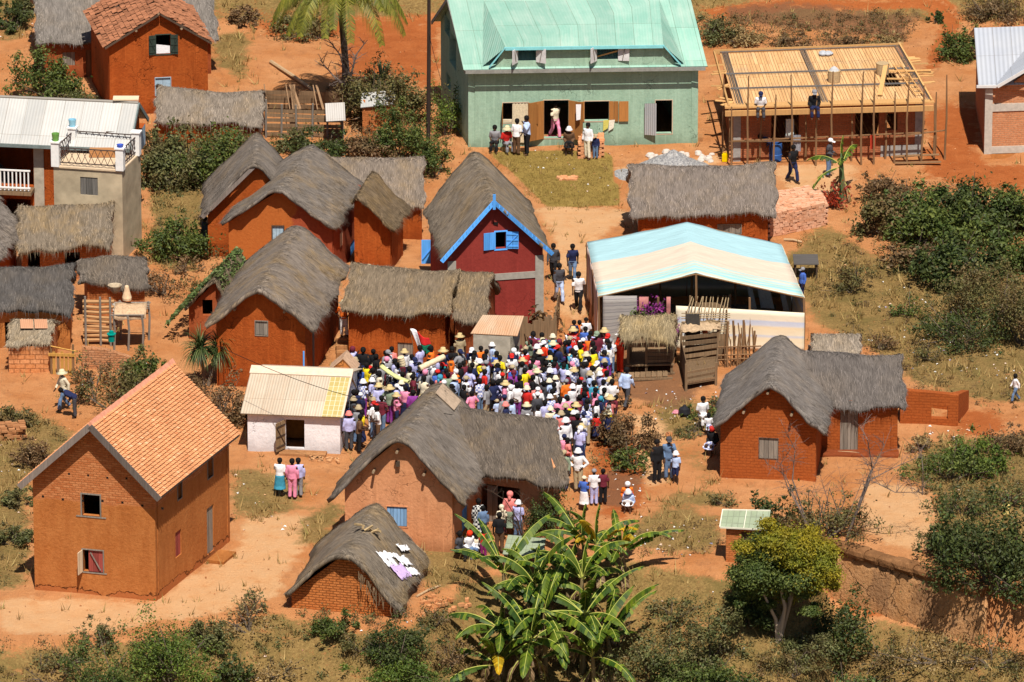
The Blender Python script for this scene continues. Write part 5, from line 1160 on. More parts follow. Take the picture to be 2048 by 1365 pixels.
o = mb.build('tarpaulin_roof', n.m, root, smooth=True); md = o.modifiers.new('thick', 'SOLIDIFY'); md.thickness = .015
def sheet(name, P0, P1, P2, P3, mat, m_=26, k=8, amp=.05, parent=root, fr=14., thick=.012):
    mb = MB(); pts = []; uvs = []; nrm = (P1-P0).cross(P3-P0).normalized(); w_, l_ = (P1-P0).length, (P3-P0).length; ph = rnd.uniform(0, 6)
    for j in range(k+1):
        for i in range(m_+1):
            u, v = i/m_, j/k; p = P0*(1-u)*(1-v)+P1*u*(1-v)+P2*u*v+P3*(1-u)*v
            pts.append(p+nrm*(amp*(.3+.7*v)*(math.sin(u*fr+ph+v)+.5*math.sin(u*fr*2.3+v*3)))); uvs.append((u*w_, v*l_))
    mb.add(pts, [(j*(m_+1)+i, j*(m_+1)+i+1, (j+1)*(m_+1)+i+1, (j+1)*(m_+1)+i) for j in range(k) for i in range(m_)], uvs)
    o = mb.build(name, mat, parent, smooth=True); md = o.modifiers.new('thick', 'SOLIDIFY'); md.thickness = thick; return o
def m_stripes(name, cols, axis=1, per=1.6, wob_=.03):
    n = NT(name); uv = n.coords('UV'); sx = n.node('ShaderNodeSeparateXYZ'); n.link(uv, sx.inputs[0])
    y = n.math('ADD', n.math('MULTIPLY', sx.outputs[axis], 1/per), n.math('MULTIPLY', n.math('SUBTRACT', n.noise(uv, 1.5, 3), .5), wob_)); y = n.math('FRACT', y)
    n.color(n.ramp(y, cols)); n.bump(n.noise(uv, 3, 4), .3, .05); n.rough(.7); return n.m
ST1 = m_stripes('cream_blue_tarp', [(0., (.74, .66, .50)), (.30, (.76, .66, .52)), (.34, (.50, .54, .66)), (.46, (.58, .60, .68)), (.52, (.76, .62, .42)), (.75, (.74, .66, .50)), (.8, (.54, .57, .66)), (.88, (.74, .64, .46))], 1, 1.5)
ST2 = m_stripes('pink_blue_tarp', [(0., (.78, .46, .30)), (.3, (.78, .58, .46)), (.38, (.5, .5, .62)), (.52, (.74, .46, .32)), (.7, (.8, .62, .5)), (.8, (.46, .48, .6)), (.9, (.74, .54, .42))], 0, 1.2)
g0 = lambda p: V((p.x, p.y, tz(p.x, p.y)))
gz = at(1355, 612, 1.75), at(1608, 628, 1.6)
a, b_ = FL+(FR-FL)*.385, FR; n_ = n0.normalized(); n_ = -n_ if n_.y > 0 else n_
a, b_ = a+n_*.05, b_+n_*.05
A1 = on_plane(1352, 612, a, n0); B1 = on_plane(1609, 626, a, n0)
sheet('front_tarpaulin', A1, B1, V((B1.x, B1.y, -.02)), V((A1.x, A1.y, .02)), ST1, 30, 8, .035, fr=9)
sheet('side_tarpaulin', BL, FL, g0(FL)+V((.05, -.1, 0)), g0(BL)+V((.1, -.3, 0)), ST2, 34, 8, .07, fr=20)
sheet('side_tarpaulin', g0(BL)+V((.1, 2.4, 1.6)) if 0 else at(1188, 560, 1.3), at(1206, 606, .9), g0(at(1200, 670)), g0(at(1178, 640)), m_flat('salmon_cloth', (.62, .30, .15), .15), 10, 6, .06)
sheet('side_tarpaulin', FR+(BR-FR)*0, BR, g0(BR), g0(FR), ST1, 20, 6, .04)
sheet('back_tarpaulin', BL, BR, g0(BR), g0(BL), m_stripes('green_back_tarp', [(0., (.30, .33, .22)), (.4, (.32, .40, .42)), (.5, (.62, .64, .6)), (.6, (.34, .36, .24)), (.9, (.4, .42, .3))], 1, 1.3), 24, 6, .05)
GT1 = on_plane(1206, 592, a, n0); GT2 = on_plane(1274, 592, a, n0)
sheet('grey_tarpaulin', GT1, GT2, V((GT2.x, GT2.y, .35)), V((GT1.x, GT1.y, 0)), m_stripes('grey_tarp', [(0., (.26, .24, .23)), (.4, (.34, .31, .30)), (.5, (.17, .16, .17)), (.6, (.36, .33, .31))], 1, .3, .3), 12, 8, .03)
for x0, x1 in ((1278, 1297), (1333, 1341)):
    a_, c_ = on_plane(x0, 594, a, n0), on_plane(x1, 594, a, n0); sheet('door_curtain', a_, c_, V((c_.x, c_.y, .7)), V((a_.x, a_.y, .7)), m_flat('rose_curtain', (.40, .16, .15), .2), 8, 5, .04, fr=22)
mb = MB()
for p, q_ in ((FL, FA), (FA, FR), (BL, BA), (BA, BR), (BL, BR)): mb.tube([p-V((0, 0, .06)), q_-V((0, 0, .06))], .035, 5)
mb.tube([FL+(BL-FL)*.5-V((0, 0, .1)), FR+(BR-FR)*.5-V((0, 0, .1))], .04, 5); mb.tube([FA-V((0, 0, .1)), BA-V((0, 0, .1))], .04, 5)
mb.build('roof_pole', STICK, root)
for p in (FL, FR, BL, BR, FA, BA, FL+(FR-FL)*.29, FL+(FR-FL)*.735, FL+(BL-FL)*.5, FR+(BR-FR)*.5, (FA+BA)/2, FL+(FR-FL)*.33+(BL-FL)*.5, FL+(FR-FL)*.7+(BL-FL)*.5):
    mb = MB(); mb.tube([V((p.x, p.y, -.1)), V((p.x+.03, p.y, p.z*.5)), p-V((0, 0, .05))], .05, 6); mb.build('tent_post', STICK, root)
CLS = m_cloth('pale_hanging', (.50, .58, .60))
for k, (x0, x1) in enumerate(((1512, 1537), (1492, 1502), (1556, 1566), (1576, 1582))):
    p, q_ = at(x0, 575, 2.0)+V((0, 1.2, 0)), at(x1, 577, 2.0)+V((0, 1.2, 0)); sheet('hanging_strip', p, q_, V((q_.x+.35, q_.y-.1, .5)), V((p.x+.3, p.y-.1, .5)), CLS, 5, 6, .015)
for k in range(6):
    c_ = FL+(FR-FL)*(.22+.125*k)+(BL-FL)*.35; mb = MB(); mb.box(V((c_.x, c_.y, .68)), .85, 2.6, .05)
    for sx_ in (-.35, .35):
        for sy in (-1.1, 1.1): mb.box(V((c_.x+sx_, c_.y+sy, 0)), .06, .06, .68)
    mb.thing('trestle_table', m_wood('dull_table', (.14, .12, .10), .3, 'X'), 'bare trestle table in the shade inside the striped marquee', 'table', 'tables inside the marquee')

# --- stalls in front of the marquee
def planks(mb, a, b_, z0, z1, k, out=V((0, 0, 0)), t=.03, gap=.03, jit=.02):
    a, b_ = V((a.x, a.y, 0)), V((b_.x, b_.y, 0))
    for i in range(k):
        y0, y1 = z0+(z1-z0)*i/k, z0+(z1-z0)*(i+1)/k-gap; j0, j1 = rnd.uniform(-jit, jit), rnd.uniform(-jit, jit)
        mb.bar(a+out+V((0, 0, (y0+y1)/2+j0)), b_+out+V((0, 0, (y0+y1)/2+j1)), t, y1-y0)
geo = side_px((1243,634), (1350,632), (1238,678), (1352,682), 1.75, .7)
Rf, Rb, dL, dR = geo; c0 = (Rf+Rb)/2; root = empty('thatched_stall', V((c0.x, c0.y, 0)), 'thatched wooden stall with bougainvillea spilling over its roof', 'stall')
thatch_roof(root, Rf, Rb, dL, dR, c=(.30, .235, .14), tan=(.36, .25, .11), amt=.8, n=3200, seed=51, thick=.2, fringe=.45, rnd_r=.3, wob=.08)
A_, B_ = at(1256, 748), at(1343, 746); bk = V((.2, 2.2, 0)); mb = MB()
planks(mb, A_+(B_-A_)*.42, B_, .45, 1.05, 4); planks(mb, A_, B_, 1.15, 1.35, 1); planks(mb, A_, A_+bk, .3, 1.5, 7); planks(mb, B_, B_+bk, .3, 1.5, 7); planks(mb, A_+bk, B_+bk, .2, 1.55, 8); mb.build('plank_wall', WOOD, root)
for p in (A_, A_+(B_-A_)*.42, B_, A_+bk, B_+bk): mb = MB(); mb.bar(p-V((0, 0, .2)), p+V((0, 0, 1.75)), .1); mb.build('post', WOOD, root)
mb = MB(); mb.bar(A_+V((-.1, -.06, .38)), B_+V((.1, -.06, .38)), .1, .06); mb.hexa([A_+(B_-A_)*u+bk*v+V((0, 0, z)) for z in (.33, .37) for v in (0, .98) for u in (.02, .98)]); mb.build('stall_floor', WOOD, root)
mb = MB(); a_, c_ = at(1240, 758), at(1330, 754)
for i in range(9): p = a_+(c_-a_)*(i/8); mb.bar(p+V((0, -.3, .12)), p+V((.02, .3, .14)), .2, .04)
mb.bar(a_+V((-.2, .32, .05)), c_+V((.4, .32, .05)), .08); mb.bar(a_+V((-.2, -.32, .05)), c_+V((.3, -.32, .05)), .08); mb.thing('duckboard', WOOD, 'low slatted wooden platform before the thatched stall', 'platform')
# wooden pen, front
A_, B_, D_, E_ = at(1372, 782), at(1432, 772), at(1436, 730), at(1362, 738); root = empty('wooden_pen', (A_+D_)/2, 'open wooden pen of planks with sacking on top beside thatched stall', 'pen'); mb = MB()
planks(mb, A_, B_, .30, .95, 3, gap=.12, jit=.04); planks(mb, E_, D_, .2, 1.5, 5, gap=.1, jit=.04); planks(mb, A_, E_, .2, 1.3, 6, gap=.05); planks(mb, B_, D_, .2, .95, 4, gap=.08)
mb.hexa([p+V((0, 0, z)) for z in (.24, .28) for p in (A_, B_, E_, D_)]); mb.build('plank_wall', WOOD, root)
for p, z in ((A_, 1.15), (B_, 1.), (D_, 1.65), (E_, 1.65)): mb = MB(); mb.bar(p-V((0, 0, .2)), p+V((0, 0, z)), .1); mb.build('post', WOOD, root)
mb = MB(); p0, p1, p2, p3 = E_+V((-.15, -.1, 1.6)), D_+V((.1, -.1, 1.58)), D_+V((.1, .75, 1.7)), E_+V((-.1, .75, 1.7))
mb.add([p0*(1-u)*(1-v)+p1*u*(1-v)+p2*u*v+p3*(1-u)*v+V((0, 0, rnd.uniform(-.06, .08)-(.35 if i in (0,) else 0))) for j in range(7) for i in range(13) for u, v in [(i/12, j/6)]], [(j*13+i, j*13+i+1, (j+1)*13+i+1, (j+1)*13+i) for j in range(6) for i in range(12)])
o = mb.thing('sacking', m_cloth('sacking', (.42, .30, .19), .3), 'crumpled brown sacking draped over the wooden pen', 'sacking', smooth=True); md = o.modifiers.new('thick', 'SOLIDIFY'); md.thickness = .02
# plank and cane enclosure behind
A_, B_ = at(1372, 725), at(1452, 722); bk = V((.2, 2.0, 0)); root = empty('cane_shed', A_+(B_-A_)*.5+bk*.5, 'plank shed with open cane lattice top behind the pen', 'shed'); mb = MB()
planks(mb, A_, B_, .1, 1.2, 5, gap=.015); planks(mb, A_+bk, B_+bk, .1, 1.9, 7); planks(mb, A_, A_+bk, .1, 1.2, 5); planks(mb, B_, B_+bk, .1, 1.2, 5); mb.build('plank_wall', WOOD, root)
mb = MB()
for i in range(7): p = A_+(B_-A_)*(i/6); mb.tube([p+V((0, -.05, .9)), p+V((rnd.uniform(-.03, .03), 0, 2.15))], .022, 5)
for k in range(9): z = 1.3+.1*k; mb.tube([A_+V((-.2, -.04, z+rnd.uniform(-.05, .05))), B_+V((.15, -.04, z+rnd.uniform(-.06, .06)))], .02, 5)
for k in range(12): p = A_+(B_-A_)*(k/11)+V((0, 0, 2.1)); mb.tube([p, p+bk+V((rnd.uniform(-.1, .1), 0, .05))], .022, 5)
mb.build('cane_lattice', m_flat('bamboo_cane', (.33, .24, .14), .3), root)
mb = MB()
for p in (A_, B_, A_+bk, B_+bk): mb.bar(p, p+V((0, 0, 2.2)), .08)
mb.build('post', WOOD, root)
p = A_+V((.25, -.1, 0)); mb = MB(); pts = [p+V(((i/4-.5)*.55+.15*(1-z/2.1), -.03+.02*(i % 2), z)) for z in (.95, 1.4, 1.8, 2.12) for i in range(5)]; mb.add(pts, [(j*5+i, j*5+i+1, (j+1)*5+i+1, (j+1)*5+i) for j in range(3) for i in range(4)]); o = mb.thing('dark_sheet', m_flat('charcoal_sheet', (.055, .05, .045), .2), 'charcoal sheet hanging down the side of the cane shed', 'sheet'); md = o.modifiers.new('thick', 'SOLIDIFY'); md.thickness = .02
mb = MB(); p = A_+(B_-A_)*.47+V((0, -.12, 1.1)); mb.lathe(p, [(.13, 0), (.12, .12), (.11, .45), (.03, .5)], 9); mb.thing('orange_rag', m_cloth('orange_rag', (.60, .16, .06)), 'orange rag hung on the cane shed plank', 'cloth')
# stick fence
A_, B_ = at(1450, 735), at(1512, 728); root = empty('stick_fence', A_, 'uneven fence of thin upright sticks behind the gable roof', 'fence')
for i in range(22):
    p = A_+(B_-A_)*(i/21)+V((rnd.uniform(-.05, .05), rnd.uniform(-.1, .1), 0)); mb = MB(); hh = rnd.uniform(1.1, 2.0); mb.tube([p-V((0, 0, .1)), p+V((rnd.uniform(-.06, .06), 0, hh*.5)), p+V((rnd.uniform(-.12, .12), 0, hh))], rnd.choice((.018, .025, .05)), 5); mb.build('stick', STICK, root)
mb = MB()
for z in (.35, .55, .9): mb.tube([A_+V((-.3, -.1, z)), B_+V((.2, -.1, z+rnd.uniform(-.1, .1)))], .03, 5)
mb.build('rail', STICK, root)

# --- plank fence by the lane and dry vine
A_, B_ = at(1020, 708), at(1110, 690); root = empty('plank_fence', A_, 'rough plank fence beside the tin lean-to and lane', 'fence')
pts = [A_+(B_-A_)*(i/15) for i in range(16)]+[B_+(at(1118, 640)-B_)*(i/9) for i in range(1, 10)]
for i, p in enumerate(pts): mb = MB(); hh = rnd.uniform(1.15, 1.6); mb.box(p-V((0, 0, .1)), rnd.uniform(.12, .24), .04, hh, rz=0 if i < 16 else 1.4); mb.build('plank', WOOD, root)
mb = MB(); mb.bar(pts[0]+V((0, .05, .8)), pts[15]+V((0, .05, .8)), .06); mb.build('rail', WOOD, root)
# --- farm gate, left
A_, B_ = at(103, 750), at(147, 752); root = empty('wooden_gate', A_, 'yellowed plank gate beside the small brick hen house', 'gate')
for p in (A_, B_): mb = MB(); mb.tube([p-V((0, 0, .1)), p+V((0, 0, 1.35))], .05, 6); mb.build('post', STICK, root)
YW = m_wood('yellow_board', (.44, .24, .06), .3)
for i in range(5): p = A_+(B_-A_)*((i+.7)/5.4); mb = MB(); mb.box(p+V((0, -.03, .02)), .11, .03, rnd.uniform(.85, 1.1)); mb.build('gate_board', YW if i != 1 else WOOD, root)
mb = MB(); mb.bar(A_+V((-.1, -.07, .9)), B_+V((.1, -.07, .9)), .05, .12); mb.tube([A_+V((0, -.05, 1.25)), B_+V((.2, -.05, 1.05))], .03, 5); mb.build('rail', YW, root)
# --- wood rack and low brick wall
A_, B_ = at(172, 688), at(222, 690); root = empty('wood_rack', A_, 'stacked split logs between rough posts under dark thatch', 'woodpile')
for k in range(9): mb = MB(); z = .15+.21*k; mb.tube([A_+V((-.1, rnd.uniform(-.05, .05), z)), (A_+B_)/2+V((0, 0, z+rnd.uniform(-.05, .05))), B_+V((rnd.uniform(0, .3), 0, z+rnd.uniform(-.08, .08)))], [.09, .085, .07], 7); mb.build('log', m_wood('split_log', (.40, .22, .10), .35, 'X'), root)
for p in (A_+V((0, -.12, 0)), B_+V((0, -.12, 0)), (A_*.4+B_*.6)+V((0, -.12, 0))): mb = MB(); mb.tube([p-V((0, 0, .2)), p+V((0, 0, 2.1))], .05, 6); mb.build('post', WOODG, root)
A_, B_ = at(228, 700), at(285, 702); root = empty('drying_rack', A_, 'rough pole rack carrying sacks and baskets by the woodpile', 'rack')
for p, z in ((A_, 1.5), (B_, 1.55), (A_+V((.2, 1.3, 0)), 1.7), (B_+V((.2, 1.3, 0)), 1.7), (A_*.5+B_*.5, 1.5)): mb = MB(); mb.tube([p-V((0, 0, .2)), p+V((.05, 0, z*.6)), p+V((0, 0, z))], .05, 6); mb.build('post', WOODG, root)
mb = MB()
for k in range(7): v = k/6; mb.tube([A_+V((.2*v-.1, 1.3*v, 1.5+.1*v)), B_+V((.2*v+.1, 1.3*v, 1.55+.1*v))], .035, 5)
mb.build('rack_pole', WOODG, root)
top = (A_+B_)/2+V((.1, .5, 1.62))
mb = MB(); pts = [top+V(((i/8-.5)*1.3, (j/5-.5)*1.1, rnd.uniform(0, .12)-(.35 if j == 0 else 0))) for j in range(6) for i in range(9)]; mb.add(pts, [(j*9+i, j*9+i+1, (j+1)*9+i+1, (j+1)*9+i) for j in range(5) for i in range(8)]); o = mb.thing('tan_sack', m_cloth('tan_sack', (.50, .34, .21), .25), 'tan sacking spread over the drying rack', 'sacking', smooth=True); md = o.modifiers.new('thick', 'SOLIDIFY'); md.thickness = .03
mb = MB(); mb.lathe(at(230, 586, 1.75), [(.1, 0), (.2, .12), (.29, .3), (.30, .34), (.26, .31), (.16, .1)], 14); mb.thing('basket', m_flat('grey_basket', (.42, .34, .24)), 'round shallow basket on the left of the rack', 'basket')
mb = MB(); mb.lathe(at(254, 600, 1.75), [(.19, 0), (.20, .1), (.13, .35), (.08, .6), (.05, .62)], 12); mb.thing('cone_basket', m_flat('cream_basket', (.66, .47, .30)), 'cream cone-shaped basket standing on the rack', 'basket')
mb = MB(); a = at(228, 610, 1.5); 
for k in range(3): mb.tube([a+V((.12*k, -.1, .15)), a+V((.12*k+.05, -.25, -.2)), a+V((.12*k+.02, -.2, -.8-.1*k))], [.09, .1, .05], 6)
mb.thing('hanging_rags', m_cloth('grey_rags', (.40, .36, .31), .3), 'grey rags hanging from the front of the drying rack', 'rags')
mb = MB(); c_ = at(223, 683, .75); mb.lathe(c_, [(.13, 0), (.15, .3), (.19, .3), (.19, .34), (.1, .35), (.09, .45), (.03, .46)], 14); mb.thing('teal_bucket', m_flat('teal_plastic', (.0, .24, .20), .08, rough=.4), 'teal plastic bucket on the low brick wall', 'bucket')
root = empty('low_brick_wall', at(215, 738), 'low crumbling brick wall before the wood racks', 'wall'); mb = MB(); panel(mb, at(165, 738), at(262, 742), -.2, .9, .55, (.5, .85), (), .3, V((0, 1, 0))); mb.build('wall', m_brick('old_brick', (.46, .18, .07), (.58, .30, .16), (.22, .10, .05), .26, .1, .015, 1.), root)
# --- upper wood pen by the low hut
A_, B_ = at(532, 275), at(686, 278); bk = at(600, 222)-at(600, 276); root = empty('plank_pen', (A_+B_)/2+bk*.5, 'rough pen of weathered planks beside pale thatched hut', 'pen'); mb = MB()
planks(mb, A_, B_, .1, 1.35, 6, gap=.05, jit=.04); planks(mb, A_+bk, B_+bk, .1, 1.0, 4, jit=.04); planks(mb, A_, A_+bk, .1, 1.0, 4); planks(mb, B_, B_+bk, .1, 1.35, 5); mb.build('plank_wall', WOOD, root)
for i in range(6): p = A_+(B_-A_)*(i/5); mb = MB(); mb.tube([p-V((0, .06, .1)), p+V((rnd.uniform(-.05, .05), -.06, rnd.uniform(1.5, 2.))), ], .05, 6); mb.build('post', WOODG, root)
mb = MB()
for k in range(8): p = A_+(B_-A_)*rnd.uniform(.02, .75)+V((0, 0, 1.35)); q_ = p+bk*.9+V((rnd.uniform(-.5, .5), 0, .0)); mb.bar(p, q_, rnd.choice((.05, .1, .2)), .04)
mb.build('loose_board', m_wood('old_boards', (.30, .18, .10), .4), root)
mb = MB(); slab(mb, [at(652, 243, 1.5), at(691, 241, 1.5), at(689, 205, 1.62), at(650, 207, 1.62)], .02); mb.thing('zinc_sheet', m_sheet('white_zinc', (.66, .62, .58), (.7, .66, .62), .1, .2), 'white metal sheet laid over the corner of plank pen', 'metal sheet')
# --- small hut behind the bushes
geo = side_px((722,199),(790,192),(718,214),(792,210),1.35,.2); h = House('brick_shed', 'small brick shed with flat tin roof half hidden by bushes', *geo, 0, BRK_R, 'shed', (.1, .12), (.08, .08), top_gap=.03, th=.12); h.walls(); mb = MB(); R0, R1, dl_, d = geo; slab(mb, [R0+d, R1+d, R1+dl_*.9+V((0, 0, .3)), R0+dl_*.9+V((0, 0, .3))]); mb.build('roof', SIL, h.root)
# --- table on the right, bricks, pole
c_ = at(1612, 562); mb = MB(); mb.box(c_+V((0, .6, .72)), 1.05, 1.3, .05)
top_ = mb.thing('outdoor_table', m_wood('dark_table', (.105, .095, .09), .3, 'X'), 'dark wooden table standing behind right corner of marquee', 'table', loc=c_+V((0, .6, 0)))
for sx_ in (-.45, .45):
    for sy in (.05, 1.15): mb = MB(); mb.box(c_+V((sx_, sy, 0)), .07, .07, .72); mb.build('leg', WOODD, top_)
def brick_stack(name, label, poly, zt_, rows, seed, parent_mat, jig=.02):
    """stack of hand made bricks following a footprint"""
    rg = random.Random(seed); mb = MB(); A_, B_, D_, E_ = poly; w_, l_ = (B_-A_).length, (E_-A_).length; nx_, ny_ = max(2, int(w_/.25)), max(2, int(l_/.16)); rh = zt_/rows; rz = math.atan2((B_-A_).y, (B_-A_).x)
    for r_ in range(rows):
        for j in range(ny_):
            for i in range(nx_):
                if r_ < rows-1 and 0 < j < ny_-1 and 0 < i < nx_-1: continue
                if r_ == rows-1 and rg.random() < .12: continue
                u, v = (i+.5+(.25 if r_ % 2 else -.25)*(1 if nx_ > 3 else 0))/nx_, (j+.5)/ny_; p = A_*(1-u)*(1-v)+B_*u*(1-v)+D_*u*v+E_*(1-u)*v
                mb.box(V((p.x+rg.uniform(-jig, jig), p.y+rg.uniform(-jig, jig), rh*r_+rg.uniform(-.01, .02)+tz(p.x, p.y))), w_/nx_*.93, l_/ny_*.93, rh*.95, rz=rz+rg.uniform(-.06, .06))
    return mb.thing(name, parent_mat, label, 'bricks')
def m_bricks3d(name, a, b_):
    n = NT(name); n.color(n.mix(.3, n.ramp(n.island(), [(0., a), (1., b_)]), n.ramp(n.noise(n.coords('World'), 9, 4), [(.3, mul(a, .5)), (.7, b_)]))); n.rough(.9); return n.m
BS1 = m_bricks3d('pink_bricks', (.56, .25, .13), (.72, .42, .28)); BS2 = m_bricks3d('orange_bricks', (.56, .22, .09), (.70, .36, .19))
brick_stack('brick_stack', 'big stack of pale bricks, nearer front corner of the pair', (at(1535,478), at(1652,452), at(1640,428), at(1560,440)), 1.05, 9, 1, BS1)
brick_stack('brick_stack', 'pale brick stack stretching behind the big one', (at(1543,448), at(1640,432), at(1618,408), at(1552,418)), .85, 7, 2, BS1)
brick_stack('brick_stack', 'orange brick stack under the scaffold poles', (at(1460,322), at(1508,320), at(1506,306), at(1464,308)), .75, 8, 3, BS2)
brick_stack('brick_stack', 'knee-high brick stack before the green building door', (at(1158,318), at(1206,316), at(1204,300), at(1160,302)), .8, 8, 4, BS2)
brick_stack('brick_stack', 'old mossy brick heap left of the tiled house', (at(-5,885), at(50,882), at(46,868), at(-5,872)), .55, 6, 5, m_bricks3d('old_bricks', (.32, .13, .05), (.46, .22, .1)), .06)
mb = MB()
for k in range(28): p = g(1135+rnd.uniform(-16, 16), 358+rnd.uniform(-3, 3)); mb.box(p+V((0, 0, -.01)), .26, .13, .08, rz=rnd.uniform(0, 3))
mb.thing('loose_bricks', BS2, 'scatter of loose orange bricks on the lawn', 'bricks')
mb = MB()
for k in range(34): p = g(895+rnd.gauss(0, 26), 1212+rnd.gauss(0, 8)) if k < 22 else g(858+rnd.gauss(0, 16), 1205); mb.box(p+V((0, 0, -.03)), rnd.uniform(.12, .3), .14, .12, rz=rnd.uniform(0, 3))
mb.thing('brick_rubble', m_bricks3d('rubble_bricks', (.44, .17, .06), (.62, .30, .14)), 'scattered brick rubble on the slope by low hut', 'rubble')
def heap(name, label, c_, r_, hgt, mat, seed, cat):
    mb = MB(); rg = random.Random(seed); m_, k = 26, 12; pts = [c_+V((0, 0, hgt))]
    for i in range(1, k+1):
        for j in range(m_):
            a = 2*PI*j/m_; t = i/k; p = V((math.cos(a)*r_[0]*t, math.sin(a)*r_[1]*t, hgt*(1-t)**1.2*(1+.3*mnoise.noise(V((math.cos(a)*2, math.sin(a)*2, t*3+seed))))-.06*t)); pts.append(c_+p+V((0, 0, rg.uniform(-.02, .02))))
    fs = [(0, 1+j, 1+(j+1) % m_) for j in range(m_)]+[(1+i*m_+j, 1+(i+1)*m_+j, 1+(i+1)*m_+(j+1) % m_, 1+i*m_+(j+1) % m_) for i in range(k-1) for j in range(m_)]
    mb.add(pts, fs); return mb.thing(name, mat, label, cat, smooth=True)
n = NT('gravel'); v_ = n.node('ShaderNodeTexVoronoi'); v_.inputs['Scale'].default_value = 14; n.link(n.coords('World'), v_.inputs['Vector']); n.color(n.mix(.8, (.28, .28, .29), n.ramp(v_.outputs['Color'], [(.2, (.18, .18, .19)), (.9, (.42, .41, .40))]))); n.bump(v_.outputs['Distance'], .8, .05)
heap('gravel_heap', 'heap of blue grey gravel behind the long thatched house', at(1345, 334), (1.75, 1.5), .8, n.m, 3, 'gravel')
heap('gravel_heap', 'thin spill of grey gravel at the corner of thatch', at(1250, 350), (.8, 1.4), .16, n.m, 5, 'gravel')
STN = m_bricks3d('pale_stones', (.46, .40, .36), (.66, .60, .54))
for k in range(46):
    p = g(rnd.uniform(1300, 1425), 309+rnd.uniform(-3, 17)); mb = MB(); r_ = rnd.uniform(.1, .24); mb.lathe(p+V((0, 0, -.04)), [(r_*.8, 0), (r_, r_*.5), (r_*.7, r_*1.05), (r_*.1, r_*1.2)], 6, Matrix.Rotation(rnd.uniform(0, 3), 3, 'Z') @ Matrix.Rotation(rnd.uniform(-.3, .3), 3, 'X') @ Matrix.Diagonal((1, rnd.uniform(.6, 1), rnd.uniform(.7, 1)))); mb.thing('stone', STN, 'pale building stone in the heap behind the gravel', 'stone', 'building stones by the gravel heap')
# utility pole
p = g(856, 312); top = on_plane(858, -60, p, V((0, 1, 0))); mb = MB(); mb.tube([p-V((0, 0, .4)), p+(top-p)*.5+V((.02, 0, 0)), top], [.10, .09, .075], 9); pole = mb.thing('utility_pole', m_wood('black_pole', (.035, .024, .02), .4), 'tall dark wooden utility pole beside the green building', 'pole', loc=p)
mb = MB(); q_ = on_plane(925, -120, p+V((0, .0, 0)), V((0, 1, 0)))
pt_ = [top+V((0, 0, -.3))]; e_ = at(952, 268, 3.0)
# blue drum, jerrycan etc.
mb = MB(); c_ = at(1551, 321); mb.lathe(c_, [(.27, 0), (.28, .04), (.27, .08), (.29, .3), (.27, .32), (.29, .55), (.28, .8), (.26, .82), (.24, .76), (.23, .3)], 22); mb.thing('blue_drum', m_flat('blue_plastic', (.03, .10, .32), .08, rough=.4), 'open blue plastic drum under the scaffolding', 'drum')
mb = MB(); c_ = at(1450, 323); mb.box(c_, .27, .16, .32); mb.box(c_+V((0, 0, .32)), .2, .12, .05); mb.tube([c_+V((-.07, 0, .36)), c_+V((-.05, 0, .43)), c_+V((.05, 0, .43)), c_+V((.07, 0, .36))], .018, 6); mb.thing('jerrycan', m_flat('yellow_plastic', (.72, .52, .0), .06, rough=.4), 'yellow plastic jerrycan beside the orange bricks', 'jerrycan')
mb = MB(); c_ = g(1104, 278)+V((0, -.55, .1)); mb.lathe(c_, [(.2, 0), (.27, .16), (.25, .17), (.18, .04)], 16); mb.thing('pink_basin', m_flat('pink_plastic', (.72, .06, .22), .06, rough=.4), 'bright pink basin on the doorstep of green building', 'basin')
mb = MB(); c_ = g(1369, 832); mb.lathe(c_, [(.2, 0), (.26, .12), (.22, .32), (.08, .4), (.05, .46)], 10); mb.thing('black_bag', m_flat('black_plastic', (.02, .02, .025), .2, rough=.4), 'black bag standing on the bank near seated pair', 'bag')
mb = MB(); c_ = g(1352, 828); mb.lathe(c_, [(.12, 0), (.16, .06), (.08, .15), (.02, .17)], 8); mb.thing('pink_bundle', m_cloth('pink_bundle', (.62, .22, .30), .4), 'small pink and white bundle left of the black bag', 'bundle')
mb = MB(); c_ = g(2012, 1032); mb.lathe(c_, [(.1, 0), (.15, .08), (.14, .22), (.16, .3), (.17, .42), (.06, .48)], 9); mb.thing('yellow_sack', m_cloth('yellow_sack', (.72, .55, .2), .25), 'small yellow and white sack among bushes at right', 'sack')
mb = MB(); c_ = g(1338, 873); mb.lathe(c_, [(.1, 0), (.16, .06), (.13, .14), (.02, .16)], 9); mb.thing('clay_pot', m_flat('clay', (.42, .17, .07)), 'round clay pot on the path above the trio', 'pot')
# sheet covered low table at the right of the wing
n_c = at(1048, 1108); mb = MB(); q4 = [at(1005, 1108, .75), at(1085, 1116, .75), at(1092, 1076, .95), at(1016, 1070, .95)]; slab(mb, q4, .04); tb = mb.thing('green_sheet_table', GT, 'low table topped with pale green tile sheet beside banana plants', 'table', loc=V((n_c.x, n_c.y+1, 0)))
for u, v in ((.05, .08), (.95, .08), (.95, .92), (.05, .92)):
    p = q4[0]*(1-u)*(1-v)+q4[1]*u*(1-v)+q4[2]*u*v+q4[3]*(1-u)*v; mb = MB(); mb.bar(V((p.x, p.y, -.1)), p-V((0, 0, .04)), .08); mb.build('leg', WOOD, tb)
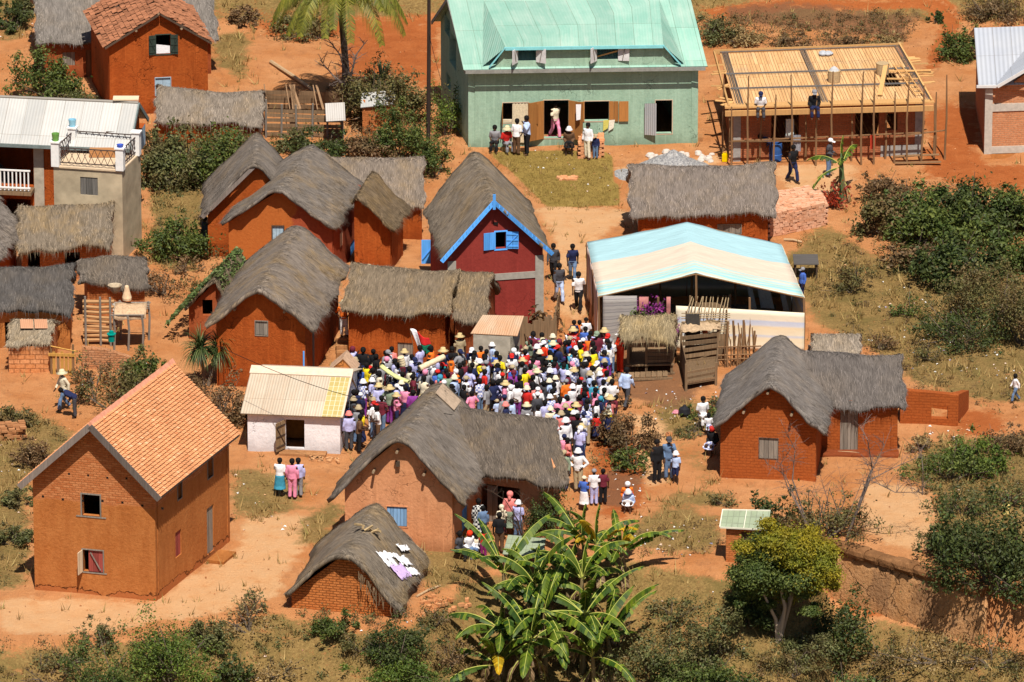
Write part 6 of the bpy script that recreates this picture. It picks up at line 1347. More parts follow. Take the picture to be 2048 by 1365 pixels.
# poles, logs and planks lying about
for a_, b_, r_, lab in (((833,1196),(880,1174),.05,'pale bare log lying on the slope beside low hut'), ((812,1085),(850,1116),.11,'thick pale plank leaning off the hut thatch corner'), ((542,128),(640,195),.10,'long grey log lying across the yard near palm'), ((1568,482),(1604,487),.06,'short pale stick lying by the brick stacks'), ((1660,905),(1745,912),.035,'thin bamboo pole lying before the wing door'), ((703,152),(680,190),.05,'grey branch lying under the palm')):
    p, q_ = g(*a_), g(*b_); mb = MB(); up = V((0, 0, r_*.9)); mb.tube([p+up, (p+q_)/2+up+V((0, .03, .03)), q_+up], [r_, r_*.9, r_*.75], 7); mb.thing('log', m_wood('pale_log', (.42, .29, .17), .3, 'X'), lab, 'log')
p, q_ = at(645, 745, .3), at(692, 765, 2.3)
for k in range(3): mb = MB(); a_, b_ = g(722-6*k, 800), at(702-3*k, 752, 2.35); mb.tube([a_, b_], .03, 6); mb.thing('leaning_pole', m_flat('yellow_bamboo', (.45, .28, .10), .2), 'bamboo pole leaning on the white shed corner', 'pole', 'bamboo poles leaning by white shed')
# small ochre hut corner behind shed with red mark
geo = gable_px((655,742),(712,744),(686,716),(694,700),1.5); h = House('ochre_shed', 'tan roofed shed corner peeking behind white shed', *geo, 0, MUD_T, 'shed', (.05, .05), (.05, .05), top_gap=.06, th=.12); h.walls()
mb = MB(); Rf, Rb, dL, dR = geo; slab(mb, [Rf+dR, Rb+dR, Rb, Rf]); slab(mb, [Rb+dL, Rf+dL, Rf, Rb]); mb.build('roof', m_flat('tan_roof', (.46, .30, .20)), h.root)
# steps left of the flag house
mb = MB()
for i in range(4): mb.box(at(690, 722-7*i)+V((0, 0, -.1)), .7, .4, .2+.16*i)
mb.thing('stone_steps', EARTH, 'short flight of earth steps between orange houses', 'steps')
# cable over white shed
mb = MB(); a_, b_ = at(430, 690, 4.2), at(905, 830, 4.2); pts = [a_+(b_-a_)*(i/14)-V((0, 0, .5*math.sin(PI*i/14))) for i in range(15)]; mb.tube(pts, .012, 4); mb.thing('cable', DARK, 'thin black cable sagging over the white shed roof', 'cable')
mb = MB(); a_, b_ = top+V((0, 0, -.2)), at(955, 280, 3.4); a_ = p if 0 else on_plane(856, 60, g(856, 312), V((0, 1, 0))); 
mb.tube([a_+(at(905, 225, 2.6)-a_)*(i/8)-V((0, 0, .3*math.sin(PI*i/8))) for i in range(9)], .012, 4); mb.thing('cable', DARK, 'service cable running from the pole to green building', 'cable')
# concrete slab marks etc
# ------------------------------------------------------------------ people
def evalmesh(ob):
    dg = bpy.context.evaluated_depsgraph_get(); dg.update()
    me = bpy.data.meshes.new_from_object(ob.evaluated_get(dg)); return me
def rotx(p, c, a): 
    y, z = p[1]-c[1], p[2]-c[2]; return V((p[0], c[1]+y*math.cos(a)-z*math.sin(a), c[2]+y*math.sin(a)+z*math.cos(a)))
ARMS = {  # elbow, wrist of the left (x>0) and right (x<0) arm, standing upright, facing -y
    'down': (((.23,.03,1.10), (.235,-.05,.86)), ((-.23,.03,1.10), (-.24,-.03,.86))),
    'fold': (((.24,.0,1.11), (.03,-.19,1.13)), ((-.24,.0,1.11), (-.02,-.20,1.16))),
    'face': (((.22,-.13,1.16), (.08,-.19,1.40)), ((-.23,.03,1.10), (-.20,-.12,.90))),
    'hold': (((.22,.02,1.10), (.11,-.22,1.06)), ((-.22,.02,1.10), (-.09,-.23,1.05))),
    'hips': (((.35,.06,1.13), (.19,-.05,.98)), ((-.35,.06,1.13), (-.19,-.05,.98))),
    'up': (((.25,-.10,1.56), (.20,-.16,1.80)), ((-.27,-.08,1.54), (-.22,-.14,1.79))),
    'one_up': (((.25,-.10,1.56), (.16,-.18,1.78)), ((-.23,.03,1.10), (-.24,-.06,.86))),
    'swing': (((.22,.12,1.12), (.22,.10,.88)), ((-.22,-.08,1.11), (-.21,-.24,.92))),
    'lap': (((.23,.0,1.10), (.10,-.26,1.0)), ((-.23,.0,1.10), (-.12,-.27,.98))),
}
LEGS = {  # pelvis shift, knees, ankles
    'stand': ((0,0,.92), ((.095,-.01,.48), (-.095,-.01,.48)), ((.10,.02,.08), (-.10,.02,.08))),
    'easy': ((0,0,.915), ((.10,-.05,.48), (-.09,.0,.48)), ((.14,-.06,.08), (-.09,.03,.08))),
    'walk': ((0,0,.90), ((.09,-.19,.50), (-.09,.05,.47)), ((.09,-.26,.10), (-.09,.30,.14))),
    'sit': ((0,.05,.47), ((.13,-.36,.49), (-.13,-.36,.49)), ((.13,-.38,.08), (-.13,-.34,.08))),
    'low': ((0,.08,.24), ((.16,-.28,.46), (-.16,-.26,.45)), ((.11,-.28,.07), (-.11,-.24,.07))),
}
POSES = {'stand': ('stand','down',0), 'easy': ('easy','down',-2), 'folded': ('stand','fold',0), 'hand': ('easy','face',3), 'holding': ('stand','hold',6), 'akimbo': ('easy','hips',0),
         'reaching': ('stand','up',0), 'pointing': ('easy','one_up',0), 'walking': ('walk','swing',5), 'sitting': ('sit','lap',10), 'crouching': ('low','lap',18), 'bending': ('stand','hold',62)}
def skeleton(legs, arms, lean):
    pv, kn, an = LEGS[legs]; pv = V(pv); up = V((pv.x, pv.y, pv.z-.92)); c = pv; a = R(lean)
    f = lambda p: rotx(V(p)+up, c, a)
    J = {'pelvis': pv, 'waist': f((0,.0,1.08)), 'chest': f((0,.01,1.27)), 'neck': f((0,.01,1.42)), 'jaw': f((0,-.02,1.485)), 'head': f((0,-.005,1.555)), 'top': f((0,.005,1.625)), 'nose': f((0,-.105,1.53))}
    for k, s in ((0, 1), (1, -1)):
        J['sh%d' % k] = f((s*.17,.01,1.365)); el, wr = ARMS[arms][k]; J['el%d' % k] = f(el); J['wr%d' % k] = f(wr)
        J['hip%d' % k] = pv+V((s*.09,0,-.05)); J['kn%d' % k] = V(kn[k]); J['an%d' % k] = V(an[k]); J['toe%d' % k] = V(an[k])+V((s*.02,-.15,-.045))
        J['ear%d' % k] = f((s*.088,.0,1.545))
    J['f'] = f; J['lean'] = a; return J
def build_body(J, name):
    vs, es, rs = [], [], []; ix = {}
    def v(key, p, r): ix[key] = len(vs); vs.append(tuple(p)); rs.append(r); return ix[key]
    def e(a, b): es.append((ix[a], ix[b]))
    for k, r in (('pelvis', .12), ('waist', .11), ('chest', .125), ('neck', .05), ('jaw', .062), ('head', .085), ('top', .062)): v(k, J[k], r)
    for a, b in zip(('pelvis','waist','chest','neck','jaw','head'), ('waist','chest','neck','jaw','head','top')): e(a, b)
    v('nose', J['nose'], .014); e('head', 'nose')
    for k in (0, 1):
        s = 1 if k == 0 else -1; K = str(k)
        v('ear'+K, J['ear'+K], .016); e('head', 'ear'+K)
        v('sh'+K, J['sh'+K], .062); e('chest', 'sh'+K); v('el'+K, J['el'+K], .043); e('sh'+K, 'el'+K); v('wr'+K, J['wr'+K], .028); e('el'+K, 'wr'+K)
        d = (J['wr'+K]-J['el'+K]).normalized(); sd = d.cross(V((0, -1, .15))).normalized()
        if sd.length < .1: sd = V((1, 0, 0))
        n_ = d.cross(sd).normalized(); pal = J['wr'+K]+d*.055; v('pal'+K, pal, .030); e('wr'+K, 'pal'+K)
        for i in range(4):
            b = pal+d*.035+sd*(-.03+.02*i); ln = (.026, .032, .030, .024)[i]; c1 = b+d*ln-n_*.006*i*.5; c2 = c1+d*ln*.8-n_*.016
            for m, p, r in ((0, b, .0105), (1, c1, .0095), (2, c2, .008)): v('f%s%d%d' % (K, i, m), p, r)
            e('pal'+K, 'f%s%d0' % (K, i)); e('f%s%d0' % (K, i), 'f%s%d1' % (K, i)); e('f%s%d1' % (K, i), 'f%s%d2' % (K, i))
        t1 = J['wr'+K]+d*.03+sd*.035*s-n_*.01; t2 = t1+d*.035+sd*.02*s-n_*.012
        v('t1'+K, t1, .0115); v('t2'+K, t2, .009); e('pal'+K, 't1'+K); e('t1'+K, 't2'+K)
        v('hip'+K, J['hip'+K], .095); e('pelvis', 'hip'+K); v('kn'+K, J['kn'+K], .058); e('hip'+K, 'kn'+K); v('an'+K, J['an'+K], .038); e('kn'+K, 'an'+K); v('toe'+K, J['toe'+K], .032); e('an'+K, 'toe'+K)
    me = bpy.data.meshes.new('tmp'); me.from_pydata(vs, es, []); ob = bpy.data.objects.new('tmp', me); C.objects.link(ob)
    sk = ob.modifiers.new('skin', 'SKIN'); sk.use_smooth_shade = True; sk.branch_smoothing = .3
    for i, r in enumerate(rs): me.skin_vertices[0].data[i].radius = (r, r); me.skin_vertices[0].data[i].use_root = (i == 0)
    ss = ob.modifiers.new('ss', 'SUBSURF'); ss.levels = 1; ss.render_levels = 1
    out = evalmesh(ob); out.name = name; bpy.data.objects.remove(ob); out.polygons.foreach_set('use_smooth', [True]*len(out.polygons))
    out.materials.clear(); out.materials.append(SKIN[0]); return out
def remeshed(mb, name, vox=.024):
    me = mb.mesh('tmp'); ob = bpy.data.objects.new('tmp', me); C.objects.link(ob)
    m = ob.modifiers.new('r', 'REMESH'); m.mode = 'VOXEL'; m.voxel_size = vox; m.use_smooth_shade = True
    s = ob.modifiers.new('s', 'SMOOTH'); s.iterations = 3
    out = evalmesh(ob); out.name = name; bpy.data.objects.remove(ob); out.materials.clear(); out.materials.append(WHC); return out
def loft(mb, rings, n=14):
    """rings: (centre, x axis, y axis)"""
    vs = [c+x*math.cos(2*PI*k/n)+y*math.sin(2*PI*k/n) for c, x, y in rings for k in range(n)]; m = len(rings)
    mb.add(vs, [(i*n+k, i*n+(k+1) % n, (i+1)*n+(k+1) % n, (i+1)*n+k) for i in range(m-1) for k in range(n)]+[tuple(range(n))[::-1], tuple(range((m-1)*n, m*n))])
def build_shirt(J, name, long=False):
    mb = MB(); f = J['f']; rows = [(.86,.185,.145), (.95,.175,.14), (1.08,.165,.13), (1.22,.185,.145), (1.33,.19,.13), (1.385,.15,.10), (1.43,.075,.07)]
    loft(mb, [(f((0,.005,z)), f((rx,.005,z))-f((0,.005,z)), f((0,.005+ry,z))-f((0,.005,z))) for z, rx, ry in rows])
    for k in (0, 1):
        K = str(k); s, e, w_ = J['sh'+K], J['el'+K], J['wr'+K]
        mb.tube([s+(J['chest']-s)*.3, s, s+(e-s)*.5, e] + ([e+(w_-e)*.5, e+(w_-e)*.93] if long else []), [.075, .078, .07, .066]+([.055, .05] if long else []), 10)
    return remeshed(mb, name)
def build_trousers(J, name, short=False):
    mb = MB(); p = J['pelvis']; f = J['f']; wz = 1.0-.92
    loft(mb, [(p+V((0,0,-.10)), V((.16,0,0)), V((0,.12,0))), (p+V((0,0,.0)), V((.178,0,0)), V((0,.138,0))), (f((0,0,1.0)), V((.165,0,0)), V((0,.13,0)))])
    for k in (0, 1):
        K = str(k); h, kn, an = J['hip'+K], J['kn'+K], J['an'+K]; end = kn+(an-kn)*(.1 if short else .95)
        mb.tube([p+(h-p)*.6, h, h+(kn-h)*.5, kn, kn+(end-kn)*.5, end], [.1, .108, .095, .08, .076, .075], 10)
    return remeshed(mb, name)
def build_skirt(J, name):
    mb = MB(); p = J['pelvis']; f = J['f']; kc = (J['kn0']+J['kn1'])/2; ac = (J['an0']+J['an1'])/2; m = kc+(ac-kc)*.35
    seated = kc.y < p.y-.25
    rings = [(f((0,0,1.0)), V((.16,0,0)), V((0,.13,0))), (p, V((.19,0,0)), V((0,.16,0))), (p*.45+kc*.55, V((.22,0,0)), V((0,.16,.02)) if not seated else V((0,.04,.13))), (kc+V((0,-.02,0)), V((.24,0,0)), V((0,.2,0)) if not seated else V((0,.12,.1))), (m, V((.26,0,0)), V((0,.22,0)) if not seated else V((0,.12,0)))]
    loft(mb, rings, 16); return remeshed(mb, name)
def headmesh(kind):
    mb = MB()
    if kind == 'straw': mb.lathe((0,0,0), [(.10,-.0), (.215,-.03), (.225,-.02), (.115,.02), (.11,.07), (.09,.115), (.03,.13), (.0,.13)], 18)
    elif kind == 'brim': mb.lathe((0,0,0), [(.10,-.01), (.165,-.04), (.17,-.03), (.112,.02), (.104,.08), (.06,.12), (.0,.125)], 16)
    elif kind == 'cap':
        mb.lathe((0,0,0), [(.10,-.03), (.112,-.02), (.112,.03), (.09,.085), (.04,.11), (0,.115)], 14); mb.hexa([V((x*(1-.25*k),-.08-.13*k,-.02-.02*k+z)) for z in (0,.015) for k in (0,1) for x in (-.09,.09)])
    elif kind == 'scarf':
        mb.lathe((0,.01,0), [(.09,-.10), (.112,-.06), (.12,.0), (.11,.06), (.07,.1), (0,.112)], 14); mb.lathe((0,.12,-.10), [(.02,-.12), (.06,-.06), (.05,.04), (.0,.06)], 8)
    elif kind == 'hair': mb.lathe((0,.015,0), [(.085,-.085), (.104,-.03), (.108,.02), (.092,.075), (.05,.105), (0,.112)], 14)
    elif kind == 'bun': mb.lathe((0,.02,0), [(.085,-.1), (.108,-.04), (.112,.02), (.095,.08), (.05,.11), (0,.115)], 14); mb.lathe((0,.13,-.03), [(.0,-.06), (.05,-.03), (.055,.02), (.0,.06)], 8)
    me = mb.mesh({'hair': 'hair', 'bun': 'hair', 'scarf': 'headscarf', 'cap': 'cap'}.get(kind, 'hat'), smooth=True); me.materials.append(WHC); return me
SKIN = [m_flat('skin_a', (.055, .026, .015), .12, rough=.55), m_flat('skin_b', (.085, .04, .022), .12, rough=.55), m_flat('skin_c', (.038, .019, .012), .12, rough=.55)]
HAIRM = m_flat('black_hair', (.008, .007, .007), .2)
HEADS = {k: headmesh(k) for k in ('straw','brim','cap','scarf','hair','bun')}
_pc = {}
def proto(pose):
    if pose not in _pc:
        J = skeleton(*POSES[pose]); P = {'J': J, 'body': build_body(J, 'person_'+pose), 'shirt': build_shirt(J, 'shirt_'+pose), 'long': build_shirt(J, 'jacket_'+pose, True), 'trousers': build_trousers(J, 'trousers_'+pose), 'skirt': build_skirt(J, 'skirt_'+pose)}
        if pose in ('stand','easy','walking'): P['shorts'] = build_trousers(J, 'shorts_'+pose, True)
        _pc[pose] = P
    return _pc[pose]
COL = {'white': (.74,.73,.75), 'cream': (.70,.62,.46), 'lavender': (.44,.44,.72), 'pale blue': (.42,.52,.76), 'blue': (.06,.13,.46), 'navy': (.018,.024,.075), 'black': (.012,.012,.014), 'grey': (.24,.24,.26), 'dark grey': (.06,.06,.07), 'red': (.55,.025,.02), 'orange': (.80,.17,.02), 'scarlet': (.80,.05,.015), 'pink': (.74,.26,.40), 'salmon': (.74,.22,.20), 'yellow': (.80,.62,.02), 'teal': (.02,.19,.21), 'turquoise': (.05,.27,.40), 'maroon': (.14,.02,.035), 'purple': (.22,.04,.26), 'green': (.06,.20,.07), 'sage': (.22,.28,.20), 'brown': (.12,.065,.035), 'khaki': (.40,.32,.20), 'straw': (.58,.44,.22), 'pale straw': (.62,.55,.36), 'denim': (.12,.19,.32), 'checked': (.6,.6,.6), 'striped': (.5,.5,.7), 'plum': (.22,.02,.12)}
def cmat(c):
    if c == 'checked': return m_cloth('cloth_checked', (.02,.02,.03), .1, (.6,.6,.58))
    if c == 'striped': return m_cloth('cloth_striped', (.72,.72,.8), .1, (.2,.24,.5))
    return m_cloth('cloth_'+c.replace(' ', '_'), COL[c])
def attach(me, name, parent, mat):
    o = bpy.data.objects.new(name, me); C.objects.link(o); o.parent = parent; o['_w'] = (0, 0, 0)
    o.material_slots[0].link = 'OBJECT'; o.material_slots[0].material = mat; return o
def person(loc, pose='stand', rz=0, sc=1., shirt='white', long=False, bottom='trousers', bcol='navy', head='hair', hcol=None, label='', group=None):
    P = proto(pose); b = bpy.data.objects.new('person', P['body']); C.objects.link(b); b.location = loc; b.rotation_euler = (0, 0, rz); b.scale = (sc, sc, sc)
    b.material_slots[0].link = 'OBJECT'; b.material_slots[0].material = rnd.choice(SKIN); tag(b, label, 'person', group)
    attach(P['long' if long else 'shirt'], 'jacket' if long else 'shirt', b, cmat(shirt))
    bt = bottom if bottom in P else 'trousers'; attach(P[bt], bottom, b, cmat(bcol))
    h = attach(HEADS[head], {'hair': 'hair', 'bun': 'hair', 'scarf': 'headscarf', 'cap': 'cap'}.get(head, 'hat'), b, HAIRM if head in ('hair','bun') else cmat(hcol))
    J = P['J']; h.location = J['head']+(J['top']-J['jaw']).normalized()*.035; h.rotation_euler = (J['lean']*.8, 0, 0)
    if sc < .8: h.scale = (1.18,)*3
    return b
def face_to(p, q): d = V(q)-V(p); return math.atan2(d.x, -d.y)
# named individuals: px, py of the feet, pose, turn (deg, 0 faces the viewer, 90 faces right), scale, shirt, long sleeves, bottom, its colour, head, its colour, height, label
IND = [
 (990,303,'sitting',-10,1,'grey',0,'trousers','black','hair',0,.0,'person in grey shirt sitting at left end of the green building kerb'),
 (1013,305,'sitting',25,1,'red',0,'trousers','grey','straw','pale straw',.0,'person in red top and pale hat sitting on the kerb'),
 (1033,311,'holding',150,1,'white',0,'trousers','brown','hair',0,.0,'person in white top seen from behind talking to the red-shirted sitter'),
 (1054,310,'hand',-60,1.08,'pale blue',1,'trousers','black','hair',0,.0,'tall person in pale blue shirt standing on the lawn'),
 (1110,287,'walking',30,1.02,'cream',0,'trousers','pink','hair',0,.22,'person in cream top and pink trousers in the open doorway'),
 (1138,306,'sitting',0,1,'brown',1,'skirt','black','brim','white',.0,'person in white hat sitting on the kerb below the open doors'),
 (1175,319,'easy',-35,1,'white',1,'trousers','cream','hair',0,.0,'person in white sleeves and cream trousers by knee-high bricks'),
 (1191,319,'stand',-10,.68,'navy',1,'trousers','denim','cap','khaki',.0,'small child in navy beside the knee-high brick stack'),
 (1521,236,'sitting',0,1,'white',0,'trousers','dark grey','cap','navy',2.2,'person in white top and dark cap sitting on deck edge'),
 (1628,235,'sitting',5,1.05,'black',1,'trousers','navy','cap','grey',2.2,'person in black jacket sitting on the deck edge, arms on knees'),
 (1585,366,'walking',30,1.05,'black',0,'trousers','navy','hair',0,.0,'person in black walking before the scaffolding'),
 (1657,354,'holding',70,1.05,'dark grey',1,'trousers','denim','cap','white',.0,'person in white cap and jeans by the small banana plant'),
 (1543,322,'bending',-90,.9,'navy',1,'trousers','navy','hair',0,.0,'person in navy bending beside the blue drum'),
 (1107,562,'walking',-10,1,'dark grey',1,'trousers','black','hair',0,.0,'person in dark grey half hidden beside the red house corner'),
 (1118,606,'walking',15,1.05,'dark grey',1,'trousers','pale blue','hair',0,.0,'person in grey top and pale jeans walking down the lane'),
 (1145,563,'walking',0,1,'navy',0,'trousers','denim','hair',0,.0,'person in navy t-shirt farthest up the lane'),
 (1157,624,'walking',-5,1.06,'white',0,'trousers','black','hair',0,.0,'person in white shirt and black trousers walking down lane'),
 (1604,600,'easy',-60,.85,'blue',1,'trousers','navy','cap','grey',.0,'person in blue jacket behind the right edge of marquee'),
 (1630,712,'crouching',-70,.9,'dark grey',1,'trousers','black','scarf','sage',.0,'person with sage scarf crouching by marquee rear corner'),
 (2031,805,'walking',-70,.72,'white',1,'trousers','denim','hair',0,.0,'child in white top running across the dry field'),
 (1405,858,'sitting',20,1,'white',0,'trousers','white','hair',0,.15,'person in white sitting on the bank beside the black bag'),
 (1417,868,'sitting',10,.7,'white',0,'skirt','striped','hair',0,.0,'child in white and checks sitting below the white-clad adult'),
 (1425,908,'sitting',-30,1,'black',1,'skirt','striped','scarf','red',-.05,'person in black sitting in the shade of brick gable wall'),
 (1314,966,'stand',30,1.06,'black',1,'trousers','black','hair',0,.0,'person all in black standing on the path with two others'),
 (1337,961,'face' if 0 else 'hand',10,1.08,'denim',1,'trousers','denim','cap','dark grey',.0,'person in denim and dark cap, middle of the path trio'),
 (1351,967,'easy',-20,.78,'pale blue',0,'shorts','navy','brim','white',.0,'child in white hat and shorts beside the path trio adults'),
 (1252,818,'walking',150,1.05,'pale blue',1,'trousers','dark grey','hair',0,.0,'person in pale blue hooded top walking away up the path'),
 (1240,748,'folded',-60,1.1,'scarlet',1,'trousers','scarlet','cap','white',.0,'person in bright scarlet suit and white cap by thatched stall'),
 (1214,757,'folded',-30,1,'striped',1,'skirt','black','hair',0,.0,'person in patterned blouse and black skirt near scarlet suit'),
 (1193,748,'easy',-15,1.08,'maroon',1,'trousers','lavender','cap','sage',.0,'person in open maroon jacket and pale trousers facing crowd'),
 (1148,700,'stand',0,.75,'navy',0,'shorts','navy','hair',0,.0,'child in navy at the top of crowd in the lane'),
 (1159,698,'stand',0,.72,'orange',0,'skirt','brown','hair',0,.0,'child in orange between two children in the lane'),
 (1172,702,'stand',0,.85,'white',0,'skirt','cream','hair',0,.0,'child in white dress at the top of the lane crowd'),
 (1146,732,'easy',180,1,'red',0,'trousers','navy','straw','straw',.0,'person with back turned in red lettered t-shirt and straw hat'),
 (560,994,'hand',170,.95,'white',0,'skirt','turquoise','hair',0,.0,'person in white top and blue skirt facing the white shed'),
 (585,999,'stand',165,1,'pink',1,'trousers','pink','hair',0,.0,'person in pink tracksuit standing before the white shed'),
 (597,996,'stand',190,.98,'lavender',1,'trousers','grey','hair',0,.0,'person in lavender half hidden behind the pink tracksuit'),
 (688,700,'hips' if 0 else 'akimbo',10,.95,'orange',0,'shorts','white','straw','pale straw',.55,'person in orange top and straw hat on the earth steps'),
 (128,822,'walking',-60,1.05,'cream',1,'trousers','denim','straw','pale straw',.0,'person in cream coat and hat walking down the left path'),
 (150,836,'bending',-90,.95,'navy',1,'trousers','dark grey','hair',0,.0,'person in navy stooping behind the cream-coated walker'),
 (1131,925,'stand',30,1.1,'white',1,'trousers','white','brim','white',.0,'person in long white clothes beside the grey wing gable'),
 (1155,910,'stand',170,1.02,'black',0,'trousers','dark grey','hair',0,.0,'person in black seen from behind near brown hedge'),
 (1115,985,'stand',60,.95,'grey',1,'trousers','dark grey','brim','cream',.0,'person in grey with cream hat close to the wing wall'),
 (1128,982,'stand',-30,1,'sage',1,'trousers','navy','cap','khaki',.0,'person in sage jacket and khaki cap behind banana leaves'),
 (1156,985,'akimbo',-20,1.08,'white',1,'trousers','khaki','brim','white',.0,'person in white shirt, hand on hip, above banana leaves'),
 (1188,1012,'stand',180,.9,'white',0,'trousers','lavender','cap','grey',.0,'person in white top and grey cap facing away above bananas'),
 (1206,1010,'stand',190,.88,'maroon',0,'trousers','black','hair',0,.0,'person in maroon top facing away above the banana leaves'),
 (1168,1022,'stand',150,.85,'blue',0,'skirt','white','cap','cream',.0,'person in blue with cream cap low among banana leaves'),
 (1254,1012,'crouching',10,.95,'orange',1,'skirt','blue','scarf','white',.1,'person in orange wrap crouching behind the blue-clad one'),
 (1257,1022,'crouching',-10,.95,'pale blue',1,'skirt','white','brim','white',.0,'person in blue and white crouching at the path edge'),
 (1020,1072,'stand',170,1.08,'salmon',1,'skirt','sage','scarf','salmon',.0,'person wrapped in salmon shawl before the dark doorway'),
 (1036,1080,'hand',160,.95,'lavender',0,'trousers','denim','brim','white',.0,'person in lavender with white hat and dark backpack by doorway'),
 (999,1108,'stand',175,1,'black',0,'trousers','brown','hair',0,.0,'person in black t-shirt facing the dark doorway'),
 (1003,1080,'stand',200,.85,'cream',0,'skirt','maroon','scarf','cream',.0,'person in cream seen behind the black t-shirt'),
 (957,1080,'stand',200,1,'checked',1,'skirt','checked','hair',0,.0,'person in black and white checks at peach house side'),
 (966,1082,'stand',190,.85,'denim',1,'trousers','navy','hair',0,.0,'person in blue denim beside the checked jacket'),
 (967,1120,'stand',200,.75,'red',0,'trousers','plum','hair',0,.0,'child in red bib and plum trousers by the sitters'),
 (918,1118,'sitting',60,1,'dark grey',1,'trousers','black','bun',0,-.1,'person in dark grey sitting against the peach house corner'),
 (938,1114,'sitting',40,.95,'white',1,'trousers','denim','scarf','scarlet',-.1,'person with scarlet headscarf sitting by the peach house'),
 (951,1108,'crouching',20,.9,'cream',0,'skirt','white','bun',0,.0,'person in white skirt crouching beside the scarlet headscarf'),
 (920,742,'stand',10,.95,'khaki',0,'trousers','khaki','straw','straw',.0,'person in khaki and straw hat between two huts'),
 (738,603,'stand',0,.95,'white',0,'trousers','navy','straw','pale straw',.0,'person whose pale hat shows over the brown thatch ridge'),
 (410,505,'stand',-60,.95,'dark grey',1,'trousers','denim','hair',0,.0,'person in dark grey standing beside far left orange wall'),
 (622,915,'stand',0,1,'navy',1,'trousers','black','hair',0,.0,''),
]
for (px, py, pose, tz_, s_, sh, lg, bt, bc, hd, hc, z, lab) in IND:
    if not lab: continue
    base = g(px, py) if z < 1 else at(px, py, z); base = V((base.x, base.y, base.z+(z if z < 1 else 0)))
    b = person(base, pose, R(tz_), s_, sh, bool(lg), bt, bc, hd, hc or None, lab)
    if 'lettered' in lab:
        for txt, sz, zz, rot, xx in (('THI', .17, 1.22, 0, .0), ('LA', .11, 1.08, 0, .03), ('RS', .17, .93, 0, .02)):
            cu = bpy.data.curves.new('lettering', 'FONT'); cu.body = txt; cu.size = sz; cu.align_x = 'CENTER'; cu.extrude = .012
            dg_ = None; t = bpy.data.objects.new('lettering', cu); C.objects.link(t); me = evalmesh(t); bpy.data.objects.remove(t)
            me.materials.append(WHC); t = bpy.data.objects.new('lettering', me); C.objects.link(t); t.parent = b; t.location = (-xx, .165, zz); t.rotation_euler = (R(90), 0, R(180))
# ---- the crowd
zones = [  # polygon of feet in photograph pixels, wanted number, place words
 ([(700,765),(780,770),(800,800),(700,800)], 14, 'by the white shed roof'), ([(690,800),(800,800),(800,830),(690,850)], 17, 'beside the white shed wall'),
 ([(690,850),(790,830),(760,900),(690,915)], 17, 'in front of the white shed gable'), ([(780,765),(870,770),(870,815),(790,815)], 17, 'under the flag'),
 ([(870,770),(1000,765),(1000,800),(870,815)], 28, 'in the crowd below the orange house'), ([(800,815),(1000,805),(1000,850),(790,860)], 36, 'in the crowd behind the peach roof'),
 ([(960,740),(1060,745),(1060,790),(1000,790),(960,770)], 19, 'near the tin lean-to'), ([(1060,735),(1140,740),(1180,780),(1060,790)], 28, 'at the foot of the lane'),
 ([(1000,790),(1110,790),(1110,850),(1000,850)], 31, 'in the middle of the crowd'), ([(1110,785),(1215,790),(1225,840),(1110,850)], 29, 'at the hedge side of the crowd'),
 ([(1000,850),(1110,850),(1110,895),(1000,890)], 12, 'behind the dark wing roof'), ([(1110,850),(1215,840),(1200,890),(1112,905)], 19, 'between hedge and wing roof'), ([(1150,850),(1225,800),(1235,850),(1215,900)], 9, 'at the brown hedge edge'), ([(1108,905),(1170,890),(1165,945),(1112,960)], 7, 'in the passage beside wing gable'), ([(1170,725),(1225,740),(1215,785),(1150,760)], 14, 'by the thatched stall')]
SHIRTS = ['white']*26+['lavender']*13+['pale blue']*7+['navy']*12+['black']*12+['grey']*5+['dark grey']*5+['red']*4+['pink']*6+['salmon']*3+['yellow']*5+['orange']*4+['maroon']*6+['purple']*2+['teal']*2+['turquoise']*2+['blue']*5+['sage']*2+['cream']*6+['brown']*3+['striped']*7+['checked']*3+['scarlet']
BOT = ['navy']*4+['black']*5+['dark grey']*3+['khaki']*2+['denim']*4+['white']*2+['brown']*2+['maroon','purple','grey','cream']
HEAD = [('straw','straw')]*7+[('straw','pale straw')]*5+[('hair',None)]*46+[('bun',None)]*14+[('cap','white')]*2+[('cap','khaki')]*3+[('cap','red')]*2+[('cap','navy')]*3+[('cap','grey')]*2+[('brim','white')]*4+[('brim','cream')]*3+[('brim','khaki')]*3+[('scarf','white')]*3+[('scarf','pink')]*2+[('scarf','turquoise')]*2+[('scarf','maroon')]*2+[('brim','salmon')]
HW = {'straw': '{} hat', 'cap': '{} cap', 'brim': '{} sunhat', 'scarf': '{} headscarf', 'hair': 'short black hair', 'bun': 'tied black hair'}
taken = [(o.location.x, o.location.y) for o in C.objects if o.name.startswith('person')]; seen = set(); cen = g(930, 800); total = 0
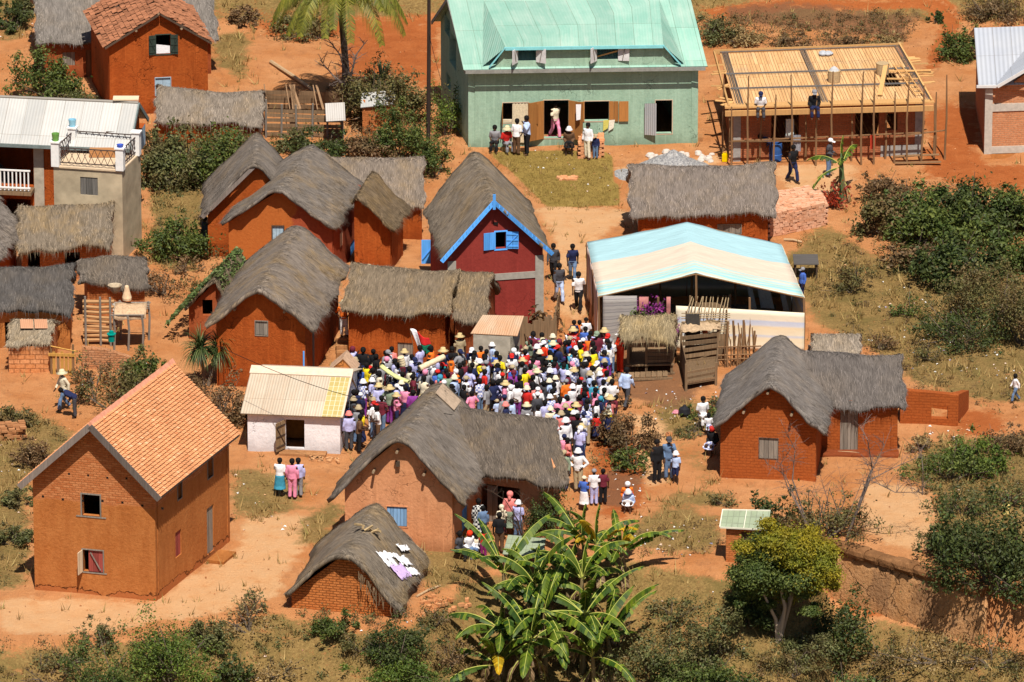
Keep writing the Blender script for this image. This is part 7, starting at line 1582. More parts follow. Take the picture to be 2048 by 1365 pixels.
for poly, num, place in zones:
    Pw = wpoly(poly); lo, hi = Pw.min(0), Pw.max(0); got = 0; tries = 0; md = .46
    while got < num and tries < 5000:
        tries += 1
        if tries % 900 == 0: md *= .9
        x, y = rnd.uniform(lo[0], hi[0]), rnd.uniform(lo[1], hi[1])
        if not inpoly(Pw, np.array([x]), np.array([y]))[0] or any((x-a)**2+(y-b)**2 < md*md for a, b in taken): continue
        for _ in range(300):
            sh = rnd.choice(SHIRTS); bc = rnd.choice(BOT); hd, hc = rnd.choice(HEAD); bt = 'skirt' if (hd in ('bun','scarf') and rnd.random() < .8) or rnd.random() < .15 else 'trousers'
            pose = rnd.choice(['stand']*5+['easy']*4+['folded']*4+['hand']*2+['holding']*4+['akimbo']*2+(['reaching', 'pointing'] if rnd.random() < .25 else [])); child = rnd.random() < .14
            PW = {'folded': ' with folded arms', 'reaching': ' with raised arms', 'pointing': ' raising one arm', 'akimbo': ' with hands on hips'}.get(pose, '')
            lab = '%s in %s top, %s %s, %s, %s' % ('child' if child else 'person', sh, bc, bt, HW[hd].format(hc), place)
            if lab not in seen and len(lab.split()) <= 16: break
        seen.add(lab); d = face_to((x, y, 0), cen)+rnd.gauss(0, .8)
        person(V((x, y, tz(x, y))), pose, d, rnd.uniform(.60, .78) if child else rnd.uniform(.88, 1.02), sh, rnd.random() < .45, bt, bc, hd, hc, lab, 'people in the packed crowd')
        taken.append((x, y)); got += 1; total += 1
print('crowd', total)
# things carried by the crowd
root = empty('flag', at(838, 762), 'white, red and green flag flying on a thin pole above crowd', 'flag')
top = on_plane(820, 658, at(838, 762), V((0, 1, 0))); mb = MB(); mb.tube([at(838, 762), top], .014, 5); mb.build('flag_pole', STICK, root)
bot = on_plane(838, 704, at(838, 762), V((0, 1, 0))); fe = on_plane(858, 675, at(838, 762), V((0, 1, 0))); fb = on_plane(867, 709, at(838, 762), V((0, 1, 0)))
def flagpart(u0, u1, v0, v1, mat, name):
    mb = MB(); k = 8; pts = []
    for j in range(k+1):
        for i in range(k+1):
            u, v = u0+(u1-u0)*i/k, v0+(v1-v0)*j/k; p = top*(1-u)*(1-v)+fe*u*(1-v)+fb*u*v+bot*(1-u)*v; pts.append(p+V((0, .12*math.sin(u*7+v*2)-.1*u, .04*math.sin(u*6+v*3))))
    mb.add(pts, [(j*(k+1)+i, j*(k+1)+i+1, (j+1)*(k+1)+i+1, (j+1)*(k+1)+i) for j in range(k) for i in range(k)]); o = mb.build(name, mat, root, smooth=True); md_ = o.modifiers.new('t', 'SOLIDIFY'); md_.thickness = .008
flagpart(0, .36, 0, 1, WHC, 'flag_cloth'); flagpart(.36, 1, 0, .5, m_cloth('flag_red', (.70, .03, .03), .06), 'flag_cloth'); flagpart(.36, 1, .5, 1, m_cloth('flag_green', (.01, .16, .09), .06), 'flag_cloth')
MAT_ = m_cloth('straw_mat', (.66, .54, .36), .2); MATY = m_cloth('yellow_mat', (.58, .58, .26), .15)
for (a_, za), (b_, zb), r_, m_, lab, c_ in (((( 838,738), 1.7), ((888,714), 1.95), .12, MAT_, 'long pale rolled mat carried slanting up toward the right', 'rolled mat'), (((801,714), 2.05), ((806,732), 1.65), .13, MAT_, 'short pale rolled mat pointing at the viewer under the flag', 'rolled mat'), (((762,732), 1.85), ((818,764), 1.5), .11, MATY, 'yellow green rolled cloth carried over the heads', 'rolled cloth')):
    p, q_ = at(*a_, za), at(*b_, zb); mb = MB(); d_ = (q_-p).normalized(); n1 = d_.cross(V((0, 0, 1))).normalized(); n2 = n1.cross(d_); prof = []
    k_ = 12; rings = [(p+(q_-p)*(i/k_)-V((0, 0, .10*math.sin(PI*i/k_) if m_ is MATY else 0)), r_*(1+.08*math.sin(i*2.1))) for i in range(k_+1)]
    loft(mb, [(rings[0][0]+d_*.12, n1*rings[0][1]*.5, n2*rings[0][1]*.5)]+[(c, n1*r, n2*r*(1 if m_ is MAT_ else .7)) for c, r in rings]+[(rings[-1][0], n1*r_*.6, n2*r_*.6), (rings[-1][0]-d_*.2, n1*r_*.55, n2*r_*.55)], 14); mb.thing('rolled_mat', m_, lab, c_, smooth=True)
# ------------------------------------------------------------------ vegetation
LEAF = {
 'green': m_leaf('leaf_green', (.075, .105, .02), (.18, .21, .045), (.05, .085, .018)),
 'bright': m_leaf('leaf_bright', (.09, .14, .018), (.21, .26, .04), (.06, .105, .018)),
 'dark': m_leaf('leaf_dark', (.042, .066, .016), (.11, .14, .03), (.065, .072, .022)),
 'olive': m_leaf('leaf_olive', (.10, .115, .038), (.20, .20, .07), (.15, .11, .045)),
 'brown': m_leaf('leaf_brown', (.165, .09, .04), (.30, .19, .09), (.11, .08, .035)),
 'mixed': m_leaf('leaf_mixed', (.10, .095, .03), (.20, .18, .06), (.19, .105, .045)),
 'gold': m_leaf('leaf_gold', (.28, .23, .014), (.42, .33, .02), (.16, .19, .02)),
 'red': m_leaf('leaf_red', (.30, .03, .012), (.45, .07, .02), (.06, .07, .02)),
 'magenta': m_leaf('leaf_magenta', (.24, .025, .20), (.38, .06, .32), None),
 'vine': m_leaf('leaf_vine', (.09, .14, .04), (.20, .27, .09), (.13, .12, .05)),
 'straw': m_leaf('leaf_straw', (.30, .20, .085), (.46, .34, .15), (.20, .14, .05)),
}
BARK = m_wood('twig_bark', (.13, .10, .075), .3); BARKG = m_wood('grey_bark', (.15, .115, .10), .3)
def leaf_cloud(rg, n, cs, rs, size, droop=.0, asp=.5, hard=.55):
    """n leaf blades round clump centres cs with radii rs -> (n,4,3)"""
    k = rg.choice(len(cs), n, p=np.array([r[0]*r[1] for r in rs])/sum(r[0]*r[1] for r in rs)); c = np.array(cs)[k]; r = np.array(rs)[k]
    d = rg.normal(size=(n, 3)); d /= np.linalg.norm(d, axis=1)[:, None]; rad = np.where(rg.random(n) < hard, rg.random(n)**.45, np.abs(rg.normal(0, .85, n)))
    p = c+d*rad[:, None]*r; p[:, 2] = np.maximum(p[:, 2], .03)
    nrm = d*.7+rg.normal(size=(n, 3))*.6+np.array([0, 0, .55]); nrm /= np.linalg.norm(nrm, axis=1)[:, None]
    ax = rg.normal(size=(n, 3)); ax[:, 2] -= droop; ax -= nrm*(ax*nrm).sum(1)[:, None]; ax /= np.linalg.norm(ax, axis=1)[:, None]; sd = np.cross(nrm, ax)
    L_ = size*rg.uniform(.6, 1.35, n)[:, None]; W_ = L_*asp
    return np.stack([p-ax*L_*.5, p+sd*W_*.5-ax*L_*.05+nrm*L_*.06, p+ax*L_*.5, p-sd*W_*.5-ax*L_*.05+nrm*L_*.06], 1)
def lobes(rg, w_, h_, d_, k, lowness=.35):
    cs, rs = [], []
    for i in range(k):
        a = rg.uniform(0, 2*PI); q = math.sqrt(rg.random()); x, y = q*math.cos(a)*w_*.40, q*math.sin(a)*d_*.40
        zt_ = h_*(1-.65*q*q)*rg.uniform(.72, 1.08); z = zt_*rg.uniform(lowness, .80); r = rg.uniform(.11, .23)
        cs.append((x, y, z)); rs.append((w_*r*.9, d_*r*.9, max(.1, min(h_*r*1.1, zt_-z+.1))))
    for i in range(k):
        a = rg.uniform(0, 2*PI); q = rg.uniform(.55, 1.12); r = rg.uniform(.04, .10); z = h_*max(.12, (1.1-.75*q*q))*rg.uniform(.6, 1.08)
        cs.append((q*math.cos(a)*w_*.5, q*math.sin(a)*d_*.5, z)); rs.append((w_*r, d_*r, h_*r*1.5))
    return cs, rs
def bush(px, py, wpx, hpx, kind, label, name='shrub', cat='shrub', n=None, seed=0, leaf=.135, k=None, stems=7, stem=None, group=None, depth=.85, droop=0., asp=.5, low=.30):
    base = g(px, py); s = FPX/(base-CAM).length; w_, h_ = 1.32*wpx/s, 1.12*hpx/s/.93; h_ = max(.3, h_-.10*w_); d_ = w_*depth; rg = np.random.default_rng(seed+int(px)*7+int(py))
    k = k or int(6+3.2*w_); cs, rs = lobes(rg, w_, h_, d_, k, low); n = int(1.5*n) if n else int(min(7000, 400+640*w_*h_*(.13/leaf)**1.3)); leaf *= 1.1
    root = empty(name, base, label, cat, group); mb = MB(); P = leaf_cloud(rg, n, cs, rs, leaf, droop, asp)+np.array(base); mb.arr(P, 4); mb.build('foliage', LEAF[kind], root)
    mb = MB()
    for i in range(stems):
        c = V(cs[i % len(cs)])*rg.uniform(.8, 1.1); b0 = V((c.x*.12, c.y*.12, -.1)); m_ = (b0+c)/2+V((rg.normal()*.06, rg.normal()*.06, .05)); r = .012+.012*w_
        mb.tube([base+b0, base+m_, base+c], [r, r*.7, r*.3], 5)
        for _ in range(3): e = c+V(rg.normal(size=3).tolist())*.22*w_*.6; e.z = abs(e.z); mb.tube([base+(c+b0)*.5, base+e], [r*.4, r*.2], 4, False)
    mb.build('stem', stem or BARK, root); return root
def twigs(px, py, paths, label, name='bare_tree', cat='tree', mat=BARKG, r0=.05, seed=1, fine=9, tw=1.):
    """leafless tree following limb tips given in photograph pixels (same distance as its base)"""
    base = g(px, py); rg = random.Random(seed); n_ = V((0, 1, 0)); root = empty(name, base, label, cat); mb = MB()
    for path in paths:
        pts = [base-V((0, 0, .1))]+[on_plane(x, y, base+V((0, rg.uniform(-.5, .5), 0)), n_) for x, y in path]
        m_ = len(pts); mb.tube(pts, [r0*(1-.8*i/(m_-1)) for i in range(m_)], 6)
        for i in range(fine):
            t = rg.uniform(.35, 1)*(m_-1); j = min(m_-2, int(t)); p = pts[j]+(pts[j+1]-pts[j])*(t-j); d = V((rg.uniform(-1, 1), rg.uniform(-.8, .8), rg.uniform(-.2, 1.))).normalized(); L_ = rg.uniform(.35, .9)*tw; e = p+d*L_
            mb.tube([p, (p+e)/2+V((0, 0, .04)), e], [r0*.26, r0*.18, r0*.1], 4, False)
            for _ in range(4): q_ = p+(e-p)*rg.uniform(.3, 1); f = q_+V((rg.uniform(-1, 1), rg.uniform(-1, 1), rg.uniform(-.3, .8)))*.3*tw; mb.tube([q_, f], [r0*.1, r0*.06], 3, False)
    mb.build('branch', mat or BARKG, root); return root
B = bush
# upper left
B(85,196,120,100,'green','green shrub beside the red brown thatched house wall'); B(120,212,130,52,'olive','grey green scrub spreading before the red brown house',leaf=.1); B(30,58,64,62,'dark','dark shrub in the top left corner'); B(52,30,40,44,'olive','small shrub against the top left thatch')
B(490,48,54,46,'brown','small brown shrub by the yard path at top'); B(610,70,110,60,'mixed','dry scrub under the drooping palm fronds')
B(345,372,110,120,'olive','grey green bush in front of the pale low hut, lower left one',leaf=.15); B(395,330,120,110,'olive','loose leafy bush rising against pale low hut',leaf=.16,n=1500); B(440,372,130,130,'green','dense bush just above the far left thatch peak',leaf=.15,n=2200); B(500,318,80,66,'mixed','dry bush at the right end of pale low hut'); B(330,330,70,80,'mixed','thin bush beside the terrace house side'); B(640,312,110,60,'dark','dark shrub behind the twin thatch peaks'); B(590,300,70,46,'olive','low shrub before the plank pen')
B(405,268,60,66,'olive','tall sprig of leaves before the low hut eave',leaf=.15,n=420)
B(765,250,150,150,'mixed','grey brown bush covering the small tin roofed shed'); B(775,200,90,70,'dark','dark bush behind the small tin roofed shed'); B(800,312,90,120,'green','tall green bush just left of the utility pole',leaf=.1); B(745,318,90,80,'brown','reddish brown dry bush below the tin roofed shed'); B(893,270,76,130,'bright','yellow green bush against green building gable',leaf=.1,n=1500); B(872,352,70,86,'green','small green bush at foot of the utility pole',leaf=.1); B(690,205,60,60,'brown','dry brown scrub at the palm trunk foot',leaf=.1)
B(350,518,110,96,'green','green bush between terrace house and far left gable'); B(330,590,90,80,'brown','dry brown scrub beside the vine covered hut',leaf=.1,n=700); B(372,545,60,44,'brown','low dry scrub above the vine hut',leaf=.1,n=300)
B(225,818,150,128,'mixed','broad mixed bush behind tiled house roof',n=2600,leaf=.12); B(190,770,80,70,'brown','brown twiggy bush before low crumbling brick wall',leaf=.1,n=500); B(285,772,74,80,'green','green bush beside the drying rack'); B(440,846,110,110,'brown','dead brown bush below the spiky twin plant',leaf=.12,n=1600); B(395,800,60,60,'brown','small dead bush behind tiled roof tip',leaf=.1,n=400)
B(25,852,70,50,'mixed','scrub on slope at the left edge below path'); B(70,930,80,56,'brown','brown scrub on the slope by mossy bricks',leaf=.1); B(40,1010,60,44,'olive','small green scrub left of tiled house'); B(30,1090,70,50,'olive','low scrub near bottom of the left slope',leaf=.1)
# bottom left
B(196,1296,70,66,'olive','thin tall scrub at the pale road edge, leftmost',leaf=.12,n=500); B(215,1412,170,175,'green','light feathery green bush at bottom left',leaf=.1,n=4200); B(342,1400,180,190,'bright','big dense bright green bush at bottom left',leaf=.1,n=5200); B(408,1292,80,70,'olive','olive bush behind the big bright bush',leaf=.1); B(466,1368,62,76,'dark','dark leafy shrub right of the big bright bush',leaf=.17,n=420); B(500,1262,110,74,'straw','pale dry scrub at the road edge, lower',leaf=.1,n=420); B(505,1225,50,52,'olive','thin green sapling before low hut left corner',leaf=.1,n=330)
B(130,1330,90,36,'olive','grey leafed low herb on bottom left bank',leaf=.12,n=300); B(90,1362,120,40,'brown','dark dry scrub at bottom left corner',leaf=.1,n=500)
B(664,1274,76,66,'green','round green bush just below low hut wall',leaf=.1,n=1700); B(800,1312,120,84,'dark','dark olive bush right of the round green bush',leaf=.1); B(775,1358,130,76,'bright','bright green bush at bottom centre left',leaf=.1,n=2400); B(838,1402,140,80,'green','green bush cut by bottom edge',leaf=.1); B(900,1330,90,60,'brown','brown scrub left of the banana stems',leaf=.1,n=500); B(560,1352,90,44,'straw','dry straw coloured scrub on the bank, wide',leaf=.1,n=420); B(720,1300,70,50,'mixed','dry scrub between two green bushes',leaf=.1,n=500); B(870,1250,70,46,'mixed','scrub on slope under banana leaf tips',leaf=.1,n=400)
# bottom right
B(1300,1372,170,170,'olive','tall loose olive bush right of the bananas',leaf=.11,n=3400,low=.1); B(1420,1330,130,150,'olive','tall grey green bush left of the yellow tree',leaf=.11,n=2600,low=.1); B(1390,1400,150,110,'green','green bush at bottom edge near yellow tree',leaf=.11); B(1475,1402,110,60,'dark','dark bush below the yellow tree trunk',leaf=.11); B(1600,1306,120,60,'olive','low olive bush at the yellow tree trunk foot',leaf=.1); B(1655,1298,170,140,'dark','big dark bush right of the yellow tree trunk',leaf=.12,n=3800); B(1500,1252,90,70,'dark','dark bush behind the yellow tree trunk',leaf=.12); B(1580,1352,130,60,'mixed','dry twiggy scrub below the dark bush',leaf=.1); B(1700,1368,170,44,'vine','low yellow green herbs at bottom right',leaf=.13,n=900); B(1880,1320,160,66,'straw','dry pale grass scrub below the retaining wall',leaf=.1,n=1000); B(1780,1330,120,70,'mixed','grey brown scrub below retaining wall middle',leaf=.1,n=1000); B(1985,1330,120,70,'mixed','dry scrub in the bottom right corner',leaf=.1,n=900)
B(1350,1240,100,66,'olive','thin scrub on the bank below the outhouse',leaf=.1,n=700); B(1240,1290,90,80,'mixed','scrub under right hand banana leaves',leaf=.1,n=700)
B(1985,1240,210,235,'dark','great dark bush hanging over retaining wall end',leaf=.14,n=5200,low=.05); B(1930,1120,140,100,'dark','dark bush above retaining wall end',leaf=.13,n=2600); B(2030,1150,90,130,'dark','dark bush at right edge below the yellow sack',leaf=.14); B(1880,1110,80,80,'olive','olive bush on right rim of the bare yard',leaf=.1)
B(1900,960,130,84,'green','bright bush on the rim behind ruined walls',leaf=.11,n=1900); B(1955,945,100,90,'bright','yellow green bush below ruined wall corner',leaf=.11); B(2010,905,90,60,'brown','reddish scrub on the red bank at right',leaf=.1); B(1925,1030,100,76,'olive','thin olive bush in the middle of right slope',leaf=.1,n=900); B(2020,1010,90,60,'mixed','scrub near the yellow sack',leaf=.1,n=600); B(1850,900,60,36,'straw','dry straw heap at the ruined wall foot',leaf=.12,n=400)
B(1650,1078,180,104,'mixed','twiggy dark bush at root of the bare tree',leaf=.11,n=2600); B(1548,1056,84,86,'dark','dark leafy bush behind the outhouse',leaf=.16,n=700)
# right thicket
thick = [(1775,470,110,90,'mixed','left'),(1830,450,120,100,'green','left top'),(1880,500,150,130,'green','largest middle'),(1955,470,140,120,'dark','upper middle'),(2030,470,120,110,'green','right edge upper'),(1910,570,150,110,'dark','lower middle'),(1990,545,130,100,'green','lower right'),(1830,545,100,70,'brown','lower left dry')]
for i, (x, y, w_, h_, kd, wd) in enumerate(thick): B(x, y, w_, h_, kd, 'thicket bush on the right hillside, %s one' % wd, leaf=.18, group='thicket bushes on the right', n=int(w_*h_*.2))
B(1990,640,200,140,'mixed','broad olive brown bush below the green thicket',leaf=.11,n=5000); B(1930,690,170,96,'dark','dark bush at lower edge of the thicket',leaf=.11,n=2800); B(2045,690,120,170,'mixed','brownish bush at right edge below thicket',leaf=.11,n=2600)
B(1706,584,80,66,'mixed','lone twiggy bush right of the marquee',leaf=.1,n=1100); B(1765,400,80,62,'brown','brown bush beside the red leaved shrub',leaf=.12); B(1668,414,60,56,'red','red leaved shrub beside small banana plant',leaf=.14,n=420); B(1830,395,120,40,'brown','brown dry scrub along top of the thicket',leaf=.1,n=700); B(1760,700,60,40,'brown','dry scrub in the field by tiny pale hut',leaf=.1,n=300); B(1815,630,60,40,'green','small green bush in the dry field',leaf=.12,n=260); B(1700,690,50,40,'straw','heap of dry straw near tiny pale hut',leaf=.14,n=350); B(1930,700,60,40,'brown','low dry scrub in the littered field',leaf=.1,n=300); B(1850,720,70,44,'mixed','thin scrub in littered field by wing roof',leaf=.1,n=300); B(1780,745,60,40,'brown','dry stems right of the dark wing roof',leaf=.1,n=260)
for i, (x, y, w_, h_, kd, lb) in enumerate([(1428,84,80,62,'olive','olive bush right of the green building roof'),(1480,88,70,40,'straw','pale dry scrub behind the unfinished deck'),(1588,96,54,36,'brown','dark brown bush behind the deck, left'),(1690,98,56,34,'brown','dark brown bush behind the deck, right'),(1918,118,74,84,'green','green bush left of the grey metal roof'),(1870,45,24,30,'dark','tiny dark bush on the upper right path'),(1990,30,110,40,'brown','brown scrub along upper right skyline'),(1770,90,60,30,'straw','dry tuft behind the deck corner'),(1950,120,40,36,'brown','dry scrub beside the grey roof corner')]): B(x, y, w_, h_, kd, lb, leaf=.12)
# middle
B(1205,880,90,80,'brown','dry brown hedge bush closest to the crowd',leaf=.11,n=1500); B(1255,905,100,110,'brown','large brown hedge bush between crowd and path',leaf=.11,n=2200); B(1268,940,80,60,'green','green part of the brown hedge by the path',leaf=.12,n=800); B(1225,820,50,90,'brown','thin brown bush at edge of crowd by yellow top',leaf=.1,n=450)
B(1088,668,60,74,'brown','dry large leaved plant over the plank fence',leaf=.24,n=130,asp=.6); B(1108,1068,90,110,'dark','deep green bush at the grey wing corner',leaf=.09,n=2200); B(1405,840,60,40,'green','small green bush behind the black bag',leaf=.12,n=360); B(1440,820,50,36,'olive','low scrub beside the gable house eave',leaf=.12,n=240); B(1385,870,60,30,'olive','low scrub on the bank edge under sitters',leaf=.1,n=260); B(1440,1010,50,34,'olive','low scrub beside path left of brick gable',leaf=.1,n=220); B(1040,640,10,10,'brown','dry sprig by the tin lean-to',leaf=.05,n=20)
def cover(name, polys, mats_kind, leaf, per, hgt):
    rg = np.random.default_rng(len(name)); cs, rs = [], []
    for P_, k in polys:
        W_ = wpoly(P_); lo, hi = W_.min(0), W_.max(0)
        for _ in range(k):
            x, y = rg.uniform(lo[0], hi[0]), rg.uniform(lo[1], hi[1])
            if not inpoly(W_, np.array([x]), np.array([y]))[0] or any(inpoly(Q, np.array([x]), np.array([y]))[0] for Q in HOUSE_FOOT): continue
            r = rg.uniform(.14, .48); cs.append((x, y, tz(x, y)+r*hgt*.5)); rs.append((r, r, r*hgt))
    n_ = len(cs)*per; k = rg.integers(0, len(cs), n_); c = np.array(cs)[k]; r = np.array(rs)[k]; P = leaf_cloud(rg, n_, [(0, 0, 9)], [(.001, .001, .001)], leaf, -.5, .4); P = P-P.mean(1)[:, None]
    d = rg.normal(size=(n_, 3)); d /= np.linalg.norm(d, axis=1)[:, None]; p = c+d*(rg.random(n_)**.5)[:, None]*r; p[:, 2] = np.maximum(p[:, 2], terrain(p[:, 0], p[:, 1])+.03)
    mb = MB(); mb.arr(P+p[:, None], 4); me = mb.mesh(name); me.materials.append(LEAF[mats_kind]); o = bpy.data.objects.new(name, me); C.objects.link(o); o['kind'] = 'stuff'
BT = [(0,1290),(420,1280),(560,1225),(900,1260),(1250,1250),(1500,1200),(1640,1250),(2047,1260),(2047,1365),(0,1365)]; TH = [(1730,370),(2047,385),(2047,700),(1900,705),(1800,580),(1715,480)]
LB = [(305,280),(530,262),(640,290),(560,300),(420,400),(400,500),(310,520)]; PB = [(640,190),(860,200),(905,170),(930,280),(850,380),(720,310)]; RS = [(1800,960),(1900,880),(2047,900),(2047,1160),(1930,1120)]; RF_ = [(1600,520),(1720,480),(1900,700),(2047,720),(2047,840),(1830,780),(1640,660)]; HT = [(1390,36),(1830,22),(1845,60),(1800,92),(1420,95)]
cover('green_undergrowth', [(BT, 300), (TH, 210), (LB, 90), (PB, 80), (RS, 60), ([(1180,830),(1300,900),(1290,960),(1180,930)], 14), ([(320,500),(470,500),(460,600),(340,630)], 40)], 'olive', .11, 46, 1.1)
cover('dry_undergrowth', [(BT, 420), (TH, 120), (LB, 80), (PB, 60), (RS, 80), (RF_, 150), (HT, 110), ([(1930,0),(2047,0),(2047,45),(1950,45)], 70), ([(0,800),(150,870),(50,1000),(50,1160),(0,1180)], 50), ([(820,1190),(960,1140),(900,1260),(780,1250)], 20)], 'mixed', .10, 36, .9)
cover('dry_brush', [(BT, 330), (RF_, 120), (HT, 260), (RS, 50), ([(1230,1060),(1440,1050),(1440,1120),(1280,1120)], 30), ([(380,740),(500,800),(470,880),(400,850)], 30), ([(150,720),(300,700),(290,830),(160,830)], 30)], 'brown', .10, 26, .7)
# bougainvillea, vines
bb_ = bush(1300,700,52,46,'magenta','magenta bougainvillea spilling over the thatched stall roof',name='bougainvillea',cat='flowers',leaf=.12,n=260,stems=5,depth=.5); bb_.location.z += 1.55
b2_ = bush(1348,722,22,70,'magenta','upright magenta bougainvillea at the marquee opening',name='bougainvillea',cat='flowers',leaf=.12,n=190,stems=4,depth=.5); b2_.location.z += .55
b3_ = bush(1290,704,50,30,'vine','green leaves under bougainvillea on the stall roof',name='creeper',cat='creeper',leaf=.12,n=160,stems=3,depth=.5); b3_.location.z += 1.5
mb = MB(); rg = np.random.default_rng(5); geo = vine_hut.geo; PP = []
for k in range(1500):
    u, v = rg.uniform(-.1, 1.), rg.uniform(-1.7, .5); p = on_roof(geo, u, v if v > -1 else -1, .12+rg.uniform(0, .12))
    if v < -1: p = p+V((geo[2].x, geo[2].y, 0))*(-v-1)*.9; p.z = max(.08, p.z-(-v-1)*1.4)+rg.uniform(0, .15)
    if mnoise.noise(V((p.x*1.3, p.y*1.3, 2))) > -.12: PP.append(p)
P = leaf_cloud(rg, len(PP), [(0, 0, 5)], [(.001, .001, .001)], .17, 0, .8); P = P-P.mean(1)[:, None]+np.array(PP)[:, None]; mb.arr(P, 4); mb.thing('creeper', LEAF['vine'], 'green creeper covering roof of the low hut', 'creeper')
# bare trees
twigs(1628,1085,[[(1600,1020),(1575,975),(1560,930),(1600,870)],[(1605,1030),(1570,950),(1530,925)],[(1585,960),(1590,900),(1565,850)]],'leafless grey tree in front of brick gable wall',r0=.034,seed=3,fine=22)
twigs(1690,1082,[[(1720,1010),(1740,960),(1800,930),(1850,910)],[(1722,1000),(1745,940),(1735,880),(1720,850)],[(1740,960),(1790,985),(1850,985)],[(1738,950),(1770,890)]],'leafless grey tree bending over the bare yard',r0=.04,seed=4,fine=24)
twigs(1660,1080,[[(1655,1000),(1640,950)],[(1690,1000),(1680,950)],[(1640,1010),(1620,980)]],'leafless sapling between the two bent bare trees',r0=.025,seed=5,fine=12)
twigs(700,232,[[(698,170),(680,110),(650,70)],[(700,160),(712,110),(735,80)],[(699,180),(665,150),(640,120)],[(698,150),(694,90)]],'leafless grey tree beside the palm',r0=.08,seed=6,fine=12,tw=.9)
twigs(1048,1090,[[(1035,1040),(1010,1000),(985,985)],[(1040,1030),(1045,985)],[(1030,1050),(1000,1030)],[(1045,1050),(1060,1010)]],'dark leafless bush before the wing doorway',name='bare_bush',cat='shrub',mat=WOODD,r0=.035,seed=7,fine=9,tw=.6)
twigs(1845,990,[[(1846,940),(1842,900)]],'thin bare stake sapling on yard rim',r0=.03,seed=8,fine=3,tw=.6)
# yellow green tree
base = g(1556,1285); root = empty('tree', base, 'yellow green tree with pale forked trunk before the retaining wall', 'tree'); mb = MB(); pl = lambda x, y, dy=0.: on_plane(x, y, base+V((0, dy, 0)), V((0, 1, 0)))
forks = [[(1558,1250),(1572,1215),(1590,1160),(1600,1110)],[(1552,1240),(1535,1205),(1515,1160),(1505,1120)],[(1570,1215),(1555,1150),(1560,1100)],[(1590,1170),(1625,1140)]]
for k, f in enumerate(forks): mb.tube([base-V((0, 0, .2))]+[pl(x, y, .3*math.sin(k*3+i)) for i, (x, y) in enumerate(f)], [.085, .07, .05, .035, .02][:len(f)+1], 7)
mb.build('trunk', m_wood('pale_trunk', (.40, .31, .23), .2), root)
cw = [(1560,1090,44,26),(1534,1106,38,26),(1600,1090,40,26),(1640,1105,34,24),(1514,1146,38,26),(1550,1130,46,24),(1610,1130,44,26),(1645,1145,28,22),(1496,1172,30,20),(1525,1160,36,20),(1585,1155,38,20),(1628,1160,28,18),(1490,1200,22,14),(1550,1078,30,14),(1610,1180,24,14)]
rg = np.random.default_rng(8); s = FPX/(base-CAM).length
for nm, kd, sel, n_ in (('crown', 'gold', cw[:4]+cw[5:8]+[cw[11], cw[13]], 13000), ('crown', 'green', [cw[4], cw[8], cw[9], cw[10], cw[12], cw[14], cw[1]], 9500)):
    cs = [tuple(pl(x, y, rg.uniform(-.9, .9))-base) for x, y, a, b_ in sel]; rs = [(.62*a/s, a/s*.62, b_/s*.6) for x, y, a, b_ in sel]
    for x, y, a, b_ in sel*4: cs.append(tuple(pl(x+rg.normal()*a*.75, y+8+rg.normal()*b_*1.05, rg.uniform(-1, 1))-base)); rs.append((.3*a/s, .3*a/s, .3*b_/s)); mb = MB(); mb.arr(leaf_cloud(rg, n_, cs, rs, .11, .3, .45, .15)+np.array(base), 4); mb.build(nm, LEAF[kd], root)
# strappy plants: spiky twin, palm, agave
def straps(mb, c, n_, L_, w_, lo=-.6, hi=1.3, sag=.9, seed=0, seg=6):
    rg = random.Random(seed)
    for i in range(n_):
        az, el, ln = rg.uniform(0, 2*PI), rg.uniform(lo, hi), L_*rg.uniform(.75, 1.1); d = V((math.cos(az)*math.cos(el), math.sin(az)*math.cos(el), math.sin(el))); sd = V((-math.sin(az), math.cos(az), 0)); pts = []; p = V(c); dd = d.copy()
        for k in range(seg+1):
            ww = w_*(1-(k/seg)**2*.95)*.5; pts += [p-sd*ww, p+sd*ww]; p = p+dd*(ln/seg); dd = (dd+V((0, 0, -sag/seg*(1+k*.25)))).normalized()
        mb.add(pts, [(2*k, 2*k+1, 2*k+3, 2*k+2) for k in range(seg)])
base = g(408,772); root = empty('dracaena', base, 'spiky plant with two strappy heads beside big orange house', 'plant'); heads = [on_plane(400,700,base,V((0,1,0))), on_plane(438,702,base+V((0,.3,0)),V((0,1,0)))]
mb = MB()
for k, h_ in enumerate(heads): mb.tube([base+V((.15*k, 0, -.1)), (base+h_)/2+V((.05, 0, 0)), h_], [.08, .07, .06], 7); 
mb.build('stem', BARK, root)
for k, h_ in enumerate(heads): mb = MB(); straps(mb, h_, 230, 1.1, .055, -.35, 1.5, 1.3, k); mb.build('leaf_head', m_leaf('strap_leaf', (.05, .085, .022), (.17, .20, .07), None), root)
mb = MB()
for h_ in heads: straps(mb, h_-V((0, 0, .15)), 40, .8, .035, -1.2, -.1, 1.2, 9)
mb.build('dry_leaves', LEAF['straw'], root)
base = g(692,215); root = empty('palm_tree', base, 'palm with drooping yellow green fronds at the top edge', 'palm'); crown = on_plane(682, -22, base, V((0, 1, 0))); mb = MB(); mb.tube([base-V((0, 0, .2)), base+(crown-base)*.4+V((.05, 0, 0)), base+(crown-base)*.8, crown], [.17, .15, .17, .2], 9); mb.build('trunk', m_wood('dark_palm_trunk', (.06, .042, .03), .4), root)
PALM = m_leaf('palm_leaf', (.16, .17, .022), (.32, .29, .04), (.10, .12, .02)); rg2 = random.Random(3)
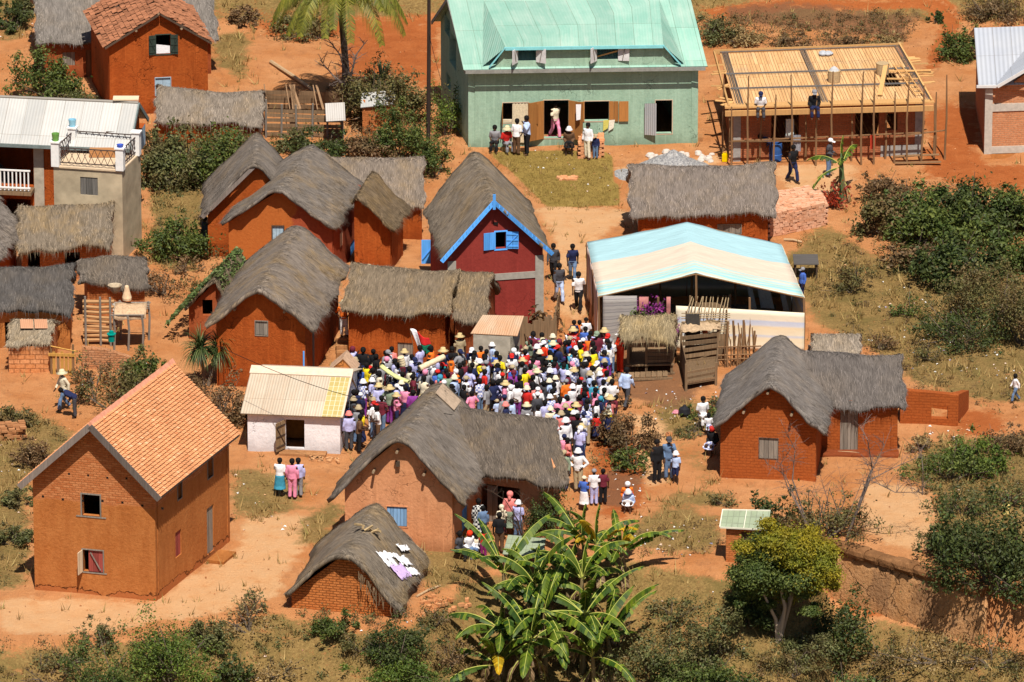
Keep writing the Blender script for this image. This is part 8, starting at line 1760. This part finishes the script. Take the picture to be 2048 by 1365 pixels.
for k in range(24):
    az = 2*PI*k/24+rg2.uniform(-.15, .15); d = V((math.cos(az), math.sin(az)*.9, rg2.uniform(.35, 1.2))).normalized(); p = crown.copy(); mb = MB(); spine = []; L_ = rg2.uniform(3.3, 4.4); seg = 12
    for i in range(seg+1): spine.append(p.copy()); p = p+d*(L_/seg); d = (d+V((0, 0, -.22))).normalized()
    mb.tube(spine, [.03*(1-.8*i/seg) for i in range(seg+1)], 4)
    for i in range(4, seg*9):
        t = i/9; j = min(seg-1, int(t)); p0 = spine[j]+(spine[j+1]-spine[j])*(t-j); tan = (spine[j+1]-spine[j]).normalized(); sd = tan.cross(V((0, 0, 1))).normalized(); ll = .75*math.sin(PI*min(1, .12+t/seg*.85))*rg2.uniform(.7, 1.15)+.1
        for s_ in (-1, 1): e = p0+sd*s_*ll*.55+tan*ll*.35+V((0, 0, -ll*rg2.uniform(.5, 1.1))); m_ = (p0+e)/2+V((0, 0, .12*ll))+sd*s_*.1; wv_ = tan*.016; mb.add([p0-wv_, p0+wv_, m_+wv_, e, m_-wv_], [(0, 1, 2, 4), (4, 2, 3)])
    mb.build('frond', PALM, root)
base = g(765,170); root = empty('agave', base, 'grey green agave rosette above the small tin shed', 'plant'); mb = MB(); straps(mb, base+V((0, 0, .1)), 34, 1.1, .13, .3, 1.4, .35, 2); mb.build('leaf_rosette', m_leaf('agave_leaf', (.10, .16, .08), (.2, .28, .14), None, .1), root)
# bananas
BAN = m_leaf('banana_leaf', (.030, .078, .006), (.17, .225, .012), (.10, .145, .01), .2); RIB = m_flat('banana_rib', (.42, .44, .10), .1, rough=.5); BANY = m_leaf('banana_leaf_yellow', (.62, .36, .01), (.75, .48, .02), (.35, .30, .03), .35); BAND = m_leaf('banana_leaf_dry', (.22, .14, .07), (.36, .25, .14), None, .2)
def banana_leaf(seed, L_=2.3, W_=.52, el=1.0, sag=1.5, dry=False):
    rg = random.Random(seed); seg = 22; p = V((0, 0, 0)); e = el; sp = []
    for i in range(seg+1): sp.append(p.copy()); p = p+V((math.cos(e), 0, math.sin(e)))*(L_/seg); e -= sag/seg*(.5+i/seg)
    mb = MB(); rib = MB(); rib.tube([q_+V((0, 0, .012)) for q_ in sp], [.026*(1-.75*i/seg) for i in range(seg+1)], 5)
    for s_ in (-1, 1):
        tw = 0
        for i in range(3, seg):
            t0, t1 = (i-3)/(seg-3), (i-2)/(seg-3); w0, w1 = (W_*.5*(math.sin(PI*min(1, t*.93+.07))**.6) for t in (t0, t1))
            if rg.random() < .5: tw = rg.uniform(-.55, .35)
            dz = (-.55+tw*1.2)*(1.5 if dry else 1); g_ = .14 if rg.random() < .55 else .0
            a, b_ = sp[i], sp[i+1]; b2 = a+(b_-a)*(1-g_); o0 = V((.06, s_*w0, w0*dz)); o1 = V((.06, s_*w1, w1*dz)); up = V((0, s_*.5, .16))
            mb.add([a, b_, a+o0*.5+V((0, 0, .03)), b_+o1*.5+V((0, 0, .03)), a+o0, b2+o1], [(0, 1, 3, 2), (2, 3, 5, 4)])
    return mb.mesh('banana_leaf', smooth=False), rib.mesh('midrib', smooth=True)
rl = random.Random(5)
BL_ = [banana_leaf(k, rl.uniform(2.3, 3.3), rl.uniform(.36, .48), rl.uniform(.2, 1.15), rl.uniform(.8, 1.8)) for k in range(9)]+[banana_leaf(30+k, 1.9, .5, 1.5, .5) for k in range(2)]+[banana_leaf(40+k, 1.7, .4, -.6, 1.3, True) for k in range(3)]
for a, b_ in BL_: a.materials.append(BAN); b_.materials.append(RIB)
STEMM = m_wood('banana_stem', (.20, .15, .07), .4)
def banana(px, py, hgt, label, n_=9, sc_=1., seed=0, dry=3, yellow=0):
    rg = random.Random(seed+int(px)); base = g(px, py); root = empty('banana_plant', base, label, 'banana plant', 'banana plants'); top = base+V((rg.uniform(-.25, .25), rg.uniform(-.2, .2), hgt)); mb = MB(); mb.tube([base-V((0, 0, .2)), base+(top-base)*.5, top], [.14*sc_, .11*sc_, .07*sc_], 9); mb.build('pseudostem', STEMM, root)
    for i in range(n_+dry):
        isd = i >= n_; k = rg.choice((11, 12, 13)) if isd else (9+i % 2 if i == 0 else rg.randrange(9)); me, rib = BL_[k]; az = 2.4*i+rg.uniform(-.4, .4)
        o = bpy.data.objects.new('leaf', me); C.objects.link(o); o.parent = root; o.location = top-base-V((0, 0, (.25+.5*rg.random()) if isd else .12*(i/n_))); o.rotation_euler = (rg.uniform(-.15, .15), rg.uniform(-.25, .2), az); s_ = sc_*rg.uniform(.85, 1.12); o.scale = (s_, s_, s_); o['_w'] = (0, 0, 0)
        o.material_slots[0].link = 'OBJECT'; o.material_slots[0].material = BAND if isd else (BANY if i in range(2, 2+yellow) else BAN)
        r_ = bpy.data.objects.new('midrib', rib); C.objects.link(r_); r_.parent = o
bl = ['tallest banana plant in the middle of the big clump','banana plant at the left flank of the clump','banana plant in front of the clump with brown stem','banana plant right of centre in the clump','banana plant at right flank low on the bank','banana plant at the back of the big clump, left','banana plant at the back of the big clump, right','low young banana plant at the clump front left','banana plant beside the green sheet table','banana plant of the upper group with yellow leaf','upper group banana plant nearest the path','upper group banana plant by the wing corner','low banana plant at bottom edge right of stems','banana plant between upper and lower groups']
for k, (x, y, h_, n_, yl) in enumerate([(1090,1345,2.7,12,0),(1005,1350,2.0,11,0),(1050,1385,2.3,11,0),(1165,1345,2.5,12,0),(1225,1355,1.7,10,0),(1060,1275,2.4,11,0),(1160,1270,2.4,11,0),(995,1385,1.2,9,1),(1010,1225,1.7,10,0),(1195,1165,1.7,9,2),(1255,1165,1.3,9,1),(1170,1155,1.4,8,1),(1190,1400,1.9,8,0),(1140,1215,1.5,8,0)]): banana(x, y, h_*.92, bl[k], n_, .86 if y < 1230 else .95, k, 6 if y > 1250 else 2, yl)
banana(1692,402,1.6,'small ragged banana plant before the scaffolding',5,.75,3,3); 
base = g(1682,408); mb = MB(); mb.tube([base, base+V((0, 0, 1.6)), base+V((-.03, 0, 2.3))], [.1, .11, .03], 8); mb.thing('cactus', m_flat('cactus_green', (.10, .15, .06), .2), 'straight green cactus column beside small banana plant', 'cactus')
# ------------------------------------------------------------------ loose cover: dry grass, litter
rg = np.random.default_rng(12)
def sample_mask(n_, fn):
    out = []
    while sum(len(o) for o in out) < n_:
        x = rg.uniform(-31, 35, 20000); y = rg.uniform(-50, 58, 20000); ok = rg.random(20000) < fn(x, y); out.append(np.stack([x[ok], y[ok]], 1))
    return np.concatenate(out)[:n_]
ix_ = lambda x, y: (np.clip(np.searchsorted(gy, y), 1, len(gy)-1), np.clip(np.searchsorted(gx, x), 1, len(gx)-1))
feet = [(h_.location.x, h_.location.y) for h_ in C.objects if h_.parent is None and h_.get('category') in ('house', 'hut', 'building', 'shed', 'marquee', 'ruin', 'outhouse')]
hid = GROUND_KEEP = [k for k in HOUSE_FOOT]
def gm(x, y):
    a, b_ = ix_(x, y); m = mg[a, b_]; nz = np.clip(.5+.9*smooth_noise(x, y, 1.3, 4.)+.4*smooth_noise(x, y, 3.1, 1.), 0, 1); m = m*nz
    for P in hid: m = np.where(inpoly(P, x, y), 0, m)
    return m
pts = sample_mask(11500, gm); P = []
for t in range(7):
    q_ = pts+rg.normal(0, .07, pts.shape); z = terrain(q_[:, 0], q_[:, 1]); b0 = np.concatenate([q_, z[:, None]-.02], 1); n_ = len(q_); a = rg.uniform(0, 2*PI, n_); hh = rg.gamma(3, .07, n_)+.05; wd = rg.uniform(.012, .03, n_); side = np.stack([np.cos(a), np.sin(a), 0*a], 1)*wd[:, None]; lean = rg.normal(0, .45, (n_, 2))*hh[:, None]
    P.append(np.stack([b0-side, b0+side, b0+np.concatenate([lean, hh[:, None]], 1)], 1))
P = np.concatenate(P); mb = MB(); mb.arr(P, 3); GRM = NT('dry_grass_blades'); c_ = GRM.ramp(GRM.island(), [(0., (.14, .09, .03)), (.35, (.30, .19, .068)), (.75, (.44, .31, .13)), (1., (.18, .16, .045))]); GRM.color(c_); GRM.rough(.9)
me = mb.mesh('dry_grass'); me.materials.append(GRM.m); o = bpy.data.objects.new('dry_grass', me); C.objects.link(o); o['kind'] = 'stuff'
pts = sample_mask(2600, lambda x, y: (lambda a, b_: ml[a, b_])(*ix_(x, y))*.9); P = []
for t in range(4):
    q_ = pts+rg.normal(0, .05, pts.shape); z = terrain(q_[:, 0], q_[:, 1]); b0 = np.concatenate([q_, z[:, None]-.01], 1); n_ = len(q_); a = rg.uniform(0, 2*PI, n_); hh = rg.uniform(.03, .10, n_); side = np.stack([np.cos(a), np.sin(a), 0*a], 1)*.012; P.append(np.stack([b0-side, b0+side, b0+np.concatenate([rg.normal(0, .03, (n_, 2)), hh[:, None]], 1)], 1))
mb = MB(); mb.arr(np.concatenate(P), 3); me = mb.mesh('lawn_grass'); GL = NT('lawn_blades'); GL.color(GL.ramp(GL.island(), [(0., (.15, .10, .025)), (1., (.34, .23, .07))])); me.materials.append(GL.m); o = bpy.data.objects.new('lawn_grass', me); C.objects.link(o); o['kind'] = 'stuff'
def scatter(name, poly_px, n_, smin, smax, mats):
    mb = MB(); mb2 = []
    for P_, k in poly_px:
        W_ = wpoly(P_); lo, hi = W_.min(0), W_.max(0)
        for _ in range(k):
            x, y = rg.uniform(lo[0], hi[0]), rg.uniform(lo[1], hi[1])
            if not inpoly(W_, np.array([x]), np.array([y]))[0] or any(inpoly(Q, np.array([x]), np.array([y]))[0] for Q in hid): continue
            z = tz(x, y); s_ = rg.uniform(smin, smax); a = rg.uniform(0, 6.3); c_, sn = math.cos(a)*s_, math.sin(a)*s_; mb.add([(x-c_, y-sn, z+.01), (x+sn*.6, y-c_*.6, z+.03+s_*.4), (x+c_, y+sn, z+.015), (x-sn*.7, y+c_*.7, z+.02+s_*.2)], [(0, 1, 2), (0, 2, 3)])
    me = mb.mesh(name); me.materials.append(mats); o = bpy.data.objects.new(name, me); C.objects.link(o); o['kind'] = 'stuff'
LIT = NT('litter'); LIT.color(LIT.ramp(LIT.island(), [(0., (.7, .68, .66)), (.55, (.78, .77, .76)), (.6, (.45, .32, .22)), (.85, (.66, .5, .4)), (.9, (.3, .4, .6)), (1., (.6, .2, .15))]))
scatter('litter', [([(1290,780),(1440,770),(1420,860),(1300,840)], 60), ([(1750,560),(2040,620),(2040,780),(1830,760),(1720,680)], 110), ([(1180,930),(1300,940),(1290,1010),(1200,1030)], 45), ([(1820,850),(2040,850),(2040,1000),(1900,980)], 50), ([(980,290),(1220,290),(1230,400),(1090,410)], 26), ([(0,860),(60,860),(60,1060),(0,1060)], 30), ([(1260,1030),(1440,1040),(1420,1120),(1270,1100)], 40), ([(400,1290),(900,1280),(900,1365),(400,1365)], 26), ([(1300,1200),(2040,1260),(2040,1365),(1300,1365)], 30), ([(0,30),(70,30),(70,80),(0,80)], 16), ([(470,920),(640,920),(640,1080),(470,1060)], 18), ([(150,740),(300,700),(300,760),(150,790)], 24)], 0, .03, .085, LIT.m)
PEB = NT('pebbles'); PEB.color(PEB.ramp(PEB.island(), [(0., (.30, .10, .03)), (.6, (.48, .22, .09)), (1., (.62, .38, .22))]))
scatter('pebbles', [([(0,60),(2047,60),(2047,1360),(0,1360)], 3200)], 0, .02, .06, PEB.m)
